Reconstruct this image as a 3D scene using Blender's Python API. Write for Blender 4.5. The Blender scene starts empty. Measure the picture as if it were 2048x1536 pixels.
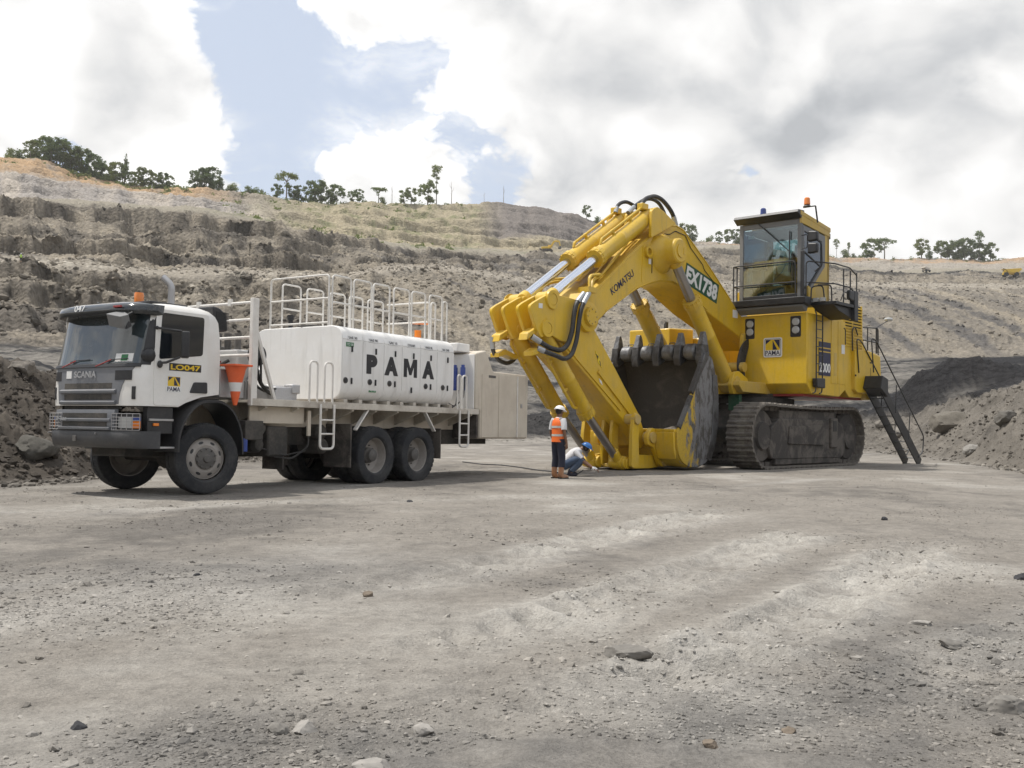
import bpy, bmesh, math, random
import numpy as np
from mathutils import Vector, Matrix, Euler
random.seed(7)
SC = bpy.context.scene
COL = SC.collection
# ------------------------------------------------------------------ camera
FPX, CXP, CYP, CAMH, PITCH, ROLL = 1985.27, 1024., 768., 1.2285, 0.0407, 0.0133
cd = bpy.data.cameras.new('camera'); cam = bpy.data.objects.new('camera', cd); COL.objects.link(cam)
cd.sensor_width = 36.0; cd.lens = 36.0*FPX/2048.0; cd.clip_start = 0.1; cd.clip_end = 6000
_FW = Vector((0, math.cos(PITCH), math.sin(PITCH))); _U0 = Vector((0, -math.sin(PITCH), math.cos(PITCH))); _R0 = Vector((1, 0, 0))
_R = _R0*math.cos(ROLL)+_U0*math.sin(ROLL); _U = _U0*math.cos(ROLL)-_R0*math.sin(ROLL)
cam.matrix_world = Matrix(((_R.x, _U.x, -_FW.x, 0), (_R.y, _U.y, -_FW.y, 0), (_R.z, _U.z, -_FW.z, CAMH), (0, 0, 0, 1)))
SC.camera = cam
def ray(px, py):
    return _FW+_R*((px-CXP)/FPX)+_U*((CYP-py)/FPX)
def ground_pt(px, py, z=0.0):
    r = ray(px, py); t = (z-CAMH)/r.z
    return Vector((0, 0, CAMH))+r*t
# ------------------------------------------------------------------ light
SUN_TO = Vector((-0.40, 0.06, 0.91)).normalized()
SUN_EL = math.asin(SUN_TO.z); SUN_AZ = math.atan2(SUN_TO.x, SUN_TO.y)
w = bpy.data.worlds.new('World'); SC.world = w; w.use_nodes = True
nt = w.node_tree; nt.nodes.clear()
class NB:
    """small helper for node trees"""
    def __init__(s, tree): s.t = tree
    def n(s, typ, **kw):
        nd = s.t.nodes.new(typ)
        for k, v in kw.items():
            if k == 'ins':
                for i, x in v.items():
                    if x is None: continue
                    if hasattr(x, 'is_linked'): s.t.links.new(x, nd.inputs[i])
                    else: nd.inputs[i].default_value = x
            else: setattr(nd, k, v)
        return nd
    def math(s, op, a, b=None, clamp=False):
        return s.n('ShaderNodeMath', operation=op, use_clamp=clamp, ins={0: a, 1: b}).outputs[0]
    def vmath(s, op, a, b=None, out=0):
        return s.n('ShaderNodeVectorMath', operation=op, ins={0: a, 1: b}).outputs[out]
    def noise(s, vec, scale, detail=4, rough=.55, lac=2.0, dist=0.0, out='Fac'):
        return s.n('ShaderNodeTexNoise', ins={'Vector': vec, 'Scale': scale, 'Detail': detail, 'Roughness': rough, 'Lacunarity': lac, 'Distortion': dist}).outputs[out]
    def ramp(s, v, a, b, c=0., d=1., smooth=True):
        return s.n('ShaderNodeMapRange', interpolation_type='SMOOTHSTEP' if smooth else 'LINEAR', ins={0: v, 1: a, 2: b, 3: c, 4: d}).outputs[0]
    def mix(s, f, a, b, blend='MIX'):
        m = s.n('ShaderNodeMix', data_type='RGBA', blend_type=blend)
        for i, x in ((0, f), (6, a), (7, b)):
            if hasattr(x, 'is_linked'): s.t.links.new(x, m.inputs[i])
            else: m.inputs[i].default_value = x if i == 0 or len(x) == 4 else (*x, 1)
        return m.outputs[2]
g = NB(nt)
sky = g.n('ShaderNodeTexSky', sky_type='NISHITA', sun_disc=False, sun_elevation=SUN_EL, sun_rotation=SUN_AZ, air_density=1.0, dust_density=1.6, ozone_density=1.2, altitude=60)
dirv = g.n('ShaderNodeTexCoord').outputs['Generated']
warp = g.noise(dirv, 6.0, 2, .5, out='Color')
wv = g.vmath('MULTIPLY', g.vmath('SUBTRACT', warp, (0.5, 0.5, 0.5)), (0.09, 0.09, 0.09))
st = g.vmath('MULTIPLY', g.vmath('ADD', dirv, wv), (1, 1, 1.35))
def puff(vec): return g.n('ShaderNodeTexVoronoi', feature='F1', normalize=True, ins={'Vector': vec, 'Scale': 12.0, 'Detail': 3.0, 'Roughness': .62, 'Lacunarity': 2.4}).outputs['Distance']
n1 = g.noise(st, 5.0, 7, .6)
n3 = g.noise(st, 2.3, 3, .5)
v1 = puff(st); v2 = puff(g.vmath('ADD', st, (-0.016, 0.0, 0.034)))
# cloud masses and clear gaps, each a direction in the sky (x, y, radius, weight)
BL = [(250, 220, 260, .22), (60, 100, 230, .22), (150, 0, 280, .22), (50, 340, 130, .18), (430, 230, 140, .22), (420, 330, 130, .12), (830, 330, 220, .20), (770, 265, 90, .14), (940, 20, 330, .24), (1200, 130, 400, .30), (1500, 230, 360, .26), (1750, 330, 360, .26), (1950, 60, 400, .32), (1280, 410, 220, .22), (2020, 400, 320, .25), (640, 180, 70, .14), (1650, 40, 400, .22), (1120, 430, 150, .20), (1750, 470, 260, .2), (1400, 470, 200, .18), (700, 30, 130, .10),
      (545, 110, 150, -.34), (560, 290, 130, -.32), (710, 170, 130, -.30), (850, 190, 140, -.36), (950, 265, 100, -.30), (480, 20, 130, -.30), (1010, 350, 110, -.28), (600, 390, 150, -.16), (95, 262, 80, -.42), (150, 285, 60, -.2), (1478, 352, 70, -.5), (1935, 178, 80, -.55), (1795, 105, 65, -.45)]
acc = g.math('MULTIPLY', g.math('SUBTRACT', n3, .5), .45)
def blob(px, py, rad, wt):
    d = ray(px, py).normalized()
    dist = g.n('ShaderNodeVectorMath', operation='DISTANCE', ins={0: g.vmath('ADD', dirv, wv), 1: tuple(d)}).outputs['Value']
    return g.ramp(dist, rad/FPX*1.25, 0.0, 0.0, wt)
for b in BL: acc = g.math('ADD', acc, blob(*b))
dens = g.math('ADD', g.math('MULTIPLY', g.math('SUBTRACT', n1, .5), 1.45), g.math('MULTIPLY', g.math('SUBTRACT', .42, v1), .75))
dens = g.math('ADD', g.math('ADD', dens, acc), .43)
alpha = g.ramp(dens, .45, .58)
wisp = g.ramp(g.noise(g.vmath('MULTIPLY', st, (1, 1, 1.6)), 7.0, 6, .62), .47, .80, 0, .75)
alpha = g.math('MAXIMUM', alpha, g.math('MULTIPLY', wisp, g.ramp(dens, .05, .45)))
thick = g.ramp(dens, .55, 1.10)
lit = g.math('SUBTRACT', v2, v1)                       # sunward side of each billow
grey = None
for b in [(1250, 260, 330, .9), (1480, 220, 300, .6), (2010, 30, 460, 1.0), (1150, 300, 180, .4), (1700, 370, 200, .35), (2040, 330, 90, .5), (120, 200, 120, .3), (900, 300, 150, .3), (1600, 60, 340, .5)]:
    x = blob(*b); grey = x if grey is None else g.math('ADD', grey, x)
gsh = g.math('MULTIPLY', grey, g.ramp(n3, .35, .62, .45, 1.0))
def lump(vec): return g.noise(vec, 6.5, 3, .5)
lit2 = g.math('SUBTRACT', lump(st), lump(g.vmath('ADD', st, (-.03, 0, .06))))
br = g.math('ADD', g.math('MULTIPLY', lit, g.ramp(dens, .5, 1.0, 1.0, .35)), g.math('ADD', g.math('MULTIPLY', lit2, 1.3), 1.30))
br = g.math('ADD', br, g.math('MULTIPLY', g.math('SUBTRACT', n1, .5), -.15))
br = g.math('SUBTRACT', br, g.math('MULTIPLY', thick, .10))
br = g.math('SUBTRACT', br, g.math('MULTIPLY', gsh, .24))
br = g.math('MINIMUM', g.math('MAXIMUM', br, .66), 1.5)
ccol = g.mix(g.ramp(br, .55, 1.15), (.92, .955, 1.0), (1.0, .995, .985))
cloud = g.vmath('MULTIPLY', ccol, g.n('ShaderNodeCombineXYZ', ins={0: br, 1: br, 2: br}).outputs[0])
skyc = g.vmath('MULTIPLY', sky.outputs[0], (0.100, 0.100, 0.100))
skyc = g.mix(.68, skyc, (.96, 1.06, 1.24))               # thin high veil over the whole sky
final = g.mix(alpha, skyc, cloud)
bg = g.n('ShaderNodeBackground', ins={'Color': final, 'Strength': 1.0})
wo = g.n('ShaderNodeOutputWorld', ins={'Surface': bg.outputs[0]})
w.cycles.sampling_method = 'MANUAL'; w.cycles.sample_map_resolution = 512
sl = bpy.data.lights.new('sun', 'SUN'); so = bpy.data.objects.new('sun', sl); COL.objects.link(so)
sl.energy = 4.9; sl.angle = math.radians(2.0); sl.color = (1.0, .955, .88)
so.rotation_euler = (-SUN_TO).to_track_quat('-Z', 'Y').to_euler(); so.location = (0, 0, 60)
SC.view_settings.view_transform = 'Standard'; SC.view_settings.look = 'None'
SC.view_settings.exposure = -0.22; SC.view_settings.gamma = 1.0; SC.view_settings.use_curve_mapping = False
SC.render.engine = 'CYCLES'
SC.cycles.use_denoising = True; SC.cycles.denoiser = 'OPENIMAGEDENOISE'; SC.cycles.denoising_input_passes = 'RGB_ALBEDO_NORMAL'; SC.cycles.denoising_prefilter = 'ACCURATE'; SC.cycles.max_bounces = 6; SC.cycles.transparent_max_bounces = 12; SC.cycles.volume_bounces = 0; SC.cycles.diffuse_bounces = 3
# ------------------------------------------------------------------ object helpers
def tag(o, label=None, cat=None, group=None, kind=None):
    if label: o['label'] = label
    if cat: o['category'] = cat
    if group: o['group'] = group
    if kind: o['kind'] = kind
    return o
def empty(name, loc=(0, 0, 0), rot=(0, 0, 0), label=None, cat=None, group=None):
    o = bpy.data.objects.new(name, None); COL.objects.link(o); o.location = loc; o.rotation_euler = rot
    o.empty_display_size = .2
    return tag(o, label, cat, group)
def link(name, me, mat, parent=None):
    o = bpy.data.objects.new(name, me); COL.objects.link(o)
    if mat is not None and not me.materials: me.materials.append(mat)
    if parent is not None: o.parent = parent
    return o
def copy_tree(o, parent=None):
    c = o.copy(); COL.objects.link(c); c.parent = parent
    for ch in list(o.children): copy_tree(ch, c)
    return c
def V3(*a): return Vector(a)
class MB:
    """collects simple solids into one mesh"""
    def __init__(s): s.v = []; s.f = []
    def add(s, vs, fs):
        b = len(s.v); s.v += [tuple(x) for x in vs]; s.f += [[i+b for i in f] for f in fs]; return s
    def box(s, a, b):
        x0, y0, z0 = (min(p, q) for p, q in zip(a, b)); x1, y1, z1 = (max(p, q) for p, q in zip(a, b))
        return s.add([(x0, y0, z0), (x1, y0, z0), (x1, y1, z0), (x0, y1, z0), (x0, y0, z1), (x1, y0, z1), (x1, y1, z1), (x0, y1, z1)],
                     [(0, 3, 2, 1), (4, 5, 6, 7), (0, 1, 5, 4), (1, 2, 6, 5), (2, 3, 7, 6), (3, 0, 4, 7)])
    def beam(s, p0, p1, wd, h, up=(0, 0, 1)):
        p0 = Vector(p0); p1 = Vector(p1); d = (p1-p0).normalized(); u = Vector(up)
        if abs(d.dot(u)) > .98: u = Vector((1, 0, 0))
        sd = d.cross(u).normalized()*wd/2; u = sd.cross(d).normalized()*h/2
        return s.add([p0-sd-u, p0+sd-u, p0+sd+u, p0-sd+u, p1-sd-u, p1+sd-u, p1+sd+u, p1-sd+u],
                     [(0, 1, 2, 3), (7, 6, 5, 4), (0, 4, 5, 1), (1, 5, 6, 2), (2, 6, 7, 3), (3, 7, 4, 0)])
    def prism(s, poly, y0, y1, plane='xz'):
        n = len(poly)
        A = sum(poly[i][0]*poly[(i+1) % n][1]-poly[(i+1) % n][0]*poly[i][1] for i in range(n))
        if A < 0: poly = poly[::-1]
        m = {'xz': lambda p, t: (p[0], t, p[1]), 'xy': lambda p, t: (p[0], p[1], t), 'yz': lambda p, t: (t, p[0], p[1])}[plane]
        lo, hi = (y0, y1) if y0 < y1 else (y1, y0)
        vs = [m(p, lo) for p in poly]+[m(p, hi) for p in poly]
        fs = [list(range(n)), list(range(2*n-1, n-1, -1))]+[(i, n+i, n+(i+1) % n, (i+1) % n) for i in range(n)]
        if plane != 'xz': fs = [list(reversed(f)) for f in fs]
        return s.add(vs, fs)
    def cyl(s, p0, p1, r0, r1=None, n=16, caps=True):
        r1 = r0 if r1 is None else r1
        p0 = Vector(p0); p1 = Vector(p1); d = (p1-p0).normalized()
        a = d.orthogonal().normalized(); b = d.cross(a)
        vs = []
        for p, r in ((p0, r0), (p1, r1)):
            vs += [p+(a*math.cos(2*math.pi*i/n)+b*math.sin(2*math.pi*i/n))*r for i in range(n)]
        fs = [(i, (i+1) % n, n+(i+1) % n, n+i) for i in range(n)]
        if caps: fs += [list(range(n-1, -1, -1)), list(range(n, 2*n))]
        return s.add(vs, fs)
    def lathe(s, prof, p0, d, n=24, close=False):
        """prof: list of (radius, height along d)"""
        p0 = Vector(p0); d = Vector(d).normalized(); a = d.orthogonal().normalized(); b = d.cross(a)
        vs = []
        for r, h in prof:
            vs += [p0+d*h+(a*math.cos(2*math.pi*i/n)+b*math.sin(2*math.pi*i/n))*max(r, 1e-4) for i in range(n)]
        fs = []; m = len(prof)
        for k in range(m if close else m-1):
            k2 = (k+1) % m
            fs += [(k*n+i, k*n+(i+1) % n, k2*n+(i+1) % n, k2*n+i) for i in range(n)]
        return s.add(vs, fs)
    def tube(s, pts, r, n=8, closed=False, caps=True):
        P = [Vector(p) for p in pts]; m = len(P); vs = []; rr = r if isinstance(r, (list, tuple)) else [r]*m
        T = []
        for i in range(m):
            if closed: t = P[(i+1) % m]-P[i-1]
            else: t = P[min(i+1, m-1)]-P[max(i-1, 0)]
            T.append(t.normalized())
        a = T[0].orthogonal().normalized()
        for i in range(m):
            a = (a-T[i]*a.dot(T[i]))
            a = a.normalized() if a.length > 1e-6 else T[i].orthogonal().normalized()
            b = T[i].cross(a)
            k = 1.0
            if 0 < i < m-1:
                c = (P[i]-P[i-1]).normalized().dot((P[i+1]-P[i]).normalized())
                k = 1/max(.75, math.sqrt(max(0, (1+c)/2)))
            vs += [P[i]+(a*math.cos(2*math.pi*j/n)+b*math.sin(2*math.pi*j/n))*rr[i]*k for j in range(n)]
        fs = []
        for i in range(m if closed else m-1):
            i2 = (i+1) % m
            fs += [(i*n+j, i*n+(j+1) % n, i2*n+(j+1) % n, i2*n+j) for j in range(n)]
        if caps and not closed: fs += [list(range(n-1, -1, -1)), list(range((m-1)*n, m*n))]
        return s.add(vs, fs)
    def ball(s, c, r, n=12, m=8):
        c = Vector(c); r = Vector(r) if hasattr(r, '__len__') else Vector((r, r, r)); vs = []
        for i in range(m+1):
            t = math.pi*i/m
            vs += [(c.x+r.x*math.sin(t)*math.cos(2*math.pi*j/n), c.y+r.y*math.sin(t)*math.sin(2*math.pi*j/n), c.z+r.z*math.cos(t)) for j in range(n)]
        return s.add(vs, [(i*n+j, (i+1)*n+j, (i+1)*n+(j+1) % n, i*n+(j+1) % n) for i in range(m) for j in range(n)])
    def loft(s, rings, closed=True, caps=True):
        n = len(rings[0]); vs = [p for r in rings for p in r]; fs = []
        for k in range(len(rings)-1):
            for i in range(n if closed else n-1):
                fs.append((k*n+i, k*n+(i+1) % n, (k+1)*n+(i+1) % n, (k+1)*n+i))
        if caps and closed: fs += [list(range(n-1, -1, -1)), list(range((len(rings)-1)*n, len(rings)*n))]
        return s.add(vs, fs)
    def mesh(s, name, smooth=35):
        me = bpy.data.meshes.new(name); me.from_pydata(s.v, [], s.f); me.validate(clean_customdata=False)
        bm = bmesh.new(); bm.from_mesh(me); bmesh.ops.remove_doubles(bm, verts=bm.verts, dist=1e-5)
        bmesh.ops.recalc_face_normals(bm, faces=bm.faces); bm.to_mesh(me); bm.free()
        if smooth:
            me.shade_smooth(); me.set_sharp_from_angle(angle=math.radians(smooth))
        me.update()
        return me
    def build(s, name, mat, parent=None, bevel=0, smooth=35, seg=2):
        o = link(name, s.mesh(name, smooth), mat, parent)
        if bevel:
            md = o.modifiers.new('bevel', 'BEVEL'); md.width = bevel; md.segments = seg; md.limit_method = 'ANGLE'; md.angle_limit = math.radians(40); md.harden_normals = False
        return o
def arc(c, r, a0, a1, n, ax=(1, 0, 0), ay=(0, 0, 1)):
    c = Vector(c); ax = Vector(ax); ay = Vector(ay)
    return [c+(ax*math.cos(a0+(a1-a0)*i/n)+ay*math.sin(a0+(a1-a0)*i/n))*r for i in range(n+1)]
def fillet(pts, r, n=4, closed=False):
    """round the corners of a polyline"""
    P = [Vector(p) for p in pts]; out = []; m = len(P)
    for i in range(m):
        if not closed and i in (0, m-1): out.append(P[i]); continue
        a = P[i-1]-P[i]; b = P[(i+1) % m]-P[i]
        k = min(r, a.length*.45, b.length*.45)
        p0 = P[i]+a.normalized()*k; p1 = P[i]+b.normalized()*k
        for j in range(n+1):
            t = j/n; out.append(p0*(1-t)**2+P[i]*2*t*(1-t)+p1*t*t)
    return out
def fil2(poly, r, n=4):
    return [(p.x, p.y) for p in fillet([(a, b, 0) for a, b in poly], r, n, True)]
def text(name, body, mat, parent, o, right, up, wd, h, bold=0.0, depth=.003, space=1.0):
    """flat lettering fitted into a box: o is the lower left corner"""
    cu = bpy.data.curves.new(name, 'FONT'); cu.body = body; cu.extrude = .004; cu.offset = bold; cu.space_character = space; cu.resolution_u = 4
    t = bpy.data.objects.new(name, cu); COL.objects.link(t)
    dg = bpy.context.evaluated_depsgraph_get(); dg.update()
    me = bpy.data.meshes.new_from_object(t.evaluated_get(dg))
    bpy.data.objects.remove(t); bpy.data.curves.remove(cu)
    xs = [v.co.x for v in me.vertices]; ys = [v.co.y for v in me.vertices]
    x0, x1, y0, y1 = min(xs), max(xs), min(ys), max(ys)
    right = Vector(right).normalized(); up = Vector(up).normalized(); nn = right.cross(up); o = Vector(o)
    for v in me.vertices:
        c = v.co
        v.co = o+right*((c.x-x0)/(x1-x0)*wd)+up*((c.y-y0)/(y1-y0)*h)+nn*(depth if c.z > 0 else -depth*.3)
    me.update()
    return link(name, me, mat, parent)
# ------------------------------------------------------------------ materials
def newmat(name):
    m = bpy.data.materials.new(name); m.use_nodes = True; m.node_tree.nodes.clear(); return m, NB(m.node_tree)
def finish(m, b, bsdf): b.n('ShaderNodeOutputMaterial', ins={'Surface': bsdf}); return m
def paint(name, rgb, rough=.45, metal=0., dust=.25, dustcol=(.30, .275, .24), bump=.0, dscale=2.2, coat=0., spec=.5, streak=0.):
    m, b = newmat(name); tc = b.n('ShaderNodeTexCoord').outputs['Object']
    n = b.noise(tc, dscale, 7, .62); n2 = b.noise(tc, dscale*9, 4, .6)
    f = b.math('MULTIPLY', b.ramp(b.math('ADD', n, b.math('MULTIPLY', b.math('SUBTRACT', n2, .5), .35)), .36, .72), dust)
    # dust settles on faces that look up
    nz = b.n('ShaderNodeSeparateXYZ', ins={0: b.n('ShaderNodeNewGeometry').outputs['Normal']}).outputs[2]
    f = b.math('ADD', f, b.math('MULTIPLY', b.ramp(nz, .25, 1.0), dust*.55), clamp=True)
    v = b.mix(b.ramp(n2, .3, .75), tuple(c*.93 for c in rgb), rgb)
    if streak:
        ns = b.noise(b.vmath('MULTIPLY', tc, (7, 7, .7)), 1.0, 5, .6)
        v = b.mix(b.ramp(ns, .50, .78, 0, streak), v, tuple(x*.45 for x in dustcol))
        v = b.mix(b.ramp(b.noise(tc, .8, 4, .6), .4, .75, 0, streak), v, tuple(min(1, x*1.12+.04) for x in rgb))
    c = b.mix(f, v, dustcol)
    r = b.math('ADD', b.math('MULTIPLY', f, .4), rough, clamp=True)
    ins = {'Base Color': c, 'Roughness': r, 'Metallic': metal, 'Coat Weight': coat, 'Coat Roughness': .1, 'Specular IOR Level': spec}
    if bump:
        ins['Normal'] = b.n('ShaderNodeBump', ins={'Strength': bump, 'Distance': .02, 'Height': b.noise(tc, 30, 5, .6)}).outputs[0]
    return finish(m, b, b.n('ShaderNodeBsdfPrincipled', ins=ins).outputs[0])
def worn(name, rgb, rgb2, rough=.6, metal=.0, scale=1.6, lo=.42, hi=.58, bump=.3):
    """two-tone scraped or caked surface"""
    m, b = newmat(name); tc = b.n('ShaderNodeTexCoord').outputs['Object']
    n = b.noise(tc, scale, 9, .68, dist=.6); n2 = b.noise(tc, 24, 5, .6)
    c = b.mix(b.ramp(n, lo, hi), rgb, rgb2); c = b.mix(b.ramp(n2, .25, .8, 0, .4), c, tuple(x*.5 for x in rgb))
    nrm = b.n('ShaderNodeBump', ins={'Strength': bump, 'Distance': .03, 'Height': b.math('ADD', n, n2)}).outputs[0]
    return finish(m, b, b.n('ShaderNodeBsdfPrincipled', ins={'Base Color': c, 'Roughness': rough, 'Metallic': metal, 'Normal': nrm}).outputs[0])
def glass_clear(name, tint=(.62, .72, .73), gl=.55):
    m, b = newmat(name)
    fr = b.n('ShaderNodeFresnel', ins={'IOR': 1.5}).outputs[0]
    f = b.math('ADD', b.math('MULTIPLY', fr, 1.0), gl*.12, clamp=True)
    t = b.n('ShaderNodeBsdfTransparent', ins={'Color': (*tint, 1)}); gz = b.n('ShaderNodeBsdfGlossy', ins={'Roughness': .02, 'Color': (.95, .97, 1, 1)})
    mx = b.n('ShaderNodeMixShader', ins={0: f, 1: t.outputs[0], 2: gz.outputs[0]})
    return finish(m, b, mx.outputs[0])
M = {}
M['white'] = paint('white_paint', (.78, .77, .745), .35, dust=.30, dustcol=(.50, .46, .40), dscale=1.4, coat=.3)
M['tank'] = paint('tank_white', (.82, .815, .80), .42, dust=.26, dustcol=(.55, .51, .45), dscale=1.6, streak=.26)
M['cream'] = paint('cream_panel', (.60, .54, .45), .55, dust=.4, dustcol=(.42, .36, .29), streak=.35)
M['deck'] = paint('deck_paint', (.60, .56, .49), .6, dust=.6, dustcol=(.26, .22, .18))
M['rail'] = paint('rail_paint', (.74, .72, .68), .45, dust=.3, dustcol=(.42, .38, .33), dscale=6)
M['grey'] = paint('grille_grey', (.155, .165, .185), .38, dust=.16)
M['black'] = paint('black_plastic', (.018, .019, .022), .45, dust=.13, dustcol=(.16, .15, .14))
M['bumper'] = paint('bumper_grey', (.045, .047, .052), .5, dust=.2, dustcol=(.2, .19, .175))
M['gloss'] = paint('visor_black', (.012, .016, .019), .10, dust=.08, coat=.5)
M['dark'] = paint('chassis_dark', (.030, .029, .027), .7, dust=.45, dustcol=(.17, .15, .13), bump=.3)
M['mud'] = worn('caked_mud', (.13, .115, .10), (.05, .045, .042), .95, scale=1.4, bump=.6)
M['rubber'] = paint('tyre_rubber', (.014, .016, .020), .8, dust=.34, dustcol=(.13, .125, .12), bump=.25, dscale=3)
M['rim'] = paint('rim_dusty', (.36, .335, .31), .6, dust=.55, dustcol=(.22, .20, .18), dscale=4)
M['hub'] = paint('hub_dark', (.10, .095, .09), .65, dust=.5, dustcol=(.2, .185, .165))
M['steel'] = paint('bare_steel', (.45, .45, .46), .38, metal=.8, dust=.35)
M['alu'] = paint('tread_plate', (.50, .50, .51), .45, metal=.6, dust=.35, bump=.5)
M['orange'] = paint('cone_orange', (.78, .13, .035), .5, dust=.12)
M['amber'] = paint('amber_lens', (.80, .22, .02), .2, dust=.04, coat=.5)
M['bluelens'] = paint('blue_lens', (.01, .035, .22), .15, dust=.04, coat=.5)
M['blue'] = paint('blue_paint', (.02, .06, .30), .4, dust=.15)
M['navy'] = paint('navy_print', (.012, .014, .055), .5, dust=.05)
M['printblack'] = paint('black_print', (.014, .014, .018), .5, dust=.06)
M['logoyel'] = paint('logo_yellow', (.75, .50, .015), .45, dust=.08)
M['silver'] = paint('silver_letter', (.55, .56, .58), .3, metal=.5, dust=.1)
M['green'] = paint('green_plate', (.008, .075, .035), .5, dust=.15)
M['tagreen'] = paint('green_tag', (.01, .16, .05), .5, dust=.1)
M['redp'] = paint('red_paint', (.30, .03, .03), .45, dust=.15)
M['yellow'] = paint('machine_yellow', (.66, .425, .016), .38, dust=.24, dustcol=(.42, .33, .18), dscale=1.3, coat=.12, streak=.38, bump=.05)
M['yellowd'] = paint('machine_yellow_dusty', (.56, .38, .06), .55, dust=.5, dustcol=(.42, .35, .24), dscale=1.1, streak=.3)
M['chrome'] = paint('chrome_rod', (.72, .76, .84), .14, metal=1.0, dust=.05)
M['rodd'] = paint('chrome_rod_worn', (.34, .32, .31), .28, metal=.9, dust=.25)
M['hose'] = paint('black_hose', (.016, .016, .017), .45, dust=.12)
M['ferrule'] = paint('hose_ferrule', (.42, .44, .46), .4, metal=.5, dust=.1)
M['iron'] = worn('bucket_iron', (.12, .12, .122), (.055, .05, .046), .5, metal=.35, scale=1.6, bump=.35)
M['bucketin'] = worn('bucket_inside', (.060, .054, .048), (.11, .098, .084), .85, scale=1.1, lo=.5, hi=.7, bump=.4)
M['bucketside'] = worn('bucket_side_scraped', (.60, .36, .02), (.16, .16, .165), .6, metal=.1, scale=.75, lo=.40, hi=.47, bump=.3)
def cheek_mat():
    m, b = newmat('bucket_cheek_worn'); tc = b.n('ShaderNodeTexCoord').outputs['Object']
    x = b.n('ShaderNodeSeparateXYZ', ins={0: tc}).outputs[0]
    n = b.noise(b.vmath('MULTIPLY', tc, (1, 1, .45)), 2.6, 8, .68, dist=.5); n2 = b.noise(tc, 22, 5, .6)
    f = b.ramp(b.math('ADD', b.math('MULTIPLY', x, -.32), b.math('ADD', n, 1.72)), .44, .52)
    steel = b.mix(b.ramp(b.noise(b.vmath('MULTIPLY', tc, (3, 3, 1)), 2.2, 7, .7), .45, .58), (.20, .20, .205), (.075, .068, .06))
    c = b.mix(f, (.56, .37, .03), steel); c = b.mix(b.ramp(n2, .3, .8, 0, .35), c, (.10, .09, .08))
    nrm = b.n('ShaderNodeBump', ins={'Strength': .3, 'Distance': .02, 'Height': b.math('ADD', n, n2)}).outputs[0]
    return finish(m, b, b.n('ShaderNodeBsdfPrincipled', ins={'Base Color': c, 'Roughness': .6, 'Metallic': .15, 'Normal': nrm}).outputs[0])
M['bucketside'] = cheek_mat()
M['tracksteel'] = worn('track_steel', (.20, .18, .155), (.10, .09, .08), .75, metal=.2, scale=2.4, bump=.5)
M['cabgrey'] = paint('window_frame_grey', (.16, .165, .17), .5, dust=.12)
M['seat'] = paint('seat_cloth', (.10, .105, .11), .8, dust=.1)
M['cabin'] = paint('cab_liner', (.20, .22, .22), .7, dust=.1)
M['glass'] = glass_clear('clear_glass')
M['shroud'] = worn('lip_shroud_steel', (.20, .20, .205), (.11, .105, .10), .45, metal=.5, scale=3, bump=.3)
M['lens'] = paint('clear_lens', (.42, .43, .43), .12, dust=.05, coat=.8)
M['labelw'] = paint('white_label', (.75, .75, .74), .5, dust=.08)
M['labely'] = paint('warning_yellow', (.80, .60, .02), .5, dust=.08)
def dark_glass(name, rgb, rough=.03):
    m, b = newmat(name); tc = b.n('ShaderNodeTexCoord').outputs['Object']
    d = b.ramp(b.noise(tc, 3, 6, .6), .5, .8, 0, .10)
    c = b.mix(d, rgb, (.25, .23, .2))
    return finish(m, b, b.n('ShaderNodeBsdfPrincipled', ins={'Base Color': c, 'Roughness': rough, 'Specular IOR Level': .5, 'IOR': 1.52, 'Coat Weight': .6, 'Coat Roughness': .02}).outputs[0])
M['windscreen'] = dark_glass('windscreen_glass', (.035, .048, .055))
M['sideglass'] = dark_glass('side_window_glass', (.010, .013, .017))
M['skin'] = paint('skin', (.20, .105, .065), .55, dust=.0)
M['vest'] = paint('vest_orange', (.85, .16, .02), .6, dust=.05)
M['silverband'] = paint('reflective_band', (.52, .53, .50), .4, dust=.05)
M['shirt'] = paint('white_shirt', (.62, .62, .64), .8, dust=.1)
M['trouser'] = paint('dark_trouser', (.016, .018, .035), .85, dust=.06)
M['jeans'] = paint('blue_jeans', (.05, .08, .14), .85, dust=.12)
M['boot'] = paint('tan_boot', (.36, .17, .08), .7, dust=.3)
M['helmetw'] = paint('helmet_white', (.80, .80, .79), .3, dust=.05)
M['helmetb'] = paint('helmet_blue', (.02, .12, .36), .3, dust=.05)
M['hair'] = paint('hair_black', (.012, .011, .010), .6, dust=0)
M['hiviz'] = paint('vest_lime', (.45, .75, .04), .6, dust=.05)
M['earthloose'] = worn('loose_earth', (.20, .175, .145), (.11, .098, .084), .95, scale=3.5, bump=.8)
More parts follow.
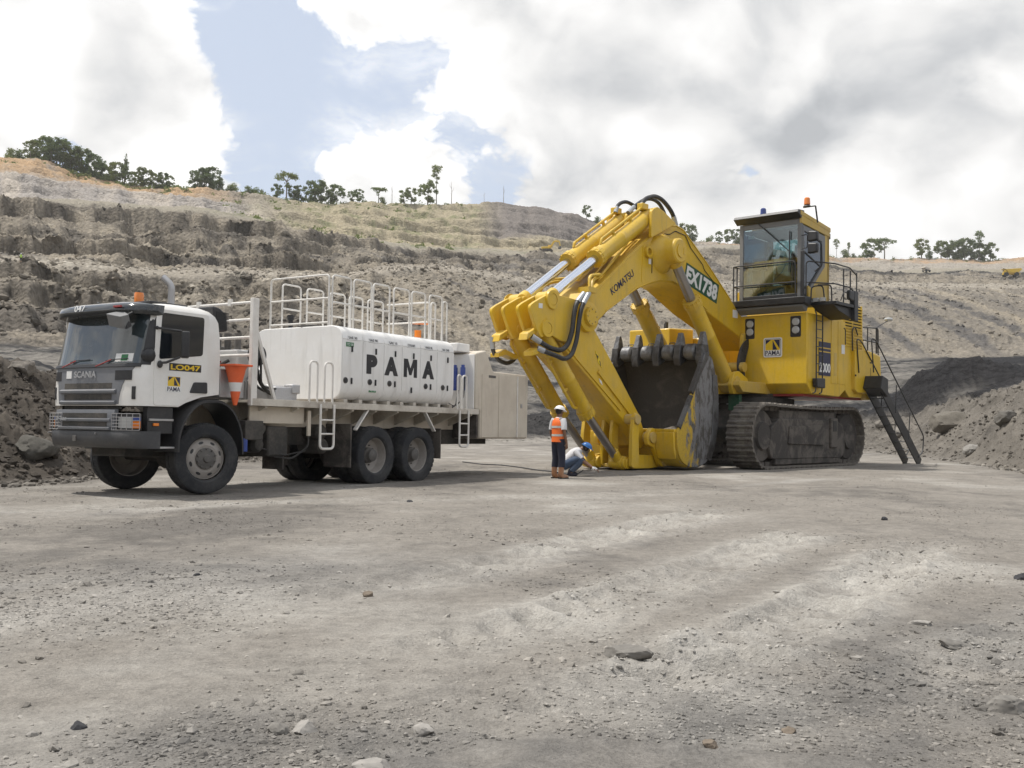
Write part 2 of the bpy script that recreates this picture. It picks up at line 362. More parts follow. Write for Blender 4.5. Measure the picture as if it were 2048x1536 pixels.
# ------------------------------------------------------------------ terrain
_rng = np.random.default_rng(5)
_perm = _rng.permutation(256).astype(np.int32); _perm = np.concatenate([_perm, _perm])
_grad = _rng.normal(size=(256, 3)).astype(np.float32); _grad /= np.linalg.norm(_grad, axis=1)[:, None]; _gx, _gy, _gz = (np.ascontiguousarray(_grad[:, k]) for k in range(3))
def perlin(x, y, z):
    x = np.asarray(x, np.float32); y = np.asarray(y, np.float32); z = np.asarray(z, np.float32)
    xi = np.floor(x); yi = np.floor(y); zi = np.floor(z)
    xf = (x-xi).astype(np.float32); yf = (y-yi).astype(np.float32); zf = (z-zi).astype(np.float32)
    xi = xi.astype(np.int32) & 255; yi = yi.astype(np.int32) & 255; zi = zi.astype(np.int32) & 255
    u = xf*xf*xf*(xf*(xf*6-15)+10); v = yf*yf*yf*(yf*(yf*6-15)+10); ww = zf*zf*zf*(zf*(zf*6-15)+10)
    out = 0
    for dx in (0, 1):
        for dy in (0, 1):
            for dz in (0, 1):
                h = _perm[_perm[_perm[(xi+dx) & 255]+((yi+dy) & 255)]+((zi+dz) & 255)]
                d = _gx[h]*(xf-dx)+_gy[h]*(yf-dy)+_gz[h]*(zf-dz)
                out = out+d*(u if dx else 1-u)*(v if dy else 1-v)*(ww if dz else 1-ww)
    return out
def fbm(x, y, z, sc, octv=4, gain=.5, ridged=False, rows=None):
    if rows is not None:                      # only the grid rows whose line number lies in this range
        i0, i1 = np.searchsorted(sarr, rows[0]), np.searchsorted(sarr, rows[1], 'right')
        out = np.zeros(S.shape, np.float32)
        out[i0:i1] = fbm(*(np.broadcast_to(q, S.shape)[i0:i1] for q in (x, y, z)), sc, octv, gain, ridged)
        return out
    s = 0; a = 1.0; t = 0
    for k in range(octv):
        n = perlin(x*sc+17.3*k, y*sc-9.1*k, z*sc+3.7*k)
        if ridged: n = 1-np.abs(n)*2.4
        s = s+n*a; t += a; a *= gain; sc *= 2.03
    return s/t*(1.6 if not ridged else 1)
def sstep(a, b, x):
    t = np.clip((x-a)/(b-a), 0, 1); return t*t*(3-2*t)
U_DENSE = np.arange(-240, 2300, 3.0)
AZ_D = np.arctan((U_DENSE-CXP)/FPX)
a1, a0 = AZ_D[-1], AZ_D[0]
AZ = np.concatenate([AZ_D, np.linspace(a1, a0+2*math.pi, 110)[1:-1]])
UU = np.clip(CXP+FPX*np.tan(np.clip((AZ+math.pi) % (2*math.pi)-math.pi, -1.0, 1.0)), -2200, 4200)
UU[np.abs((AZ+math.pi) % (2*math.pi)-math.pi) > 1.0] = np.interp(AZ[np.abs((AZ+math.pi) % (2*math.pi)-math.pi) > 1.0], [1.0, 2*math.pi-1.0], [4100, -2060])
CA = 1/np.clip(np.cos(np.clip((AZ+math.pi) % (2*math.pi)-math.pi, -.8, .8)), .6, 1)   # depth -> range
YH = 849.0+ROLL*(np.clip(UU, -400, 2450)-CXP)
def L(xs, vs): return np.interp(UU, xs, vs)
X9 = [-900, -300, 0, 300, 600, 900, 1100, 1400, 1700, 1850, 2048, 2600]
rl = []; zl = []
def addline(r, y=None, z=None):
    rl.append(r); zl.append(z if z is not None else CAMH+(YH-y)*r/FPX)
one = np.ones_like(UU)
addline(one*1.5, z=one*0)
addline(L([-900, 0, 150, 300, 600, 900, 1100, 1400, 1750, 1850, 2048, 2600], [17, 18.8, 20.5, 25, 36, 66, 80, 70, 58, 47, 31, 26]), z=one*0)                 # 1 foot of the near banks
addline(L([-900, 0, 200, 400, 600, 900, 1100, 1400, 1740, 1800, 1900, 2048, 2600], [24, 26, 29, 34, 46, 78, 96, 92, 80, 72, 57, 44, 38]),
        z=L([-900, 0, 100, 200, 400, 600, 900, 1100, 1400, 1740, 1800, 1900, 2048, 2600], [2.9, 2.75, 2.6, 2.3, 2.2, 1.9, 1.0, 1.9, 1.8, 1.7, 2.0, 2.75, 3.4, 4]))      # 2 crest
addline(rl[-1]+L([-900, 0, 600, 1100, 1700, 2048, 2600], [14, 14, 20, 24, 22, 16, 14]), z=zl[-1]*.75+L([0, 1000, 1700, 2048], [.4, .2, .5, .9]))          # 3 dip behind
addline(L(X9, [100, 100, 100, 105, 115, 135, 150, 150, 150, 140, 130, 120]), y=L(X9, [716, 712, 709, 712, 724, 748, 742, 745, 765, 752, 742, 735]))           # 4 coal floor
addline(L(X9, [125, 125, 125, 135, 145, 165, 185, 200, 215, 215, 215, 200]), y=L(X9, [700, 696, 692, 696, 706, 713, 716, 716, 713, 716, 713, 712]))           # 5 foot of the face
addline(L(X9, [185, 188, 190, 200, 215, 260, 300, 380, 430, 440, 450, 420]), y=L([-900, -300, 0, 150, 300, 500, 600, 690, 760, 874, 1000, 1150, 1400, 1700, 1850, 2048, 2600], [515, 520, 525, 535, 548, 552, 557, 556, 545, 538, 558, 574, 575, 572, 574, 577, 580]))  # 6 ledge
addline(rl[-1]+45, y=(YH-(zl[-1]-CAMH)/rl[-1]*FPX)-9)                                                                                                    # 7 back of ledge
addline(L(X9, [295, 298, 300, 310, 330, 400, 450, 520, 560, 570, 580, 560]), y=L([-900, -300, 0, 100, 200, 330, 365, 440, 530, 565, 640, 728, 845, 933, 1080, 1190, 1400, 1456, 1720, 1770, 1933, 2011, 2600], [396, 398, 401, 403, 408, 421, 419, 428, 445, 466, 472, 485, 499, 503, 511, 516, 500, 496, 541, 549, 541, 545, 545]))  # 8 scarp edge
addline(rl[-1]+48, y=(YH-(zl[-1]-CAMH)/rl[-1]*FPX)-7)                                                                                                    # 9 bench
addline(rl[-1]+60, y=L([-900, -300, 0, 150, 300, 450, 560, 640, 760, 900, 1000, 1100, 1200, 1400, 1700, 2048, 2600], [338, 345, 350, 368, 385, 402, 425, 432, 436, 440, 442, 452, 468, 489, 529, 529, 530]))   # 10
addline(rl[-1]+70, y=L([-900, -300, 0, 83, 139, 199, 266, 349, 465, 531, 564, 631, 786, 904, 947, 997, 1021, 1079, 1153, 1197, 1300, 1397, 1468, 1672, 1770, 1835, 1982, 2014, 2048, 2600], [322, 316, 314, 321, 345, 360, 369, 376, 381, 393, 401, 404, 405, 405, 402, 401, 408, 417, 429, 449, 470, 483, 485, 516, 518, 516, 521, 514, 513, 520]))   # 11 skyline
addline(rl[-1]+60, z=zl[-1]-4)
addline(one*1600, z=zl[-1]-60)
NL = len(rl)
rl = np.array(rl); zl = np.array(zl)
ROWS = [400, 64, 20, 44, 28, 92, 14, 84, 16, 54, 38, 8, 5]
sarr = np.concatenate([k+np.arange(n)/n for k, n in enumerate(ROWS)]+[[NL-1]])
S = np.repeat(sarr[:, None], len(UU), 1)
ki = np.minimum(S.astype(int), NL-2); fr = S-ki
cidx = np.repeat(np.arange(len(UU))[None], len(sarr), 0)
r0 = rl[ki, cidx]; r1 = rl[ki+1, cidx]; z0 = zl[ki, cidx]; z1 = zl[ki+1, cidx]
near = ki == 0
UG = np.repeat(UU[None], len(sarr), 0)
RR = np.where(near, r0*np.power(r1/r0, fr), r0+(r1-r0)*fr)
frs = np.clip(fr+.05*np.sin(UU*.011+1.3)[None]+.035*np.sin(UU*.037)[None]+.02*np.sin(UU*.11+2)[None], 0, 1)*sstep(0, .08, fr)*sstep(0, .06, 1-fr)+fr*(1-sstep(0, .08, fr)*sstep(0, .06, 1-fr))
pz = fr.copy()                                   # benches: gentle aprons under steep rock steps
for k_, a_, b_ in ((5, [0, .30, .34, .62, .66, .90, .97, 1], [0, .22, .32, .48, .58, .74, .98, 1]), (7, [0, .28, .32, .60, .65, .84, .95, 1], [0, .14, .30, .42, .58, .68, .98, 1]), (9, [0, .40, .46, .8, .97, 1], [0, .24, .44, .64, .98, 1]), (10, [0, .35, .42, .75, .82, 1], [0, .26, .42, .66, .84, 1])):
    wk = {5: .9*(1-sstep(560, 900, UG)), 7: 1-.75*sstep(850, 1250, UG), 9: 1-.6*sstep(1200, 1400, UG), 10: .8}[k_]
    pz = np.where(ki == k_, fr+(np.interp(frs, a_, b_)-fr)*wk, pz)
ZZ = z0+(z1-z0)*np.where(near, 0, pz)
ZZ = np.where(near, 0, ZZ)
RHO = RR*CA[None]
SA = np.sin(AZ)[None]; CO = np.cos(AZ)[None]
X0 = RHO*SA; Y0 = RHO*CO
def band(a, b, e=.12): return sstep(a-e, a+e, S)*(1-sstep(b-e, b+e, S))
leftw = 1-sstep(520, 760, UG); rightw = sstep(1350, 1600, UG)
# --- large relief on the faces
face1 = band(5.0, 6.0, .1); face2 = band(7.0, 8.0, .1); face3 = band(9, 11, .2); bench = band(6, 7, .1)+band(8, 9, .1)
n_big = fbm(X0, Y0, ZZ*.3, 1/34., 4, rows=(2.4, 12))
n_mid = fbm(X0, Y0, ZZ, 1/9., 5, .55, rows=(2.4, 12))
n_fin = fbm(X0, Y0, ZZ, 1/2.2, 4, .58, rows=(2.4, 12))
crag = fbm(X0, Y0, ZZ*.8, 1/4.2, 4, .6, ridged=True, rows=(4.8, 11.3))
gul = fbm(AZ[None]*rl[5][None]*1.0+0*S, S*1.2+n_big*1.0, 0*S, 1/4.5, 4, .55, ridged=True, rows=(2.4, 12))
diag = fbm((UG+330*(S-5))*.055, S*.4, 0*S, 1/3., 4, .55, rows=(2.4, 12))
dr = face1*(n_big*9+n_mid*4.5+(gul-.6)*3.0+(crag-.6)*2)+face2*(n_big*9+n_mid*4.5+(gul-.6)*4)+face3*(n_big*8+n_mid*4+(gul-.6)*4)
dr *= sstep(0, .2, fr)*sstep(0, .12, 1-fr)*.8+.2
dz = face1*(n_mid*1.6+n_fin*1.1+(crag-.6)*1.5)+face2*(n_mid*2.2+n_fin*1.3+(crag-.6)*2.2)+face3*(n_mid*1.8+n_fin*1.0+(crag-.6)*1.2)+bench*(n_mid*1.1+n_fin*.8+(crag-.6)*.8+.2)
# --- ledges of harder rock
def terrace(z, step, k): 
    h = z/step; f = h-np.floor(h); return step*(np.floor(h)+sstep(.5-k, .5+k, f))-z
tz = ZZ+n_big*5+n_mid*1.6
dz += terrace(tz, 6.0, .22)*(face2*(.95-.35*rightw)+face1*(leftw*.55+.15)+face3*.6)
RHO2 = RHO+dr*CA[None]
# --- near banks of loose rubble
bank = band(1.0, 2.6, .10)
nb1 = fbm(X0, Y0, 0*S, 1/5.0, 3, rows=(.8, 5.3)); nb2 = fbm(X0, Y0, 0*S, 1/1.3, 3, .6, rows=(.8, 5.3)); nb3 = fbm(X0, Y0, 0*S, 1/.42, 3, .6, ridged=True, rows=(.8, 3.2))
dz += bank*(nb1*.75+nb2*.38+(nb3-.6)*.30)*np.clip(fr*3*(ki == 1)+(ki != 1), 0.15, 1)
mid = band(2.6, 5.0, .2)
dz += mid*(n_mid*.9+nb1*.5+nb2*.25)
# coal heap and spoil heaps on the middle floor
def heap(px, r, h, rx, ry):
    a = math.atan((px-CXP)/FPX); rr_ = r/math.cos(a); cx, cy = rr_*math.sin(a), rr_*math.cos(a)
    q = ((X0-cx)/rx)**2+((Y0-cy)/ry)**2
    return h*np.exp(-q*1.3)
hp = [(1880, 92, 1.5, 8, 5), (1945, 94, 1.7, 7, 5), (1825, 93, .8, 6, 5), (1080, 110, 1.0, 8, 6)]
coalh = 0
for p in hp: hh = heap(*p); coalh = coalh+hh; dz += hh*(1+.35*nb1)
# --- pit floor: gentle rolls, crumbs, machine ruts
floor = 1-sstep(.93, 1.05, S)
fl = fbm(X0, Y0, 0*S, 1/3.1, 4, rows=(0, 1.1))*.045
cr1 = fbm(X0, Y0, 0*S, 1/.16, 4, .62, rows=(0, 1.1)); cr2 = fbm(X0, Y0, 0*S, 1/.55, 4, .55, rows=(0, 1.1))
rw = fbm(X0, Y0, 0*S, 1/1.2, 2, rows=(0, 1.1)); rb = fbm(X0, Y0, 0*S, 1/.7, 3, rows=(0, 1.1))
crumb_zone = np.clip(.40+fbm(X0, Y0, 0*S, 1/2.6, 3, rows=(0, 1.1))*1.1, .10, 1)
neard = 1-sstep(9, 22, RHO)
dzf = fl+(cr1*.030+cr2*.028)*crumb_zone*(.35+.65*neard)
RUTM = 0
def rut(p0, p1, wd, depth, pitch, ang):
    global RUTM
    p0 = np.array(p0); p1 = np.array(p1); d = (p1-p0); ln = np.hypot(*d); d = d/ln; nrm = np.array([-d[1], d[0]])
    a = (X0-p0[0])*d[0]+(Y0-p0[1])*d[1]; c = (X0-p0[0])*nrm[0]+(Y0-p0[1])*nrm[1]
    c = c+.10*np.sin(a*.7)+rw*.10
    win = sstep(-.8, 1.6, a)*(1-sstep(ln-1.6, ln+.8, a))
    inside = np.exp(-(c/wd)**4)
    lug = np.sin((a+np.abs(c)*ang)*2*math.pi/pitch)
    edge = np.exp(-((np.abs(c)-wd*1.12)/(wd*.28))**2)
    br = np.clip(.45+rb*1.9, 0, 1)
    RUTM = np.maximum(RUTM, win*np.exp(-(c/(wd*1.7))**4)*depth/.08)
    return win*(inside*(-depth*.5+depth*1.0*lug*br)+edge*depth*.6*br)
dzf += rut((.2, 4.2), (4.6, 10.6), .28, .085, .36, .45)
dzf += rut((-.6, 5.2), (3.7, 11.8), .28, .080, .36, -.45)
dzf += rut((-1.4, 7.0), (3.2, 14.5), .30, .068, .36, .45)
dzf += rut((-.7, 2.6), (-.1, 4.6), .28, .062, .36, .45)
dzf += rut((1.6, 4.6), (6.6, 9.6), .26, .056, .35, .4)
dzf += rut((-9, 12.0), (4, 19.0), .40, .03, .5, .3)
dz = dz*(1-floor)+dzf*floor
# level pads where machines stand
for (cx, cy, rad) in ((-5.9, 18.5, 3.2), (-3.7, 21.5, 3.2), (-3.0, 23.5, 3.2), (3.2, 24.0, 3.4), (7.5, 33.2, 6.0), (1.3, 23.2, 1.3)):
    q = np.hypot(X0-cx, Y0-cy); dz *= 1-.85*(1-sstep(rad*.8, rad*1.2, q))*floor
XX = RHO2*SA; YY = RHO2*CO; ZZ = ZZ+dz
# --- colours of the ground and rock (albedo, with some ledge shade painted in on the walls)
def C(*c): return np.array(c, np.float32)
col = np.zeros((*S.shape, 3), np.float32)
def lay(c, m):
    global col
    m = np.clip(m, 0, 1)[..., None]; col = col*(1-m)+np.asarray(c, np.float32)*m
one2 = np.ones_like(S)
vA = fbm(X0, Y0*.55, 0*S, 1/4.2, 5, .58, rows=(0, 1.1)); vB = fbm(X0*.45, Y0, 0*S, 1/1.5, 4, .6, rows=(0, 1.1))
lay(C(.236, .217, .192), one2)
lay(C(.365, .346, .315), floor*sstep(.02, .50, vA+vB*.45)*.85)                      # pale dried clay
lay(C(.135, .125, .114), floor*sstep(.04, .45, -vA+cr2*.45)*.8)                     # dark crumbs
rutc = sstep(.15, .6, fbm((X0*.8-Y0*.6), (X0*.6+Y0*.8)*.16, 0*S, 1/1.6, 4, rows=(0, 1.1)))
lay(C(.40, .385, .36), floor*rutc*.45)
lay(C(.44, .42, .385), floor*RUTM*np.clip(.55+rb*1.0+cr1*.5, 0, 1)*.9)
dgv = np.exp(-(((X0-2.6)*.62-(Y0-5.2)*.78)/1.0)**2)*sstep(1.5, 3.5, np.hypot(X0, Y0))*(1-sstep(7, 9.5, Y0))+np.exp(-((X0+2.2)/2.2)**2-((Y0-8.2)/1.0)**2)+np.exp(-((X0+1.0)/.9)**2-((Y0-3.9)/.45)**2)
lay(C(.125, .120, .114), floor*np.clip(dgv*(.7+cr2*.9+rb*.6), 0, 1)*.75)
crumb_zone = np.clip(crumb_zone+dgv*.45, 0, 1.2)
# near banks
lay(C(.066, .057, .048), band(.98, 3.2, .06)*(1-sstep(650, 950, UG)))
lay(C(.115, .100, .084), band(.98, 3.2, .06)*(1-sstep(650, 950, UG))*sstep(.0, .6, nb2+nb1*.5))
lay(C(.150, .136, .118), band(.98, 3.0, .06)*sstep(1500, 1700, UG))
lay(C(.085, .078, .07), band(.98, 3.0, .06)*sstep(1500, 1700, UG)*sstep(.05, .6, nb1+nb2*.6))
midc = sstep(750, 980, UG)*(1-sstep(1400, 1600, UG))
lay(C(.045, .043, .042), band(1.15, 3.4, .1)*midc)
# middle floor: coal and grey silt
lay(C(.175, .163, .146), band(3.1, 5.0, .1))
lay(C(.030, .030, .032), band(3.1, 4.95, .1)*sstep(-.08, .22, fbm(X0, Y0*2.6, 0*S, 1/16., 4, rows=(3, 5.2))+.10*sstep(1650, 1900, UG)))
lay(C(.022, .022, .024), np.clip(coalh/1.0, 0, 1)*band(2.0, 5.0, .3))
lay(C(.022, .022, .024), band(4.2, 5.06, .1)*sstep(1780, 1920, UG)*sstep(-.5, .0, n_mid))
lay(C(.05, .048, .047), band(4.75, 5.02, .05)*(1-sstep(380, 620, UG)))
lay(C(.024, .023, .024), band(2.12, 4.0, .1)*sstep(1770, 1840, UG)*sstep(-.25, .15, nb1))
# lower face
fb = C(.270, .238, .192)
lay(fb, band(5.0, 6.0, .05)); lay(C(.215, .192, .160), band(5.0, 6.0, .05)*rightw)
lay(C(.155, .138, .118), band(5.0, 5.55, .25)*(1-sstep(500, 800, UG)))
lay(C(.125, .116, .108), band(5.05, 5.9, .1)*sstep(.02, .35, diag+.3*n_mid)*sstep(560, 760, UG)*.85)
lay(C(.110, .104, .100), band(5.05, 5.95, .1)*sstep(.0, .30, diag+.3*n_mid)*rightw*.9)
lay(C(.36, .31, .235), band(5.05, 6.0, .1)*sstep(.08, .45, -diag+.3*n_mid)*sstep(500, 800, UG)*.7)
lay(C(.46, .415, .345), band(5.7, 6.02, .1)*sstep(.1, .5, n_mid+n_fin*.5)*.8)
lay(C(.33, .295, .245), band(6.0, 7.0, .06))
lay(C(.50, .46, .39), band(5.9, 6.6, .1)*sstep(.12, .5, n_fin*.7+n_mid*.6)*.8)
# scarp
lay(C(.285, .250, .200), band(7.0, 8.0, .05))
lay(C(.185, .165, .140), band(7.45, 8.03, .1)*sstep(-.1, .4, n_mid+.3*n_big)*.8)
lay(C(.115, .105, .094), band(7.0, 8.05, .05)*sstep(.10, .42, n_big+n_mid*.35)*(.45+.45*leftw))
lay(C(.150, .142, .135), band(7.0, 8.0, .05)*sstep(.0, .3, diag)*sstep(600, 800, UG)*.8)
lay(C(.40, .36, .30), band(7.15, 7.9, .1)*sstep(.18, .5, -n_mid)*.6)
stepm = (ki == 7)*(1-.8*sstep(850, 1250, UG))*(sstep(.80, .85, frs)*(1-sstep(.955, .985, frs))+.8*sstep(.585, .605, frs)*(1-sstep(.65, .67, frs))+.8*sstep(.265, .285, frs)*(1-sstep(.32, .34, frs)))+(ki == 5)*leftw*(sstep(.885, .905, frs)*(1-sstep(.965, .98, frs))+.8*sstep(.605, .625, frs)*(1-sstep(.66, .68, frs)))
lay(C(.105, .092, .078), stepm*np.clip(.55+n_mid*1.3, 0, 1)*.8)  # dark rock on the steep steps, with overhang shade painted into the colour
lay(C(.31, .28, .225), band(8.0, 9.0, .05))
lay(C(.17, .185, .09), band(8.1, 9.6, .2)*sstep(.05, .45, n_mid+.4*n_big)*sstep(330, 520, UG)*(1-sstep(1000, 1200, UG))*.75)
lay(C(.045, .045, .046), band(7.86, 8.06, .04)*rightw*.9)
# upper slopes
lay(C(.41, .365, .315), band(9.0, 10.2, .1)*(1-sstep(420, 640, UG)))
lay(C(.27, .25, .235), band(9.0, 10.2, .1)*(1-sstep(420, 640, UG))*sstep(.45, .75, gul)*.8)
lay(C(.33, .285, .200), band(9.0, 11.2, .1)*sstep(420, 640, UG)*(1-sstep(1050, 1300, UG)))
lay(C(.150, .165, .078), band(9.3, 11.3, .3)*sstep(-.05, .4, n_mid)*sstep(420, 640, UG)*(1-sstep(940, 1050, UG))*.7)
lay(C(.185, .165, .150), band(9.6, 11.2, .2)*sstep(930, 1010, UG)*(1-sstep(1200, 1330, UG)))
lay(C(.31, .28, .24), band(9.0, 11.2, .1)*sstep(1200, 1400, UG))
lay(C(.40, .275, .165), band(10.2, 11.2, .3)*(1-sstep(350, 520, UG))*sstep(-.3, .3, n_mid+.3))
lay(C(.37, .26, .17), band(10.4, 11.2, .2)*sstep(1350, 1500, UG)*sstep(-.4, .2, n_mid))
lay(C(.085, .11, .045), sstep(11.02, 11.15, S))
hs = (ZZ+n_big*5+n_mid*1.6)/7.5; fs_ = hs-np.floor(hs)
lay(C(.085, .074, .062), sstep(.74, .86, fs_)*(1-sstep(.95, 1., fs_))*sstep(-.15, .25, n_mid+n_big*.5)*(face2*(.85-.4*rightw)+face1*(leftw*.6+.1)))  # rock layers by height, coloured dark to imitate shadow under overhanging ledges
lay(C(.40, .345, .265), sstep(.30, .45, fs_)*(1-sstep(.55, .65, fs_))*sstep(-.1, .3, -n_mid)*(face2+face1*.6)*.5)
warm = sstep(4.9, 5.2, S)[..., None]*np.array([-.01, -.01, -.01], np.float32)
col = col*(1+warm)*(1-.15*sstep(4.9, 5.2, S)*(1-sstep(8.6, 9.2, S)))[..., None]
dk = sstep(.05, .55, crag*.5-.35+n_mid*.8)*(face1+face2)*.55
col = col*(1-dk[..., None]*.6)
var = 1+.22*fbm(X0, Y0, ZZ, 1/1.1, 3, rows=(.9, 8))+.12*n_fin
col = np.clip(col*var[..., None], .008, .8)
nr, nc = S.shape
def grid_mesh(name, XX, YY, ZZ, col, mat):
    nr, nc = XX.shape
    me = bpy.data.meshes.new(name)
    co = np.stack([XX, YY, ZZ], -1).reshape(-1, 3).astype(np.float32)
    i = np.arange(nr-1)[:, None]*nc; j = np.arange(nc)[None]; j2 = (j+1) % nc
    q = np.stack([i+j, i+j2, i+nc+j2, i+nc+j], -1).reshape(-1, 4)
    q = q[:, ::-1]
    me.vertices.add(len(co)); me.vertices.foreach_set('co', co.ravel())
    me.loops.add(q.size); me.loops.foreach_set('vertex_index', q.ravel().astype(np.int32))
    me.polygons.add(len(q)); me.polygons.foreach_set('loop_start', np.arange(0, q.size, 4, dtype=np.int32)); me.polygons.foreach_set('loop_total', np.full(len(q), 4, np.int32))
    at = me.color_attributes.new('col', 'FLOAT_COLOR', 'POINT')
    at.data.foreach_set('color', np.concatenate([col.reshape(-1, 3), np.ones((len(co), 1), np.float32)], 1).ravel().astype(np.float32))
    me.update(calc_edges=True); me.validate()
    me.shade_smooth()
    me.materials.append(mat)
    return me
def earth_mat():
    m, b = newmat('pit_earth'); geo = b.n('ShaderNodeNewGeometry').outputs['Position']
    a = b.n('ShaderNodeAttribute', attribute_name='col').outputs['Color']
    dist = b.n('ShaderNodeVectorMath', operation='LENGTH', ins={0: geo}).outputs['Value']
    nf = b.noise(geo, 55, 4, .72); nm = b.noise(geo, 9, 4, .66); nl = b.noise(geo, .9, 5, .66)
    vo2 = b.n('ShaderNodeTexVoronoi', ins={'Vector': geo, 'Scale': 1.1, 'Randomness': 1}).outputs['Distance']
    nearf = b.ramp(dist, 14, 70, 1, 0)
    t = b.math('ADD', b.math('MULTIPLY', nf, .55), b.math('MULTIPLY', nm, .45))
    t = b.math('ADD', b.math('MULTIPLY', b.math('SUBTRACT', t, .5), b.math('ADD', b.math('MULTIPLY', nearf, 1.5), .5)), 1.0)
    t = b.math('ADD', t, b.math('MULTIPLY', b.math('SUBTRACT', nl, .5), b.math('SUBTRACT', 1.7, b.math('MULTIPLY', nearf, 1.0))))
    t = b.math('MAXIMUM', t, .25)
    c = b.vmath('MULTIPLY', a, b.n('ShaderNodeCombineXYZ', ins={0: t, 1: t, 2: t}).outputs[0])
    h1 = b.math('ADD', b.math('MULTIPLY', nf, .8), b.math('MULTIPLY', nm, 1.2))
    b1 = b.n('ShaderNodeBump', ins={'Strength': .85, 'Distance': .03, 'Height': h1})
    h2 = b.math('ADD', nl, b.math('MULTIPLY', vo2, -.6))
    b2 = b.n('ShaderNodeBump', ins={'Strength': b.ramp(dist, 18, 90, .12, .7), 'Distance': 1.1, 'Height': h2, 'Normal': b1.outputs[0]})
    return finish(m, b, b.n('ShaderNodeBsdfPrincipled', ins={'Base Color': c, 'Roughness': .95, 'Specular IOR Level': .12, 'Normal': b2.outputs[0]}).outputs[0])
M['earth'] = earth_mat()
# the pit floor and the pit walls share one seam row
K1 = int(np.searchsorted(sarr, 1.0))
XX[0] *= .02; YY[0] *= .02                                   # close the sheet under the viewer
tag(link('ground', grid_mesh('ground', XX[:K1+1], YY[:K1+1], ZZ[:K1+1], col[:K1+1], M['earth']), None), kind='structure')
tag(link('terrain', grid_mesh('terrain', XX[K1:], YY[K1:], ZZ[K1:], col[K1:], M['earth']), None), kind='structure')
# photo-pixel look-up on the built ground
_dx = XX; _dy = YY; _dz = ZZ-CAMH
_dep = _dx*_FW.x+_dy*_FW.y+_dz*_FW.z; _dep = np.where(_dep < .3, 1e9, _dep)
PXg = CXP+FPX*(_dx*_R.x+_dy*_R.y+_dz*_R.z)/_dep; PYg = CYP-FPX*(_dx*_U.x+_dy*_U.y+_dz*_U.z)/_dep
def hit(px, py, tol=4.0):
    d = (PXg-px)**2+(PYg-py)**2; d = np.where(_dep > 1e8, 1e12, d)
    c = np.where(d < tol*tol, _dep, 1e9); k = np.argmin(c) if c.min() < 1e8 else np.argmin(d)
    return Vector((float(XX.flat[k]), float(YY.flat[k]), float(ZZ.flat[k])))
def at_line(px, s):
    j = int(np.argmin(np.abs(U_DENSE-px))); i = int(np.argmin(np.abs(sarr-s)))
    return Vector((float(XX[i, j]), float(YY[i, j]), float(ZZ[i, j])))
def floor_z(x, y):
    d = (XX[:K1+60, :len(U_DENSE)]-x)**2+(YY[:K1+60, :len(U_DENSE)]-y)**2; k = np.argmin(d)
    return float(ZZ[:K1+60, :len(U_DENSE)].flat[k])
# ------------------------------------------------------------------ service truck (x forward, y to its left side, z up)
truck = empty('service_truck', (-5.965, 17.054, 0.0), (.0013, -.0069, -2.1305), 'white service truck with oil tank body and black PAMA letters', 'truck')
TW = 1.15
def interp(z, a, b): return float(np.interp(z, a, b))
CZ = [1.43, 1.5, 1.6, 1.66, 1.8, 2.05, 2.09, 2.3, 2.6, 2.85, 2.95, 3.03, 3.08, 3.11]
def c_w(z): return interp(z, [0, 2.9, 2.98, 3.05, 3.09, 3.11], [TW, TW, 1.12, 1.05, .93, .78])
def c_xf(z): return interp(z, [1.43, 1.6, 2.05, 2.1, 2.85, 2.95, 3.04, 3.09, 3.11], [1.45, 1.46, 1.45, 1.42, 1.27, 1.22, 1.10, .95, .75])
def c_xb(z): return interp(z, [1.43, 1.5, 1.6, 1.66, 2.3, 2.75, 2.9, 3.0, 3.07, 3.11], [.66, .52, .22, -.165, -.165, -.14, -.09, -.01, .10, .3])
CP = 3.6
def front(y, z, off=0.0):
    wz = c_w(z)+off; xr = c_xf(z)-.33; a = min(abs(y)/wz, 1.0)
    return xr+(.33+off)*(1-a**CP)**(1/CP)
def outline(z, n=26):
    wz = c_w(z); xr = c_xf(z)-.33; out = [(c_xb(z), wz, z)]
    for i in range(n+1):
        t = math.pi*i/n; cs, sn = math.cos(t), abs(math.sin(t))
        out.append((xr+.33*sn**(2/CP), wz*math.copysign(abs(cs)**(2/CP), cs), z))
    out.append((c_xb(z), -wz, z)); return out
mb = MB(); mb.loft([outline(z) for z in CZ]); mb.build('cab', M['white'], truck, smooth=40)
def patch(ylo, yhi, zlo, zhi, off, ny=24, nz=4, skirt=.02):
    """panel that follows the cab front, standing off it"""
    m = MB(); rows = []
    for k in range(nz+1):
        z = zlo+(zhi-zlo)*k/nz
        a = ylo(z) if callable(ylo) else ylo; b = yhi(z) if callable(yhi) else yhi
        rows.append([(front(a+(b-a)*j/ny, z, off), a+(b-a)*j/ny, z) for j in range(ny+1)])
    n = ny+1; vs = [p for r in rows for p in r]
    fs = [(k*n+j, k*n+j+1, (k+1)*n+j+1, (k+1)*n+j) for k in range(nz) for j in range(ny)]
    rim = list(range(n))+[k*n+ny for k in range(1, nz+1)]+[nz*n+j for j in range(ny-1, -1, -1)]+[k*n for k in range(nz-1, 0, -1)]
    b0 = len(vs); vs += [(vs[i][0]-skirt-off, vs[i][1]*.985, vs[i][2]) for i in rim]
    fs += [(rim[i], rim[(i+1) % len(rim)], b0+(i+1) % len(rim), b0+i) for i in range(len(rim))]
    return m.add(vs, fs)
def hbar(y0, y1, prof, ny=20):
    """horizontal bar across the front; prof = [(standoff, z)] closed"""
    m = MB(); rings = []
    for j in range(ny+1):
        y = y0+(y1-y0)*j/ny
        rings.append([(front(y, min(max(z, 1.45), 3.0), 0)+d, y, z) for d, z in prof])
    return m.loft(rings)
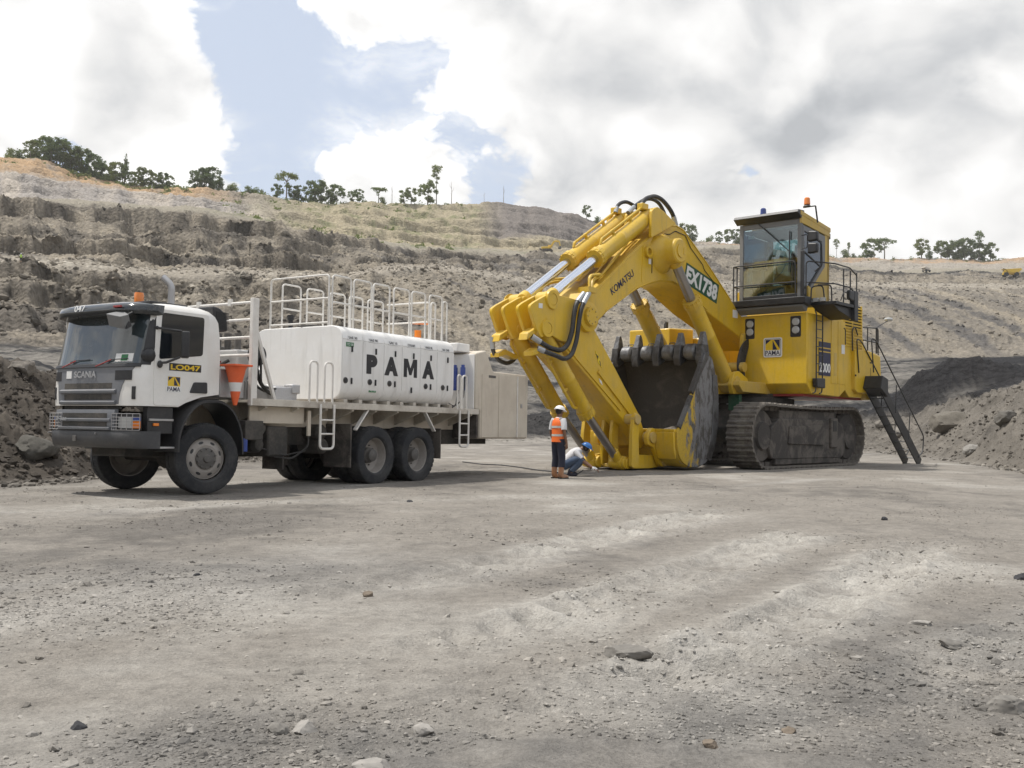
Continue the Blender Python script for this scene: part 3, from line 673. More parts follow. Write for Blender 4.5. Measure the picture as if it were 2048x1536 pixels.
ws = patch(-1.06, 1.06, 2.09, 2.86, .006, 30, 6).build('windscreen', M['windscreen'], truck, smooth=60)
patch(lambda z: -1.149, lambda z: -1.06, 2.07, 2.9, .004, 6, 4).build('pillar', M['black'], truck, smooth=60)
patch(lambda z: 1.06, lambda z: 1.149, 2.07, 2.9, .004, 6, 4).build('pillar', M['black'], truck, smooth=60)
for y0, y1 in ((-.75, -.05), (.15, .85)):
    wp = empty('wiper'); wp.parent = truck
    p0 = Vector((front(y0, 2.06)+.03, y0, 2.05)); p1 = Vector((front(y0+.35, 2.14)+.035, y0+.35, 2.155)); p2 = Vector((front(y1, 2.16)+.03, y1, 2.165))
    MB().tube([p0, p1], .011, 6).build('wiper_arm', M['redp'], wp); MB().tube([p1-Vector((0, .15, .02)), p1, p2], .009, 6).build('wiper_blade', M['black'], wp)
hbar(-1.08, 1.08, [(.0, 2.035), (.03, 2.04), (.035, 2.085), (.0, 2.10)]).build('cowl', M['black'], truck)
# sheet of paper on the dashboard, seen through the lower corner of the screen
patch(.55, .92, 2.12, 2.25, .009, 6, 2).build('paper_sheet', M['labelw'], ws); patch(.68, .82, 2.135, 2.235, .011, 4, 2).build('paper_print', M['tagreen'], ws)
# sun visor
m = MB(); rings = []
for j in range(33):
    y = -1.17+2.34*j/32; a = abs(y)/1.17; k = max(0, 1-a**5)**.5; dx = .30*k
    bx = front(min(max(y, -1.09), 1.09), 2.9)
    rings.append([(bx-.12, y, 3.07-.05*a**4), (bx+dx*.35, y, 3.075-.06*a**4), (bx+dx*.85, y, 3.02-.03*a**4), (bx+dx, y, 2.93), (bx+dx*.93, y, 2.865), (bx+dx*.5, y, 2.85), (bx-.10, y, 2.87)])
vis = m.loft(rings).build('sun_visor', M['gloss'], truck, smooth=60)
text('number_text', '047', M['labelw'], vis, (front(.0, 2.9)+.295, -.36, 2.935), (0, 1, 0), (-.18, 0, 1), .27, .105, .01)
MB().box((1.50, .62, 2.96), (1.535, .80, 2.99)).build('marker_lamp', M['redp'], vis, .004)
# roof gear
MB().box((.2, -.75, 3.10), (.95, .75, 3.135)).box((.1, -.5, 3.13), (.8, .3, 3.15)).build('roof_hatch', M['black'], truck, .01)
bc = empty('beacon'); bc.parent = truck
MB().lathe([(.0, 0), (.09, 0), (.09, .03), (.0, .03)], (.82, .30, 3.11), (0, 0, 1), 16).build('beacon_base', M['black'], bc)
MB().lathe([(.075, 0), (.078, .12), (.07, .16), (.0, .165)], (.82, .30, 3.14), (0, 0, 1), 16).build('beacon_lens', M['amber'], bc)
MB().ball((1.06, -.42, 3.13), .03, 8, 6).build('roof_aerial', M['black'], truck)
MB().tube(fillet([(-.24, -.22, 2.2), (-.24, -.22, 3.60), (-.16, -.36, 3.74)], .10, 6), .06, 14).build('exhaust_pipe', M['steel'], truck)
# grey grille: upper name panel, bars, frame
yl = lambda z: interp(z, [1.45, 1.8, 2.05], [-.84, -.88, -.98]); yr = lambda z: interp(z, [1.45, 1.6, 1.8, 1.95, 2.05], [.70, .73, .80, .92, 1.02])
gr = patch(yl, yr, 1.455, 2.035, .010, 26, 6).build('grille', M['grey'], truck, smooth=50)
for z0, z1 in ((1.695, 1.785), (1.52, 1.61)):
    patch(-.66, .56, z0, z1, .013, 14, 1, .005).build('grille_mesh', M['dark'], gr)
    hbar(-.76, .66, [(.012, z0-.005), (.055, z0-.03), (.05, z0-.062), (.012, z0-.078)]).build('grille_bar', M['grey'], gr)
for a, b in ((-.98, -.78), (.62, .96)):
    patch(a, b, 1.83, 1.98, .014, 8, 2, .006).build('grille_recess', M['black'], gr)
text('maker_name', 'SCANIA', M['silver'], gr, (front(.0, 1.9)+.03, -.38, 1.875), (0, 1, 0), (0, 0, 1), .56, .105, .02)
patch(-.62, -.48, 1.865, 1.99, .016, 4, 1, .006).build('badge', M['labelw'], gr)
# white corner vents
for sgn in (-1, 1):
    patch(lambda z, s=sgn: min(s*.97, s*1.03), lambda z, s=sgn: max(s*.97, s*1.03), 1.53, 1.73, .012, 4, 4, .008).build('corner_vent', M['black'], truck)
# lower grille and gap
m = patch(-.80, .72, 1.375, 1.45, -.05, 14, 1); m.build('grille_gap', M['dark'], truck)
lg = hbar(-.84, .68, [(-.02, 1.03), (.03, 1.04), (.055, 1.12), (.055, 1.30), (.045, 1.365), (-.02, 1.372)]).build('lower_grille', M['grey'], truck)
for z0, z1 in ((1.235, 1.31), (1.105, 1.172)):
    hbar(-.62, .52, [(.03, z0), (.058, z0), (.058, z1), (.03, z1)]).build('grille_mesh', M['dark'], lg)
    hbar(-.72, .60, [(.04, z0-.006), (.088, z0-.022), (.082, z0-.052), (.04, z0-.064)]).build('grille_bar', M['grey'], lg)
text('model_text', 'P 380', M['silver'], lg, (1.552, -.70, 1.19), (0, 1, 0), (0, 0, 1), .26, .05, .01)
# bumper
m = MB(); rings = []
for z, o in ((.765, -.06), (.80, .02), (.90, .06), (1.0, .06), (1.035, .04)):
    rings.append([(1.0, TW+.02, z)]+[(front(y, 1.5, 0)+o*(1 if abs(y) < 1.05 else .4), y*1.018, z) for y in [1.15-.0001]+[1.12, 1.05, .95, .8, .6, .3, 0, -.3, -.6, -.8, -.95, -1.05, -1.12]+[-1.15+.0001]]+[(1.0, -TW-.02, z)])
bp = m.loft(rings).build('bumper', M['bumper'], truck, smooth=50)
MB().box((1.50, -.30, .86), (1.53, -.22, .95)).build('tow_plate', M['hub'], bp, .004)
for y in (.28, -1.0): MB().cyl((1.50, y, .99), (1.535 if y > 0 else 1.42, y, .99), .014, n=8).build('bolt', M['steel'], bp)
for y0, y1 in ((.98, 1.10), (-1.1, -.95)): MB().box((.72, y0, 1.0), (1.2, y1, 1.42)).build('lower_side_panel', M['black'], truck, .008)
MB().box((.72, 1.10, 1.20), (1.18, 1.125, 1.235)).build('side_trim', M['steel'], truck, .003)
MB().box((.70, 1.0, .765), (1.05, 1.14, .795)).build('step_edge', M['alu'], truck, .004)
MB().box((1.0, 1.10, 1.12), (1.10, 1.13, 1.165)).build('side_marker_lamp', M['amber'], truck, .006)
for sgn in (1, -1):
    hl = empty('headlight'); hl.parent = truck
    a, b = sorted((sgn*.66, sgn*1.10))
    patch(a, b, 1.06, 1.30, -.005, 14, 2).build('headlight_housing', M['black'], hl, smooth=60)
    a, b = sorted((sgn*.72, sgn*.98)); patch(a, b, 1.08, 1.25, .01, 8, 2).build('headlight_lens', M['lens'], hl, smooth=60)
    a, b = sorted((sgn*.985, sgn*1.10)); patch(a, b, 1.08, 1.19, .01, 6, 1).build('indicator_lens', M['amber'], hl, smooth=60)
    patch(a, b, 1.195, 1.25, .01, 6, 1).build('blue_sticker', M['blue'], hl, smooth=60)
    m = MB()
    def fp(y, z): return (front(sgn*min(y, 1.149), z, .05)+.01, sgn*y*1.03, z)
    for z in (1.05, 1.10, 1.15, 1.20, 1.25, 1.305): m.tube([fp(y, z) for y in np.linspace(.62, 1.12, 12)], .005, 5)
    for y in (.62, .72, .82, .92, 1.02, 1.12): m.tube([fp(y, 1.05), fp(y, 1.305)], .006, 5)
    m.build('headlight_guard', M['steel'], hl)
# doors, windows and markings on both sides
for sgn in (1, -1):
    poly = fil2([(1.14, 1.445), (1.15, 2.0), (1.13, 2.965), (.10, 2.965), (.075, 1.66), (.36, 1.63), (.52, 1.56), (.66, 1.445)], .05)
    d = MB().prism(poly, sgn*(TW-.004), sgn*(TW+.012)).build('door', M['white'], truck, .004)
    wp = fil2([(1.03, 2.91), (.195, 2.91), (.21, 2.28), (1.07, 2.17)], .05)
    MB().prism(wp, sgn*TW, sgn*(TW+.017)).build('window', M['sideglass'], d, .003)
    MB().prism(fil2([(.46, 1.665), (.38, 1.84), (.11, 1.85), (.10, 1.665)], .03), sgn*TW, sgn*(TW+.03)).build('door_handle_recess', M['black'], d, .006)
    if sgn > 0:
        MB().prism(fil2([(.87, 2.125), (.87, 2.005), (.235, 2.005), (.235, 2.125)], .005), TW, TW+.016).build('number_panel', M['printblack'], d)
        text('fleet_number', 'LO047', M['logoyel'], d, (.845, TW+.017, 2.02), (-1, 0, 0), (0, 0, 1), .59, .088, .03, .002)
        lp = MB().prism(fil2([(.925, 1.935), (.615, 1.935), (.615, 1.655), (.925, 1.655)], .035), TW, TW+.0155).build('company_logo', M['labelw'], d)
        q = lambda pts, mt, dp, nm: MB().prism([(.92-.30*a, 1.66+.27*b) for a, b in pts], TW, TW+dp).build(nm, mt, lp)
        q([(.10, .36), (.90, .36), (.90, .92), (.10, .92)], M['logoyel'], .0175, 'logo_field')
        q([(.13, .66), (.13, .90), (.42, .90)], M['navy'], .019, 'logo_shape'); q([(.50, .88), (.50, .40), (.76, .40)], M['navy'], .019, 'logo_shape'); q([(.56, .90), (.88, .90), (.88, .44)], M['navy'], .019, 'logo_shape')
        text('logo_text', 'PAMA', M['navy'], lp, (.895, TW+.0155, 1.675), (-1, 0, 0), (0, 0, 1), .25, .07, .012, .002)
        # mirrors
        mr = empty('mirror'); mr.parent = truck
        MB().prism(fil2([(-.11, 2.20), (.11, 2.20), (.11, 2.62), (-.11, 2.62)], .03), -.06, .06).build('mirror_shell', M['black'], mr, .02)
        mr.location = (.78, 1.42, 0); mr.rotation_euler = (0, 0, math.radians(52))
        MB().tube([(1.13, 1.16, 2.66), (.84, 1.40, 2.62)], .018, 8).tube([(1.08, 1.16, 2.11), (1.0, 1.25, 2.12), (.86, 1.40, 2.21)], .02, 8).ball((1.06, 1.18, 2.09), (.05, .03, .06)).ball((1.13, 1.17, 2.66), .03, 8, 6).build('mirror_arm', M['black'], truck)
        MB().ball((1.22, 1.10, 2.22), (.12, .10, .12), 12, 8).build('mirror_foot', M['black'], truck)
m = MB().prism(fil2([(0, -.12), (.36, -.04), (.36, .10), (.05, .12)], .03), -.10, .10, 'xy'); fm = m.build('front_mirror', M['cabgrey'], truck, .03)
fm.location = (1.50, .62, 2.80); fm.rotation_euler = (.35, .25, 1.35)
MB().tube([(1.42, .95, 2.88), (1.5, .9, 2.82), (1.52, .8, 2.80)], .016, 8).prism([(1.5, 2.78), (1.55, 2.60), (1.45, 2.66)], .95, .98).build('front_mirror_arm', M['black'], truck)
# air intake
ai = MB().prism(fil2([(-.03, 3.14), (-.18, 3.12), (-.33, 3.02), (-.36, 2.74), (-.12, 2.70), (-.05, 2.98)], .04), .70, 1.10).build('air_intake', M['black'], truck, .02)
m = MB()
for k in range(14): m.box((-.37+.005*(k % 2), .72, 2.76+.022*k), (-.10, 1.112, 2.768+.022*k))
m.build('intake_slats', M['black'], ai)
# front mudguard
ar = [(.70, .72), (.69, .98), (.60, 1.22), (.42, 1.44), (.20, 1.57), (-.20, 1.58), (-.44, 1.46), (-.62, 1.22), (-.71, .95), (-.72, .66)]
ar = [(p.x, p.z) for p in fillet([(a, 0, b) for a, b in ar], .15, 3)]
for sgn in (1, -1):
    m = MB(); rings = []
    for x, z in ar:
        c = Vector((x, z-.6)).normalized()
        ix, iz = x-c.x*.055, z-c.y*.055
        rings.append([(x, sgn*.62, z), (x, sgn*1.16, z), (x-c.x*.02, sgn*1.20, z-c.y*.02), (ix, sgn*1.20, iz), (ix, sgn*1.15, iz), (ix, sgn*.62, iz)])
    m.loft(rings).build('mudguard', M['black'], truck, smooth=45)
# ---- wheels
def tyre_mesh(r, wd):
    m = MB(); h = wd/2
    prof = [(r*.60, -h*.80), (r*.66, -h*.96), (r*.80, -h*1.0), (r*.93, -h*.93), (r*.975, -h*.80), (r*.982, 0), (r*.975, h*.80), (r*.93, h*.93), (r*.80, h*1.0), (r*.66, h*.96), (r*.60, h*.80)]
    m.lathe(prof, (0, 0, 0), (0, 1, 0), 56, close=True)
    N = 34
    for k in range(N):
        for row, (y0, y1, tw) in enumerate(((-h*.93, -h*.10, .35), (h*.10, h*.93, -.35))):
            a = 2*math.pi*(k+.5*row)/N; hw = 2*math.pi/N*.34
            vs = []
            for y, sh in ((y0, tw*.12), (y1, -tw*.12)):
                for aa in (a+sh-hw, a+sh+hw):
                    for rr in (r*.95, r*(1.0 if abs(y) < h*.8 else .965)): vs.append((rr*math.cos(aa), y, rr*math.sin(aa)))
            m.add(vs, [(0, 1, 3, 2), (4, 6, 7, 5), (0, 4, 5, 1), (2, 3, 7, 6), (1, 5, 7, 3), (0, 2, 6, 4)])
    return m.mesh('tyre', 30)
TR = .593
tyre_me = tyre_mesh(TR, .34); tyre_me.materials.append(M['rubber'])
def rim_mesh(kind):
    R = TR*.60; m = MB(); h = .14
    if kind == 'front':
        m.lathe([(R*1.04, h), (R*1.06, h*.86), (R*.97, h*.70), (R*.93, h*.45), (R*.84, h*.62), (R*.62, h*.80), (R*.55, h*.72), (.0, h*.72)], (0, 0, 0), (0, 1, 0), 40)
        m.lathe([(R*.97, h*.7), (R*.97, -h), (R*1.04, -h)], (0, 0, 0), (0, 1, 0), 40)
    else:
        m.lathe([(R*1.04, h), (R*1.06, h*.86), (R*.97, h*.70), (R*.94, -h*.2), (R*.90, -h*.55), (R*.70, -h*.75), (.0, -h*.75)], (0, 0, 0), (0, 1, 0), 40)
        m.lathe([(R*.97, -h*.5), (R*.97, -h), (R*1.04, -h)], (0, 0, 0), (0, 1, 0), 40)
    return m.mesh('rim', 40)
def holes_mesh():
    m = MB(); R = TR*.60
    for k in range(8):
        a = 2*math.pi*k/8; c = Vector((math.cos(a)*R*.76, .0955, math.sin(a)*R*.76)); t = Vector((-math.sin(a), 0, math.cos(a))); n = Vector((math.cos(a), 0, math.sin(a)))
        m.add([c+t*.045*math.cos(q)+n*.022*math.sin(q)+Vector((0, -.006*math.sin(q)+.004, 0)) for q in np.linspace(0, 2*math.pi, 12, endpoint=False)], [list(range(12))])
    return m.mesh('vent_hole', 0)
def hub_mesh(kind):
    m = MB(); R = TR*.60
    if kind == 'front':
        m.lathe([(R*.50, .08), (R*.50, .125), (R*.40, .14), (R*.20, .15), (R*.16, .185), (.0, .19)], (0, 0, 0), (0, 1, 0), 24); rb = R*.44; yb = .13
    else:
        m.lathe([(R*.46, -.12), (R*.44, -.03), (R*.36, .0), (R*.34, .07), (R*.22, .09), (0, .095)], (0, 0, 0), (0, 1, 0), 24); rb = R*.58; yb = -.11
    for k in range(10):
        a = 2*math.pi*k/10; m.cyl((math.cos(a)*rb, yb, math.sin(a)*rb), (math.cos(a)*rb, yb+.035, math.sin(a)*rb), .016, n=6)
    return m.mesh('hub', 35)
rims = {k: rim_mesh(k) for k in ('front', 'rear')}; hubs = {k: hub_mesh(k) for k in ('front', 'rear')}; holes = holes_mesh()
for k in rims: rims[k].materials.append(M['rim']); hubs[k].materials.append(M['hub'])
holes.materials.append(M['black'])
def wheel(x, y, kind, out, steer=0.0, face=True):
    e = empty('wheel', (x, y, TR+.002), (0, 0, steer+(0 if out > 0 else math.pi))); e.parent = truck
    e.rotation_euler[1] = random.uniform(0, 1)
    link('tyre', tyre_me, None, e)
    if face:
        link('rim', rims[kind], None, e); link('hub', hubs[kind], None, e)
        if kind == 'front': link('vent_hole', holes, None, e)
for sgn in (1, -1): wheel(0, sgn*.985, 'front', sgn, math.radians(-12.8))
WB, BG = -4.273, -1.39
for ax in (WB, WB+BG):
    for sgn in (1, -1):
        wheel(ax, sgn*1.0, 'rear', sgn); wheel(ax, sgn*.63, 'rear', sgn, face=False)
    MB().cyl((ax, -1.0, TR), (ax, 1.0, TR), .10, n=14).ball((ax, 0, TR), (.26, .30, .28), 14, 8).build('rear_axle', M['dark'], truck)
MB().cyl((0, -.95, TR), (0, .95, TR), .075, n=12).ball((0, .15, TR), (.2, .24, .2), 12, 8).cyl((.22, -.8, TR+.02), (.22, .8, TR+.02), .03, n=8).build('front_axle', M['dark'], truck)
# ---- chassis
m = MB()
for s in (-1, 1): m.box((1.25, s*.38, .80), (-9.3, s*.46, 1.14))
for x in (1.0, .2, -1.6, -3.2, -4.9, -6.8, -8.5): m.box((x, -.4, .85), (x-.12, .4, 1.08))
m.build('chassis_frame', M['dark'], truck, .01)
MB().box((1.1, -.42, .62), (.15, .42, 1.35)).build('engine_block', M['dark'], truck, .03)
for s in (-1, 1):
    m = MB()
    for k in range(5): m.beam((WB+BG/2-.85+.09*k, s*.50, .78+.05*k), (WB+BG/2+.85-.09*k, s*.50, .78+.05*k), .09, .03)
    m.build('leaf_spring', M['dark'], truck)
# deck: floor plate, side edges, outriggers
MB().box((-.90, -1.18, 1.555), (-7.85, 1.18, 1.60)).build('deck_plate', M['deck'], truck, .004)
for s in (-1, 1): MB().box((-.86, s*1.17, 1.50), (-7.86, s*1.215, 1.625)).build('deck_edge', M['deck'], truck, .006)
m = MB()
for s in (-1, 1): m.box((-.9, s*.42, 1.14), (-7.8, s*.52, 1.555))
m.build('deck_bearer', M['cream'], truck, .006)
for x in (-1.2, -2.0, -2.75, -3.5, -4.2, -4.9, -5.6, -6.3, -7.0, -7.6):
    for s in (-1, 1): MB().prism([(s*.52, 1.22), (s*.52, 1.552), (s*1.16, 1.552), (s*1.16, 1.47)], x, x-.06, 'yz').build('outrigger', M['deck'], truck)
MB().box((-1.0, .95, 1.2), (-2.35, 1.0, 1.5)).build('side_plate', M['cream'], truck, .006)
# strut braces over the bogie and mud flaps
MB().beam((-3.95, 1.16, 1.5), (-3.62, 1.14, 1.10), .03, .09, (0, 1, 0)).build('strut', M['rail'], truck, .004)
MB().beam((-5.85, 1.16, 1.5), (-6.22, 1.14, 1.10), .03, .09, (0, 1, 0)).build('strut', M['rail'], truck, .004)
for s in (-1, 1):
    MB().box((-3.46, s*.48, .37), (-3.50, s*1.17, 1.22)).build('mud_flap', M['mud'], truck, .004)
    MB().box((-6.42, s*.48, .50), (-6.45, s*1.17, 1.16)).build('mud_flap', M['mud'], truck, .004)
# tanks, boxes and hoses under the deck
MB().box((-.80, .70, .90), (-1.22, 1.12, 1.24)).build('battery_box', M['dark'], truck, .015)
MB().cyl((-.83, 1.05, .70), (-.83, 1.05, .93), .07, n=14).build('filter_canister', M['blue'], truck, .008)
for x0, z in ((-1.35, 1.12), (-1.30, .82), (-3.0, 1.05), (-3.05, .78)):
    MB().lathe([(0, 0), (.10, .02), (.15, .08), (.15, .58), (.10, .64), (0, .66)], (x0, .96 if x0 > -2 else .9, z), (-.0, -1, 0), 18).build('air_tank', M['dark'], truck)
MB().box((-1.5, .5, .60), (-2.0, .95, 1.15)).build('fuel_tank', M['dark'], truck, .04); MB().box((-2.2, -.95, .55), (-3.0, -.5, 1.1)).build('fuel_tank', M['dark'], truck, .04)
MB().box((-2.35, 1.06, .98), (-2.43, 1.10, 1.45)).build('valve_post', M['cream'], truck, .004)
MB().tube(fillet([(-2.39, 1.08, 1.0), (-2.39, 1.08, .78), (-2.1, .95, .55), (-1.7, .9, .6)], .12, 5), .018, 8).tube(fillet([(-2.5, .9, .7), (-1.9, .95, .62), (-1.4, .9, .75)], .12, 5), .014, 8).build('brake_hose', M['hose'], truck)
MB().box((-1.75, -1.0, .42), (-1.79, -.45, 1.2)).box((-1.9, .40, .36), (-1.94, .92, .92)).build('splash_guard', M['mud'], truck, .006)
# head board between cab and tank
for s in (-1, 1):
    MB().box((-.82, s*1.13, 1.50), (-.96, s*1.21, 3.37)).build('headboard_post', M['rail'], truck, .008)
    MB().beam((-.93, s*1.17, 2.85), (-1.42, s*1.17, 1.60), .06, .05, (0, 1, 0)).build('headboard_brace', M['rail'], truck, .005)
for z in (3.30, 3.0, 2.69, 2.38): MB().cyl((-.885, -1.15, z), (-.885, 1.15, z), .026, n=10).build('headboard_rail', M['rail'], truck)
MB().box((-.86, -.30, 3.26), (-.91, -.22, 3.38)).box((-.86, .52, 3.26), (-.91, .60, 3.38)).build('rail_bracket', M['rail'], truck, .004)
# locker and pump gear behind the cab
MB().box((-.24, -1.05, 1.62), (-.78, 1.08, 2.10)).build('tool_locker', M['alu'], truck, .012)
MB().box((-.95, -1.0, 1.95), (-1.30, .70, 2.50)).build('oil_reservoir', M['white'], truck, .03)
MB().box((-.30, .30, 2.10), (-.40, .38, 2.13)).box((-.945, .15, 2.26), (-.948, .30, 2.30)).build('locker_catch', M['redp'], truck)
m = MB().box((-1.35, -.6, 1.60), (-1.75, .2, 2.0)).cyl((-1.5, -.3, 2.0), (-1.5, -.3, 2.62), .14, n=14).cyl((-1.1, -.55, 2.5), (-1.1, -.55, 2.80), .15, n=14)
m.build('pump_unit', M['hub'], truck, .02)
MB().box((-1.55, .55, 1.60), (-2.1, 1.05, 1.86)).cyl((-1.6, .75, 1.78), (-2.05, .75, 1.78), .13, n=14).box((-1.95, .85, 1.75), (-2.15, 1.08, 1.92)).build('transfer_pump', M['alu'], truck, .02)
for k in range(3): MB().cyl((-1.02-.05*k, .12+.20*k, 2.50), (-1.02-.05*k, .12+.20*k, 2.74), .06, n=12).cyl((-1.02-.05*k, .12+.20*k, 2.74), (-1.02-.05*k, .12+.20*k, 2.80), .07, n=12).build('filter_head', M['hub'], truck)
MB().cyl((-1.18, .9, 2.40), (-1.18, 1.0, 2.40), .19, n=22).build('hose_reel', M['black'], truck, .015)
for k, (y, r) in enumerate(((.95, .035), (.82, .025), (1.02, .02))):
    MB().tube(fillet([(-1.15-.03*k, y, 2.35), (-1.2, y+.03, 1.95-.05*k), (-1.5, y+.02, 1.70+.06*k), (-2.0-.1*k, y-.05, 1.82), (-2.15, y-.1, 1.68)], .2, 6), r, 8).build('pump_hose', M['hose'], truck)
m = MB()
for k in range(5): m.tube(fillet([(-1.08, .55+.11*k, 1.6), (-1.10, .55+.11*k, 1.95+.05*(k % 2)), (-1.30, .5+.1*k, 2.0+.04*k), (-1.32, .45+.1*k, 2.25)], .06, 4), .022, 8)
m.build('pipe_manifold', M['steel'], truck)
MB().tube(fillet([(-.30, -.3, 2.16), (-.5, .1, 2.22), (-.75, .3, 2.14), (-.9, .55, 2.3)], .1, 5), .03, 8).tube(fillet([(-.3, -.5, 2.14), (-.6, -.2, 2.2), (-.9, .1, 2.45)], .1, 5), .022, 8).build('locker_hose', M['hose'], truck)
# ---- oil tank
TX = [-3.15, -3.74, -4.40, -4.99, -5.62, -6.22, -6.86]
sec = fil2([(1.18, 1.69), (1.18, 3.13), (-1.18, 3.13), (-1.18, 1.69)], .30, 8)
tank = MB().loft([[(x, y, z) for y, z in sec] for x in (TX[0], TX[-1])]).build('oil_tank', M['tank'], truck, .015, smooth=40)
MB().box((TX[0]-.1, -.9, 1.60), (TX[-1]+.1, .9, 1.72)).build('tank_bed', M['deck'], truck)
for x in np.linspace(-3.3, -6.8, 9): MB().box((x, -1.12, 1.602), (x-.10, 1.12, 1.70)).build('tank_cradle', M['deck'], truck)
side = [(1.0, 1.703), (1.09, 1.755), (1.15, 1.84), (1.183, 1.97), (1.183, 2.40), (1.183, 2.845)]
top_side = [(1.183, 2.865), (1.16, 2.95), (1.10, 3.045), (.98, 3.115), (.80, 3.135)]
LAB = ['SAE 30', 'SAE 90', 'SAE 10', 'COOLANT', 'WASTE OIL', 'SAE 15/40']
def strip(path, x0, x1, off):
    m = MB(); P = [Vector((0, a, b)) for a, b in path]; vs = []
    for i, p in enumerate(P):
        t = (P[min(i+1, len(P)-1)]-P[max(i-1, 0)]).normalized(); n = Vector((0, t.z, -t.y))
        for xx, o in ((x0, off), (x1, off), (x1, -.01), (x0, -.01)): vs.append((xx, p.y+n.y*o, p.z+n.z*o))
    fs = []
    for i in range(len(P)-1):
        for j in range(4): fs.append((i*4+j, i*4+(j+1) % 4, (i+1)*4+(j+1) % 4, (i+1)*4+j))
    e = (len(P)-1)*4
    return m.add(vs, fs+[(3, 2, 1, 0), (e, e+1, e+2, e+3)])
for k in range(6):
    x0, x1 = TX[k]-.012, TX[k+1]+.012; dcen = (x0+x1)/2
    d = strip(side, x0, x1, .010).build('tank_door', M['tank'], tank, .003, smooth=50)
    strip(top_side, x0, x1, .008).build('tank_shoulder', M['tank'], tank, .003, smooth=50)
    hx = x0-.60*(x0-x1) if k else x0-.25
    for z in (2.62, 1.995):
        hh = MB().box((hx+.012, 1.19, z), (hx-.012, 1.225, z+.12))
        if k == 3 and z < 2.3: hh = MB().box((dcen+.012, 1.19, z-.1), (dcen-.012, 1.225, z+.02))
        hh.build('latch', M['black'], d, .004)
    if k != 3: MB().cyl((hx+.17, 1.185, 2.06), (hx+.17, 1.21, 2.06), .06, n=20).build('gauge_bezel', M['hub'], d); MB().cyl((hx+.17, 1.205, 2.06), (hx+.17, 1.225, 2.06), .045, n=20).build('gauge_face', M['black'], d)
    lb = MB().prism(fil2([(dcen+.15, 2.858), (dcen-.15, 2.858), (dcen-.15, 2.945), (dcen+.15, 2.945)], .01), 1.18, 1.196).build('label_plate', M['labelw'], d)
    lb.rotation_euler = (math.radians(14), 0, 0); lb.location = (0, 1.196-1.196*math.cos(math.radians(14))+2.86*math.sin(math.radians(14))-.0, 2.86-1.196*math.sin(math.radians(14))-2.86*math.cos(math.radians(14)))
    text('label_text', LAB[k], M['printblack'], lb, (dcen+.125, 1.197, 2.875), (-1, 0, 0), (0, 0, 1), .25, .05, .012, .002)
    if k in (0, 1):
        z = 2.72 if k == 0 else 1.86
        tg = MB().box((dcen+.20-.1*k, 1.19 if k == 0 else 1.155, z), (dcen-.02-.1*k, 1.198 if k == 0 else 1.175, z+.085)).build('green_tag', M['tagreen'], d)
        text('tag_text', 'TO 30' if k == 0 else 'TO 10', M['labelw'], tg, (dcen+.18-.1*k, 1.199 if k == 0 else 1.176, z+.018), (-1, 0, 0), (0, 0, 1), .18, .05, .01, .002)
    MB().tube(fillet([(x0-.02, .80, 3.14), (x0-.02, .80, 3.16)], .01), .02, 6).build('hoop_foot', M['rail'], tank)
for ch, xa, xb in (('P', -3.86, -4.19), ('A', -4.42, -4.86), ('M', -5.05, -5.50), ('A', -5.69, -6.11)):
    if ch == 'M': MB().prism([(xa+(xb-xa)*u, 2.225+.385*v) for u, v in [(0, 0), (0, 1), (.29, 1), (.5, .48), (.71, 1), (1, 1), (1, 0), (.76, 0), (.76, .60), (.58, .12), (.42, .12), (.24, .60), (.24, 0)]], 1.19, 1.198).build('letter', M['printblack'], tank)
    else: text('letter', ch, M['printblack'], tank, (xa, 1.194, 2.225), (-1, 0, 0), (0, 0, 1), xa-xb, .385, .085, .004)
for x in (-3.45, -5.2): MB().lathe([(0, 0), (.30, 0), (.30, .05), (.10, .08), (0, .08)], (x, .1, 3.12), (0, 0, 1), 24).build('manhole_lid', M['hub'], tank)
MB().cyl((-3.4, -.45, 3.12), (-3.4, -.45, 3.32), .05, n=10).cyl((-3.4, -.45, 3.32), (-3.4, -.45, 3.42), .07, n=10).build('breather', M['black'], tank)
# guard rails on top of the tank
def hoop(x0, x1, y, z0, z1, mid=True, nm='guard_rail'):
    m = MB().tube(fillet([(x0, y, z0), (x0, y, z1), (x1, y, z1), (x1, y, z0)], .09, 6), .0185, 8)
    if mid: m.tube([(x0, y, z0+(z1-z0)*.48), (x1, y, z0+(z1-z0)*.48)], .018, 8)
    return m.build(nm, M['rail'], truck)
for a, b in ((-3.25, -3.80), (-3.88, -4.43), (-4.49, -5.02), (-5.16, -5.70), (-5.78, -6.27), (-6.42, -6.90)):
    hoop(a, b, .80, 3.12, 4.14)
for a, b in ((-3.50, -4.03), (-4.22, -4.72), (-4.92, -5.42), (-5.56, -6.02), (-6.2, -6.75)):
    hoop(a, b, -.80, 3.12, 4.10)
MB().tube(fillet([(-3.18, -.80, 3.12), (-3.18, -.80, 4.14), (-3.18, .78, 4.14), (-3.18, .78, 3.12)], .09, 6), .020, 8).tube([(-3.18, -.8, 3.68), (-3.18, .78, 3.68)], .02, 8).tube([(-3.18, -.8, 3.2), (-3.18, .78, 3.2)], .02, 8).build('guard_rail', M['rail'], truck)
MB().tube([(-6.9, -.8, 3.6), (-6.9, .4, 3.6)], .02, 8).tube([(-6.9, -.8, 4.05), (-6.9, .4, 4.05)], .02, 8).build('guard_rail', M['rail'], truck)
for y in (.45, .78): MB().tube(fillet([(-6.95, y, 3.05), (-6.95, y, 4.05), (-7.12, y, 4.05), (-7.12, y, 1.7)], .08, 6), .02, 8).build('ladder_handrail', M['rail'], truck)
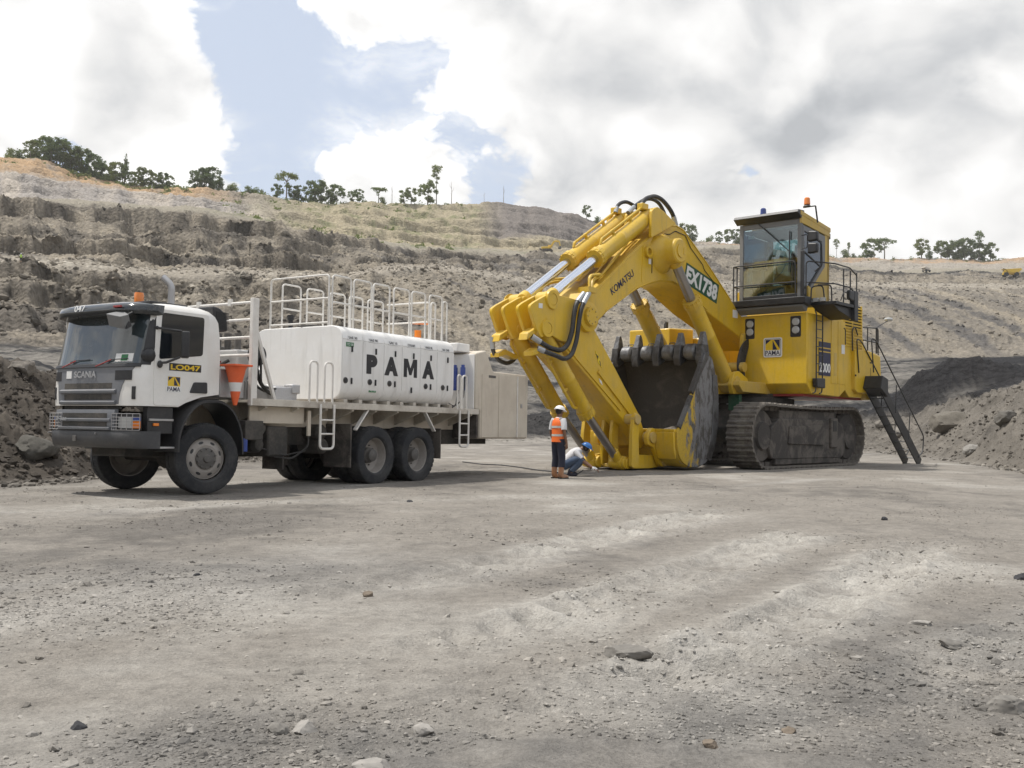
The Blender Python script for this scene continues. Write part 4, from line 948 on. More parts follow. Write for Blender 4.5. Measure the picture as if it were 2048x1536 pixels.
MB().tube([(-6.93, -.2, 3.6), (-6.93, .44, 3.55)], .018, 8).cyl((-6.93, .1, 3.2), (-6.93, .1, 3.42), .08, n=12).build('rear_lamp_post', M['amber'], truck)
# side ladders and grab hoops
for x0, x1, zb in ((-2.53, -2.90, .74), (-7.05, -7.40, .76)):
    ld = MB().tube(fillet([(x0, 1.24, 1.58), (x0, 1.24, zb), (x1, 1.24, zb), (x1, 1.24, 1.58)], .10, 6), .024, 8).build('side_ladder', M['rail'], truck)
    for z in (1.02, 1.28): MB().tube([(x0, 1.24, z), (x1, 1.24, z)], .018, 8).build('rung', M['rail'], ld)
for x0, x1 in ((-2.26, -2.47), (-2.66, -2.88), (-7.0, -7.13), (-7.2, -7.36)):
    MB().tube(fillet([(x0, 1.20, 1.60), (x0, 1.20, 2.37), (x1, 1.20, 2.37), (x1, 1.20, 1.60)], .10, 6), .02, 8).build('grab_hoop', M['rail'], truck)
# hose cabinet at the tail
cabn = MB().prism(fil2([(-7.74, 1.62), (-7.74, 2.93), (-8.15, 3.02), (-8.46, 2.54), (-10.05, 2.53), (-10.05, .94), (-7.93, .94), (-7.93, 1.60)], .05, 4), -1.18, 1.20).build('hose_cabinet', M['cream'], truck, .03, 40)
MB().box((-7.70, -1.1, 1.62), (-7.735, 1.16, 2.90)).build('cabinet_front', M['tank'], cabn, .01)
MB().box((-7.4, -.1, 2.95), (-7.9, .9, 3.15)).build('cabinet_top_box', M['tank'], cabn, .02)
for xa, xb in ((-7.98, -8.68), (-8.71, -9.52), (-9.55, -10.03)):
    MB().box((xa, 1.195, .97), (xb, 1.215, 2.48 if xa < -8.5 else 2.45)).build('cabinet_door', M['cream'], cabn, .006)
MB().box((-8.55, 1.2, 2.38), (-8.25, 1.222, 2.44)).build('vent_plate', M['hub'], cabn, .003)
MB().cyl((-9.53, 1.225, .98), (-9.53, 1.225, 2.47), .018, n=8).build('door_hinge', M['rail'], cabn)
MB().box((-9.70, 1.21, 1.70), (-9.76, 1.235, 1.80)).build('door_catch', M['steel'], cabn, .004)
for k in range(3):
    MB().cyl((-7.50, .55+.22*k, 2.05), (-7.50, .55+.22*k, 2.58), .06, n=12).cyl((-7.50, .55+.22*k, 2.58), (-7.50, .55+.22*k, 2.64), .04, n=10).build('filter_cartridge', M['blue'], truck)
MB().tube(fillet([(-7.45, .6, 2.05), (-7.4, .6, 1.8), (-7.3, .9, 1.66), (-7.45, 1.05, 1.85), (-7.5, 1.05, 2.4)], .1, 5), .018, 8).tube(fillet([(-7.45, .9, 2.05), (-7.3, .95, 1.7), (-7.1, 1.0, 1.65)], .1, 5), .018, 8).build('filter_hose', M['hose'], truck)
MB().box((-7.86, .35, .95), (-7.92, 1.15, 1.50)).build('tail_flap', M['mud'], truck, .004)
# traffic cone hung upside down on the locker
cone = empty('traffic_cone', label='orange traffic cone with white band, hung upside down behind the truck cab', cat='traffic cone')
cw = truck.matrix_basis @ Vector((-.44, 1.24, 1.49)); cone.location = cw; cone.rotation_euler = (.0, 0, -2.1305)
MB().lathe([(.0, 0), (.032, 0), (.20*.36+.0, .15)], (0, 0, 0), (0, 0, 1), 22).lathe([(.165, .60), (.19, .66), (.0, .66)], (0, 0, 0), (0, 0, 1), 22).lathe([(.072, .15), (.085, .235)], (0, 0, 0), (0, 0, 1), 22).lathe([(.113, .385), (.165, .60)], (0, 0, 0), (0, 0, 1), 22).build('cone_body', M['orange'], cone)
MB().lathe([(.086, .235), (.114, .385)], (0, 0, 0), (0, 0, 1), 22).build('cone_band', M['labelw'], cone)
MB().prism(fil2([(-.21, -.21), (.21, -.21), (.21, .21), (-.21, .21)], .05), .655, .69, 'xy').build('cone_base', M['orange'], cone, .008)
# ------------------------------------------------------------------ mining excavator (x forward, y to its left side, z up)
exc = empty('mining_excavator', (7.5214, 33.194, 0.0), (-.0034, -.0024, -2.3052), 'huge yellow crawler excavator with arm folded down and bucket on the ground', 'excavator')
Yl, Yd = M['yellow'], M['yellowd']
# ---- crawler tracks
TRK_R, TRK_X = .93, 3.00
def track_path(s):
    """point, tangent angle at arc length s on the oval"""
    L1 = 2*TRK_X; L2 = math.pi*TRK_R; tot = 2*(L1+L2); s %= tot
    if s < L1: return (-TRK_X+s, 2*TRK_R+.06, 0.0)
    s -= L1
    if s < L2: a = math.pi/2-s/TRK_R; return (TRK_X+TRK_R*math.cos(a), TRK_R+.06+TRK_R*math.sin(a), a-math.pi/2)
    s -= L2
    if s < L1: return (TRK_X-s, .06, math.pi)
    s -= L1; a = -math.pi/2-s/TRK_R; return (-TRK_X+TRK_R*math.cos(a), TRK_R+.06+TRK_R*math.sin(a), a-math.pi/2)
shoe = MB()
shoe.box((-.165, -.42, -.03), (.165, .42, .02))
shoe.prism([(-.17, .02), (-.13, .07), (-.09, .07), (-.05, .025)], -.42, .42).prism([(.05, .025), (.08, .055), (.12, .055), (.15, .02)], -.42, .42)
shoe_me = shoe.mesh('track_shoe', 30); shoe_me.materials.append(M['tracksteel'])
linkm = MB().box((-.15, -.16, -.16), (.15, -.08, -.03)).box((-.15, .08, -.16), (.15, .16, -.03)).mesh('track_link', 30); linkm.materials.append(M['mud'])
NS = 52; TOT = 2*(2*TRK_X+math.pi*TRK_R)
for s in (1, -1):
    tk = empty('crawler_track', (0, s*2.30, 0)); tk.parent = exc
    for k in range(NS):
        x, z, a = track_path((k+.3)*TOT/NS)
        sag = -.05*math.cos(x/TRK_X*math.pi/2) if abs(a) < .01 and abs(x) < TRK_X else 0
        for nm, me in (('track_shoe', shoe_me), ('track_link', linkm)):
            o = link(nm, me, None, tk); o.location = (x, 0, z+sag); o.rotation_euler = (random.uniform(-.012, .012), -a+random.uniform(-.02, .02), 0)
    fr_ = fil2([(2.55, .30), (2.75, .62), (2.6, 1.25), (2.1, 1.52), (-2.0, 1.52), (-2.55, 1.2), (-2.6, .5), (-2.3, .28)], .10)
    MB().prism(fr_, s*1.98, s*2.62).build('track_frame', M['mud'], exc, .03)
    MB().box((2.0, s*2.02, 1.45), (-2.0, s*2.56, 1.78)).build('carrier_block', M['mud'], exc, .03)
    MB().prism(fil2([(1.5, 1.30), (1.6, .75), (-.9, .70), (-.9, 1.35)], .06), s*2.58, s*2.67).build('frame_plate', M['mud'], exc, .02)
    MB().box((-1.35, s*2.6, .62), (-1.85, s*2.70, 1.58)).build('step_box', M['mud'], exc, .03)
    MB().box((-1.45, s*2.69, 1.15), (-1.75, s*2.712, 1.50)).build('step_recess', M['dark'], exc, .01)
    MB().box((2.3, s*2.05, .12), (-2.3, s*2.60, .34)).build('roller_guard', M['mud'], exc, .03)
    for x, r in ((TRK_X, .80), (-TRK_X, .80)):
        nm = 'idler' if x > 0 else 'sprocket'
        m = MB().lathe([(0, -.30), (r*.5, -.30), (r*.55, -.22), (r*.92, -.20), (r, -.12), (r, .12), (r*.92, .20), (r*.55, .22), (r*.5, .30), (0, .30)], (x, s*2.30, TRK_R+.06), (0, 1, 0), 30)
        if x < 0:
            for k in range(14):
                a = 2*math.pi*k/14; m.cyl((x+r*math.cos(a), s*2.30-.1, TRK_R+.06+r*math.sin(a)), (x+r*math.cos(a), s*2.30+.1, TRK_R+.06+r*math.sin(a)), .07, n=8)
        m.build(nm, M['mud'], exc)
    for k in range(7): MB().lathe([(.0, -.28), (.17, -.28), (.17, -.2), (.12, -.15), (.12, .15), (.17, .2), (.17, .28), (0, .28)], (-1.95+.65*k, s*2.30, .30), (0, 1, 0), 14).build('roller', M['mud'], exc)
MB().prism(fil2([(1.9, .75), (2.2, 1.2), (1.6, 1.85), (-1.6, 1.85), (-2.2, 1.2), (-1.9, .75)], .1), -2.0, 2.0).build('car_body', M['dark'], exc, .03)
MB().lathe([(0, 1.80), (1.72, 1.80), (1.72, 1.98), (1.85, 2.0), (1.85, 2.18), (1.65, 2.2), (1.65, 2.32), (0, 2.32)], (0, 0, 0), (0, 0, 1), 40).build('slewing_ring', M['dark'], exc)
m = MB()
for k in range(36):
    a = 2*math.pi*k/36; m.cyl((1.78*math.cos(a), 1.78*math.sin(a), 1.95), (1.78*math.cos(a), 1.78*math.sin(a), 2.0), .035, n=6)
tag(m.build('ring_bolts', M['steel'], exc), kind='stuff')
MB().box((2.15, .9, 1.75), (2.0, 1.3, 2.25)).build('green_valve_cover', M['green'], exc, .02)
# ---- upper structure
MB().prism([(.62, 2.30), (2.3, 2.32), (2.55, 2.52), (2.5, 2.66), (-4.6, 2.66), (-4.3, 2.26)], -1.5, 1.5).build('revolving_frame', Yd, exc, .02)
MB().prism([(.52, 2.32), (.86, 2.62), (.86, 4.83), (-1.96, 4.83), (-1.96, 2.52), (-1.5, 2.28)], .55, 2.89).build('cab_base', Yl, exc, .025)
MB().box((.5, .6, 2.24), (-4.0, 2.6, 2.32)).build('under_plate', M['redp'], exc, .01)
MB().prism([(-1.98, 2.52), (-1.98, 4.60), (-3.30, 4.60), (-3.60, 4.0), (-3.60, 2.56), (-3.3, 2.3), (-2.3, 2.3)], .4, 2.87).build('engine_compartment', Yl, exc, .025)
MB().prism(fil2([(-1.7, 4.0), (-1.7, 5.36), (-3.30, 5.46), (-3.30, 4.0)], .06), -.6, 2.62).build('radiator_housing', Yl, exc, .03)
lv = empty('louver_panel'); lv.parent = exc
MB().box((-1.86, 2.60, 3.98), (-3.28, 2.86, 5.40)).build('louver_backing', M['dark'], lv)
for k in range(14):
    z = 4.0+.10*k
    for x0, x1 in ((-1.86, -2.50), (-2.58, -3.28)):
        MB().prism([(2.84, z), (2.90, z-.02), (2.905, z+.015), (2.84, z+.065)], x0, x1, 'yz').build('louver_slat', Yl, lv)
for x in (-1.84, -2.54, -3.29): MB().box((x+.035, 2.83, 3.96), (x-.035, 2.895, 5.42)).build('louver_post', Yl, lv, .005)
# side doors: thin panels with seams
for x0, x1, z0, z1 in ((.80, .30, 2.7, 4.75), (-.86, -1.34, 2.7, 4.75), (-1.37, -1.93, 2.7, 4.75)):
    MB().box((x0, 2.885, z0), (x1, 2.905, z1)).build('side_door', Yl, exc, .006)
MB().box((-1.05, 2.9, 2.95), (-1.25, 2.912, 3.7)).build('vent_grid', M['yellowd'], exc, .004)
MB().box((-1.62, 2.905, 3.70), (-1.86, 2.915, 4.0)).build('notice_sheet', M['labelw'], exc)
dc = MB().box((.04, 2.89, 2.92), (-.80, 2.908, 3.99)).build('decal_panel', M['navy'], exc)
for z in (3.78, 3.66): MB().box((.045, 2.9, z), (-.805, 2.911, z+.035)).build('decal_stripe', Yl, dc)
text('model_number', '2000', M['labelw'], dc, (.02, 2.909, 3.02), (-1, 0, 0), (0, 0, 1), .80, .30, .03)
# rear boxes and counterweight
MB().prism([(-2.50, 2.56), (-2.50, 3.90), (-3.76, 3.92), (-3.76, 2.60), (-3.45, 2.46), (-2.7, 2.46)], 2.3, 3.0).build('battery_box', Yl, exc, .02)
MB().prism([(-3.62, 2.45), (-3.62, 4.0), (-4.95, 3.84), (-5.05, 2.9), (-4.6, 2.26), (-3.9, 2.26)], -2.88, 2.88).build('counterweight', Yl, exc, .06)
MB().box((-3.80, 2.86, 2.75), (-4.02, 2.90, 3.35)).build('dark_recess', M['dark'], exc)
for a_, b_ in (((-2.49, 2.99, 3.0), (-2.53, 3.03, 3.06)), ((-3.70, 2.99, 3.5), (-3.9, 3.03, 3.54))): MB().box(a_, b_).build('box_latch', M['black'], exc)
# right-hand deck with tank and walkway items
MB().prism([(.9, 2.5), (2.35, 2.6), (2.35, 4.42), (.9, 4.5)], -2.75, -1.15).build('fuel_tank', Yl, exc, .04)
MB().prism([(.85, 2.5), (.85, 4.2), (-3.6, 4.3), (-3.6, 2.4)], -2.88, -.75).build('pump_compartment', Yl, exc, .04)
m = MB()
for k in range(4): m.cyl((2.0-.16*k, -1.5-.12*k, 4.44), (2.0-.16*k, -1.5-.12*k, 4.66), .055, n=8)
tag(m.build('deck_fittings', M['black'], exc), kind='stuff')
# front of the frame between cab base and boom: pipes, brackets
for s in (1, -1):
    MB().prism(fil2([(2.5, 2.25), (2.62, 2.55), (2.45, 2.92), (2.15, 2.98), (1.6, 2.75), (1.5, 2.3)], .06), s*.60, s*.74).build('boom_cylinder_bracket', Yl, exc, .015)
    MB().prism(fil2([(2.5, 2.25), (2.62, 2.55), (2.45, 2.92), (2.15, 2.98), (1.6, 2.75), (1.5, 2.3)], .06), s*1.14, s*1.28).build('boom_cylinder_bracket', Yl, exc, .015)
    MB().cyl((2.28, s*.58, 2.66), (2.28, s*1.31, 2.66), .15, n=18).build('bracket_pin', Yd, exc, .01)
    MB().prism([(1.1, 2.6), (1.0, 4.2), (.2, 4.75), (-.6, 4.0), (-.9, 2.6)], s*.64, s*.78).build('boom_foot_plate', Yl, exc, .02)
m = MB()
for k in range(6): m.tube(fillet([(1.0+.08*k, .80+.02*k, 2.6), (1.05+.08*k, .82, 3.3), (.9+.07*k, .86, 3.85), (.35, .84, 4.3)], .25, 5), .045, 8)
tag(m.build('boom_foot_hoses', M['hose'], exc), kind='stuff')
MB().cyl((1.3, .3, 3.15), (1.3, 1.0, 3.15), .16, n=14).cyl((1.6, .2, 2.8), (1.6, 1.0, 2.8), .12, n=14).build('swing_motor', Yd, exc)
# cab-base lamps and company sign
for y0, y1 in ((.76, 1.10), (2.33, 2.69)):
    lp = MB().prism(fil2([(y0, 4.08), (y1, 4.08), (y1, 4.74), (y0, 4.74)], .05), .80, .868, 'yz').build('lamp_recess', M['black'], exc, .006)
    for z in (4.30, 4.56): MB().lathe([(0, .05), (.10, .04), (.13, .0), (.13, -.04)], (.87, (y0+y1)/2, z), (1, 0, 0), 18).build('work_lamp', M['lens'], lp)
    for z in (4.19, 4.43, 4.68): MB().box((.865, y0+.03, z-.012), (.885, y1-.03, z+.012)).build('lamp_bar', M['black'], lp)
lg2 = MB().prism(fil2([(1.42, 3.47), (2.06, 3.47), (2.06, 4.09), (1.42, 4.09)], .07), .85, .870, 'yz').build('company_sign', M['labelw'], exc)
MB().prism(fil2([(1.455, 3.505), (2.025, 3.505), (2.025, 4.055), (1.455, 4.055)], .06), .86, .8715, 'yz').build('sign_border', M['navy'], lg2)
MB().prism(fil2([(1.47, 3.52), (2.01, 3.52), (2.01, 4.04), (1.47, 4.04)], .055), .86, .873, 'yz').build('sign_field', M['labelw'], lg2)
q2 = lambda pts, mt, x, nm: MB().prism([(1.42+.64*a, 3.47+.62*b) for a, b in pts], .86, x, 'yz').build(nm, mt, lg2)
q2([(.11, .36), (.89, .36), (.89, .90), (.11, .90)], M['logoyel'], .875, 'sign_square')
q2([(.12, .66), (.12, .89), (.42, .89)], M['navy'], .877, 'sign_shape'); q2([(.50, .86), (.50, .38), (.75, .38)], M['navy'], .877, 'sign_shape'); q2([(.57, .89), (.88, .89), (.88, .42)], M['navy'], .877, 'sign_shape')
text('sign_text', 'PAMA', M['navy'], lg2, (.874, 1.49, 3.535), (0, 1, 0), (0, 0, 1), .50, .145, .012)
# ---- cab
CX0, CX1, CY0, CY1, CZ0, CZ1 = -.92, 1.08, .66, 2.79, 5.30, 7.90
cb = empty('cab'); cb.parent = exc
MB().box((CX0, CY0, 5.20), (CX1, CY1, 5.32)).build('cab_floor', M['cabin'], cb)
for x, y, t in ((CX1, CY0, .13), (CX1, CY1, .13), (CX0, CY0, .16), (CX0, CY1, .16)):
    sx = -1 if x > 0 else 1; sy = 1 if y < 1.5 else -1
    MB().box((x, y, 5.3), (x+sx*t, y+sy*t, 7.75)).build('cab_pillar', M['cabgrey'] if x > 0 else Yd, cb, .01)
MB().box((CX1-.08, CY0+.13, 5.30), (CX1, CY1-.13, 5.42)).build('window_sill', M['black'], cb, .01)
MB().box((CX1-.08, CY0+.13, 7.58), (CX1, CY1-.13, 7.75)).build('window_header', M['cabgrey'], cb, .01)
MB().box((CX1-.035, CY0+.12, 5.41), (CX1-.02, CY1-.12, 7.59)).build('front_glass', M['glass'], cb)
MB().box((CX0+.02, CY0+.14, 6.0), (CX0+.03, CY1-.14, 7.5)).build('rear_glass', M['glass'], cb)
MB().box((CX0, CY0+.14, 5.3), (CX0+.06, CY1-.14, 6.0)).build('rear_panel', M['cabin'], cb)
MB().box((CX0+.15, CY0+.02, 5.75), (CX1-.12, CY0+.03, 7.5)).build('side_glass', M['glass'], cb)
MB().box((CX0+.15, CY0, 5.3), (CX1-.12, CY0+.06, 5.75)).build('side_panel', M['cabin'], cb)
# left side: yellow rear part, grey frame, glass
fo = [(.98, 7.55), (.98, 5.42), (.62, 5.42), (-.58, 6.45), (-.58, 7.42)]
fi = [(.90, 7.38), (.90, 5.56), (.58, 5.58), (-.36, 6.42), (-.36, 7.22)]
m = MB(); n = len(fo)
vs = [(x, CY1+.012, z) for x, z in fo]+[(x, CY1+.012, z) for x, z in fi]+[(x, CY1-.05, z) for x, z in fo]+[(x, CY1-.05, z) for x, z in fi]
fs = []
for i in range(n):
    j = (i+1) % n
    fs += [(i, j, n+j, n+i), (n+i, n+j, 3*n+j, 3*n+i), (2*n+i, 3*n+i, 3*n+j, 2*n+j), (i, 2*n+i, 2*n+j, j)]
m.add(vs, fs).build('door_frame', M['cabgrey'], cb)
MB().prism(fi, CY1-.03, CY1-.02).build('door_glass', M['glass'], cb)
MB().beam((.60, CY1-.01, 5.62), (-.34, CY1-.01, 6.42), .05, .04, (0, 1, 0)).beam((.9, CY1-.01, 6.75), (-.36, CY1-.01, 6.40), .04, .03, (0, 1, 0)).build('door_rail', M['black'], cb)
MB().prism([(-.58, 7.60), (-.58, 6.45), (.62, 5.42), (.62, 5.30), (CX0, 5.30), (CX0, 7.60)], CY1-.05, CY1).build('cab_side', Yd, cb, .01)
MB().prism([(CX1+.02, 7.86), (CX1+.02, 7.60), (CX0, 7.45), (CX0, 7.70), (-.5, 7.80)], CY1-.05, CY1+.02).build('roof_side', Yd, cb, .01)
MB().prism([(1.18, 7.98), (1.18, 7.84), (CX0-.05, 7.60), (CX0-.05, 7.75)], CY0-.03, CY1+.03).build('cab_roof', Yd, cb, .02)
MB().prism([(1.36, 7.90), (1.30, 7.99), (.9, 8.01), (.95, 7.90), (1.12, 7.74)], CY0-.08, CY1+.02).build('roof_visor', M['black'], cb, .012)
MB().box((CX0-.12, 2.62, 7.40), (CX0-.02, 2.78, 7.58)).build('rear_lamp', M['black'], cb, .01)
MB().prism([(-.58, 7.55), (-.58, 6.45), (.60, 5.44), (.60, 5.34), (CX0+.06, 5.34), (CX0+.06, 7.55)], CY1-.075, CY1-.053).build('cab_liner', M['cabin'], cb)
MB().box((CX0+.05, CY0+.05, 7.50), (CX1-.1, CY1-.05, 7.56)).build('roof_liner', M['cabin'], cb)
# inside the cab
st_ = empty('operator_seat'); st_.parent = exc
MB().prism(fil2([(-.35, 5.95), (.25, 5.98), (.28, 6.12), (-.35, 6.10)], .04), 1.72, 2.26).build('seat_cushion', M['seat'], st_, .03)
MB().prism(fil2([(-.40, 6.05), (-.22, 6.05), (-.34, 6.95), (-.50, 6.92)], .05), 1.74, 2.24).build('seat_back', M['seat'], st_, .04)
MB().prism(fil2([(-.42, 6.96), (-.32, 6.96), (-.36, 7.22), (-.46, 7.20)], .03), 1.86, 2.12).build('headrest', M['seat'], st_, .03)
MB().box((-.2, 1.8, 5.32), (.15, 2.2, 5.96)).build('seat_pedestal', M['black'], st_, .02)
for y in (1.52, 2.32): MB().box((-.3, y, 5.9), (.4, y+.14, 6.22)).build('control_console', M['black'], exc, .03)
for y in (1.6, 2.38): MB().tube([(.33, y, 6.2), (.38, y, 6.38)], .02, 8).ball((.385, y, 6.42), (.03, .03, .06), 8, 6).build('control_lever', M['black'], exc)
MB().box((.35, .85, 5.32), (.6, 1.15, 6.35)).box((.3, .8, 6.35), (.45, 1.25, 6.75)).build('monitor_stand', M['black'], exc, .02)
MB().box((.6, 1.75, 5.32), (.95, 2.25, 5.40)).build('pedal_board', M['cabin'], exc, .01)
m = MB()
for k in range(3): m.tube([(.95, 1.0+.4*k, 7.5), (.95, .8+.4*k, 6.6)], .012, 6)
MB().tube([(CX1+.03, 1.35, 7.72), (CX1+.03, 2.40, 6.75)], .016, 6).tube([(CX1+.03, 2.42, 7.38), (CX1+.03, 2.40, 6.1)], .018, 6).build('wiper', M['black'], exc)
MB().tube([(CX1+.03, 2.52, 6.7), (CX1+.03, 2.50, 5.6)], .014, 6).build('wiper', M['black'], exc)
MB().box((CX1-.045, .95, 7.28), (CX1-.04, 1.15, 7.38)).build('window_sticker', M['labelw'], exc)
# sills, platform and rails round the cab
MB().prism([(.88, 5.02), (1.28, 5.08), (1.30, 5.28), (.88, 5.30)], .50, 3.02).build('cab_sill', M['black'], exc, .015)
MB().prism(fil2([(.92, 4.84), (1.20, 5.0), (1.20, 5.06), (.80, 5.06)], .03), .56, 2.9).build('sill_bracket', M['cabgrey'], exc, .01)
MB().box((.62, 2.88, 5.06), (-.95, 3.72, 5.16)).build('side_platform', M['black'], exc, .012)
MB().prism([(.60, 5.06), (-.95, 5.06), (-.8, 4.72), (.2, 4.9)], 2.9, 3.62).build('platform_bracket', M['black'], exc, .012)
MB().box((-.70, 3.6, 4.66), (-.98, 3.74, 5.6)).build('platform_post', M['black'], exc, .015)
MB().prism([(.72, 5.30), (.72, 5.68), (-.2, 5.40), (-.92, 5.32)], 2.80, 2.86).build('cab_skirt', Yd, exc, .008)
MB().prism([(.88, 5.30), (.88, 5.62), (.55, 5.62), (.5, 5.3)], .48, .62).build('cab_skirt', Yl, exc, .008)
def rail(pts, r=.022, nm='handrail', rad=.12): return MB().tube(fillet(pts, rad, 5), r, 8).build(nm, M['black'], exc)
rail([(.7, .52, 6.40), (1.26, .53, 6.40), (1.26, 2.68, 6.40), (1.26, 2.70, 5.1)]); rail([(.7, .52, 5.75), (1.26, .53, 5.75), (1.26, 2.68, 5.75)])
for p in ((1.26, .55), (1.0, .53), (.7, .53)): rail([(*p, 5.1), (*p, 6.40)])
rail([(1.15, 2.98, 5.1), (1.15, 2.99, 6.38), (.62, 3.68, 6.30), (-.40, 3.70, 6.30), (-.93, 3.70, 6.12)])
rail([(1.15, 2.98, 5.72), (.62, 3.68, 5.68), (-.45, 3.70, 5.68), (-.93, 3.70, 5.5)])
for p in ((.05, 3.70), (-.45, 3.70), (-.93, 3.70)): rail([(*p, 5.1), (*p, 6.2)])
rail([(.85, 3.0, 5.1), (.85, 3.02, 5.62), (.65, 3.30, 5.66), (.60, 3.34, 5.15)]); rail([(.80, 3.2, 5.66), (.60, 3.55, 5.66), (.58, 3.56, 5.15)])
MB().box((1.10, 2.82, 5.05), (1.20, 2.92, 6.7)).build('rail_post', M['black'], exc, .01)
for y in (3.08, 3.30):
    MB().prism(fil2([(y-.085, 5.16), (y+.085, 5.16), (y+.085, 5.28), (y-.085, 5.28)], .02), .60, .70, 'yz').build('platform_lamp', M['lens'], exc, .01)
for z in (7.14, 6.77):
    o = MB().prism(fil2([(3.02, z-.17), (3.34, z-.15), (3.34, z+.14), (3.02, z+.17)], .06), 1.0, 1.16, 'yz').build('mirror', M['black'], exc, .04)
MB().tube(fillet([(1.08, 2.80, 7.2), (1.06, 2.98, 7.22), (1.06, 2.98, 6.8), (1.08, 2.80, 6.78)], .06, 4), .016, 8).tube(fillet([(1.06, 3.30, 7.0), (1.02, 3.42, 6.9), (1.02, 3.44, 6.2), (1.02, 3.2, 6.05)], .08, 4), .022, 8).build('mirror_bracket', M['black'], exc)
MB().prism(fil2([(-.20, 5.28), (-.55, 5.26), (-.55, 5.56), (-.20, 5.58)], .05), 3.68, 3.80).build('platform_mirror', M['black'], exc, .03)
MB().tube(fillet([(.3, 3.72, 5.2), (.1, 3.74, 5.5), (-.2, 3.74, 5.45)], .08, 4), .016, 8).build('mirror_bracket', M['black'], exc)
for y, mt, z in ((1.21, 'bluelens', 8.06), (2.72, 'amber', 8.20)):
    bq = empty('beacon'); bq.parent = exc
    MB().lathe([(0, 0), (.13, 0), (.10, .04), (.05, .06), (0, .06)], (.55, y, z), (0, 0, 1), 16).build('beacon_base', M['black'], bq)
    MB().lathe([(.085, .06), (.10, .08), (.09, .26), (.06, .29), (0, .29)], (.55, y, z), (0, 0, 1), 18).build('beacon_lens', M[mt], bq)
MB().box((.45, 1.0, 8.0), (.65, 1.42, 8.05)).build('beacon_mount', M['black'], exc, .006)
MB().beam((.55, 2.60, 8.19), (.55, 3.0, 8.19), .05, .03).beam((.55, 3.0, 8.19), (.35, 2.98, 7.7), .04, .04).build('beacon_mount', M['black'], exc)
# vertical ladder on the flank
vl = empty('side_ladder'); vl.parent = exc
for x in (.44, .0): MB().tube(fillet([(x, 2.95, 4.95), (x, 3.0, 4.8), (x, 3.0, 2.62), (x+.05, 3.0, 2.36), (x+.22, 3.0, 2.33)], .1, 4), .022, 8).build('ladder_rail', M['black'], vl)
for k in range(8): MB().tube([(.44, 3.0, 2.72+.27*k), (.0, 3.0, 2.72+.27*k)], .016, 6).build('rung', M['black'], vl)
MB().prism(fil2([(.5, 2.52), (.55, 2.80), (-.05, 2.82), (-.05, 2.5)], .04), 2.92, 3.08).build('ladder_hinge', M['black'], exc, .02)
rail([(-1.7, 2.95, 4.55), (-1.7, 3.0, 4.5), (-1.7, 3.0, 4.0)], .018)
# boarding stair let down to the ground
sr = empty('boarding_stair'); sr.parent = exc
SA_, SB_ = Vector((-3.35, 0, 2.78)), Vector((-7.02, 0, .03)); dS = (SB_-SA_)
for y in (3.02, 3.50): MB().beam(SA_+Vector((0, y, 0)), SB_+Vector((0, y, 0)), .04, .40, (0, 0, 1)).build('stringer', M['black'], sr, .006)
for k in range(9):
    p = SA_+dS*((k+.6)/9.3); MB().box((p.x+.11, 3.03, p.z-.015), (p.x-.11, 3.49, p.z+.015)).build('step', M['cabgrey'], sr, .004)
MB().prism([(-3.1, 2.62), (-3.3, 3.05), (-3.75, 2.95), (-3.75, 2.35)], 3.0, 3.62).build('stair_hinge', M['black'], exc, .02)
up = Vector((-.28, 0, .80))
for y in (3.02, 3.52):
    a = SA_+Vector((.55, y, 0)); b = SB_+Vector((0, y, 0))
    MB().tube(fillet([a+Vector((.05, 0, .35)), a+Vector((.25, 0, 1.5)), a+Vector((-.15, 0, 1.42)), SA_+dS*.86+Vector((-.30, y, 1.0)), b+Vector((-.32, 0, 1.0)), b+Vector((-.22, 0, .42)), b+Vector((.22, 0, .25))], .18, 5), .022, 8).build('stair_rail', M['black'], sr)
    MB().tube([SA_+dS*.35+Vector((0, y, 0)), SA_+dS*.35+Vector((-.10, y, .98))], .018, 8).build('stair_rail_post', M['black'], sr)
    MB().tube([SA_+dS*.68+Vector((0, y, 0)), SA_+dS*.68+Vector((-.15, y, .95))], .018, 8).build('stair_rail_post', M['black'], sr)
# rear walkway rails and mirror lamp
rail([(-2.45, 2.93, 3.85), (-2.35, 2.95, 4.55), (-2.6, 2.95, 4.68), (-2.8, 2.95, 4.4)]); rail([(-3.4, 2.9, 4.72), (-4.78, 2.85, 4.80), (-4.8, 2.85, 3.85)]); rail([(-3.4, 2.9, 4.28), (-4.79, 2.85, 4.28)])
rail([(-3.8, 2.88, 3.95), (-3.8, 2.88, 4.74)]); rail([(-4.62, 2.86, 3.9), (-4.62, 2.86, 4.8)], .035)
rail([(-4.6, 2.86, 4.8), (-5.0, 2.88, 4.95), (-5.5, 2.9, 5.12)], .016)
MB().lathe([(0, 0), (.12, .02), (.15, .08), (.12, .14), (0, .16)], (-5.58, 2.9, 5.10), (0, 0, 1), 16).build('rear_mirror', M['lens'], exc)
# ---- boom
BZ = [(9.12, 4.30), (9.22, 4.05), (9.10, 3.80), (8.80, 3.74), (8.55, 3.98), (7.9, 4.46), (6.8, 5.02), (6.39, 5.19), (6.06, 5.29), (5.6, 5.41), (4.97, 5.45), (4.46, 5.36), (3.02, 4.79), (1.07, 4.20), (.45, 3.75), (.10, 3.85), (.0, 4.2), (.25, 4.45), (1.02, 4.95), (1.6, 5.36), (2.35, 5.88), (3.02, 6.32), (3.61, 6.71), (4.1, 6.98), (4.38, 7.15), (4.8, 7.22), (5.3, 7.12), (5.7, 6.95), (5.95, 6.80), (6.78, 6.24), (8.41, 5.02), (8.85, 4.74)]
boom = MB().prism(BZ, -.62, .62).build('boom', Yl, exc, .03)
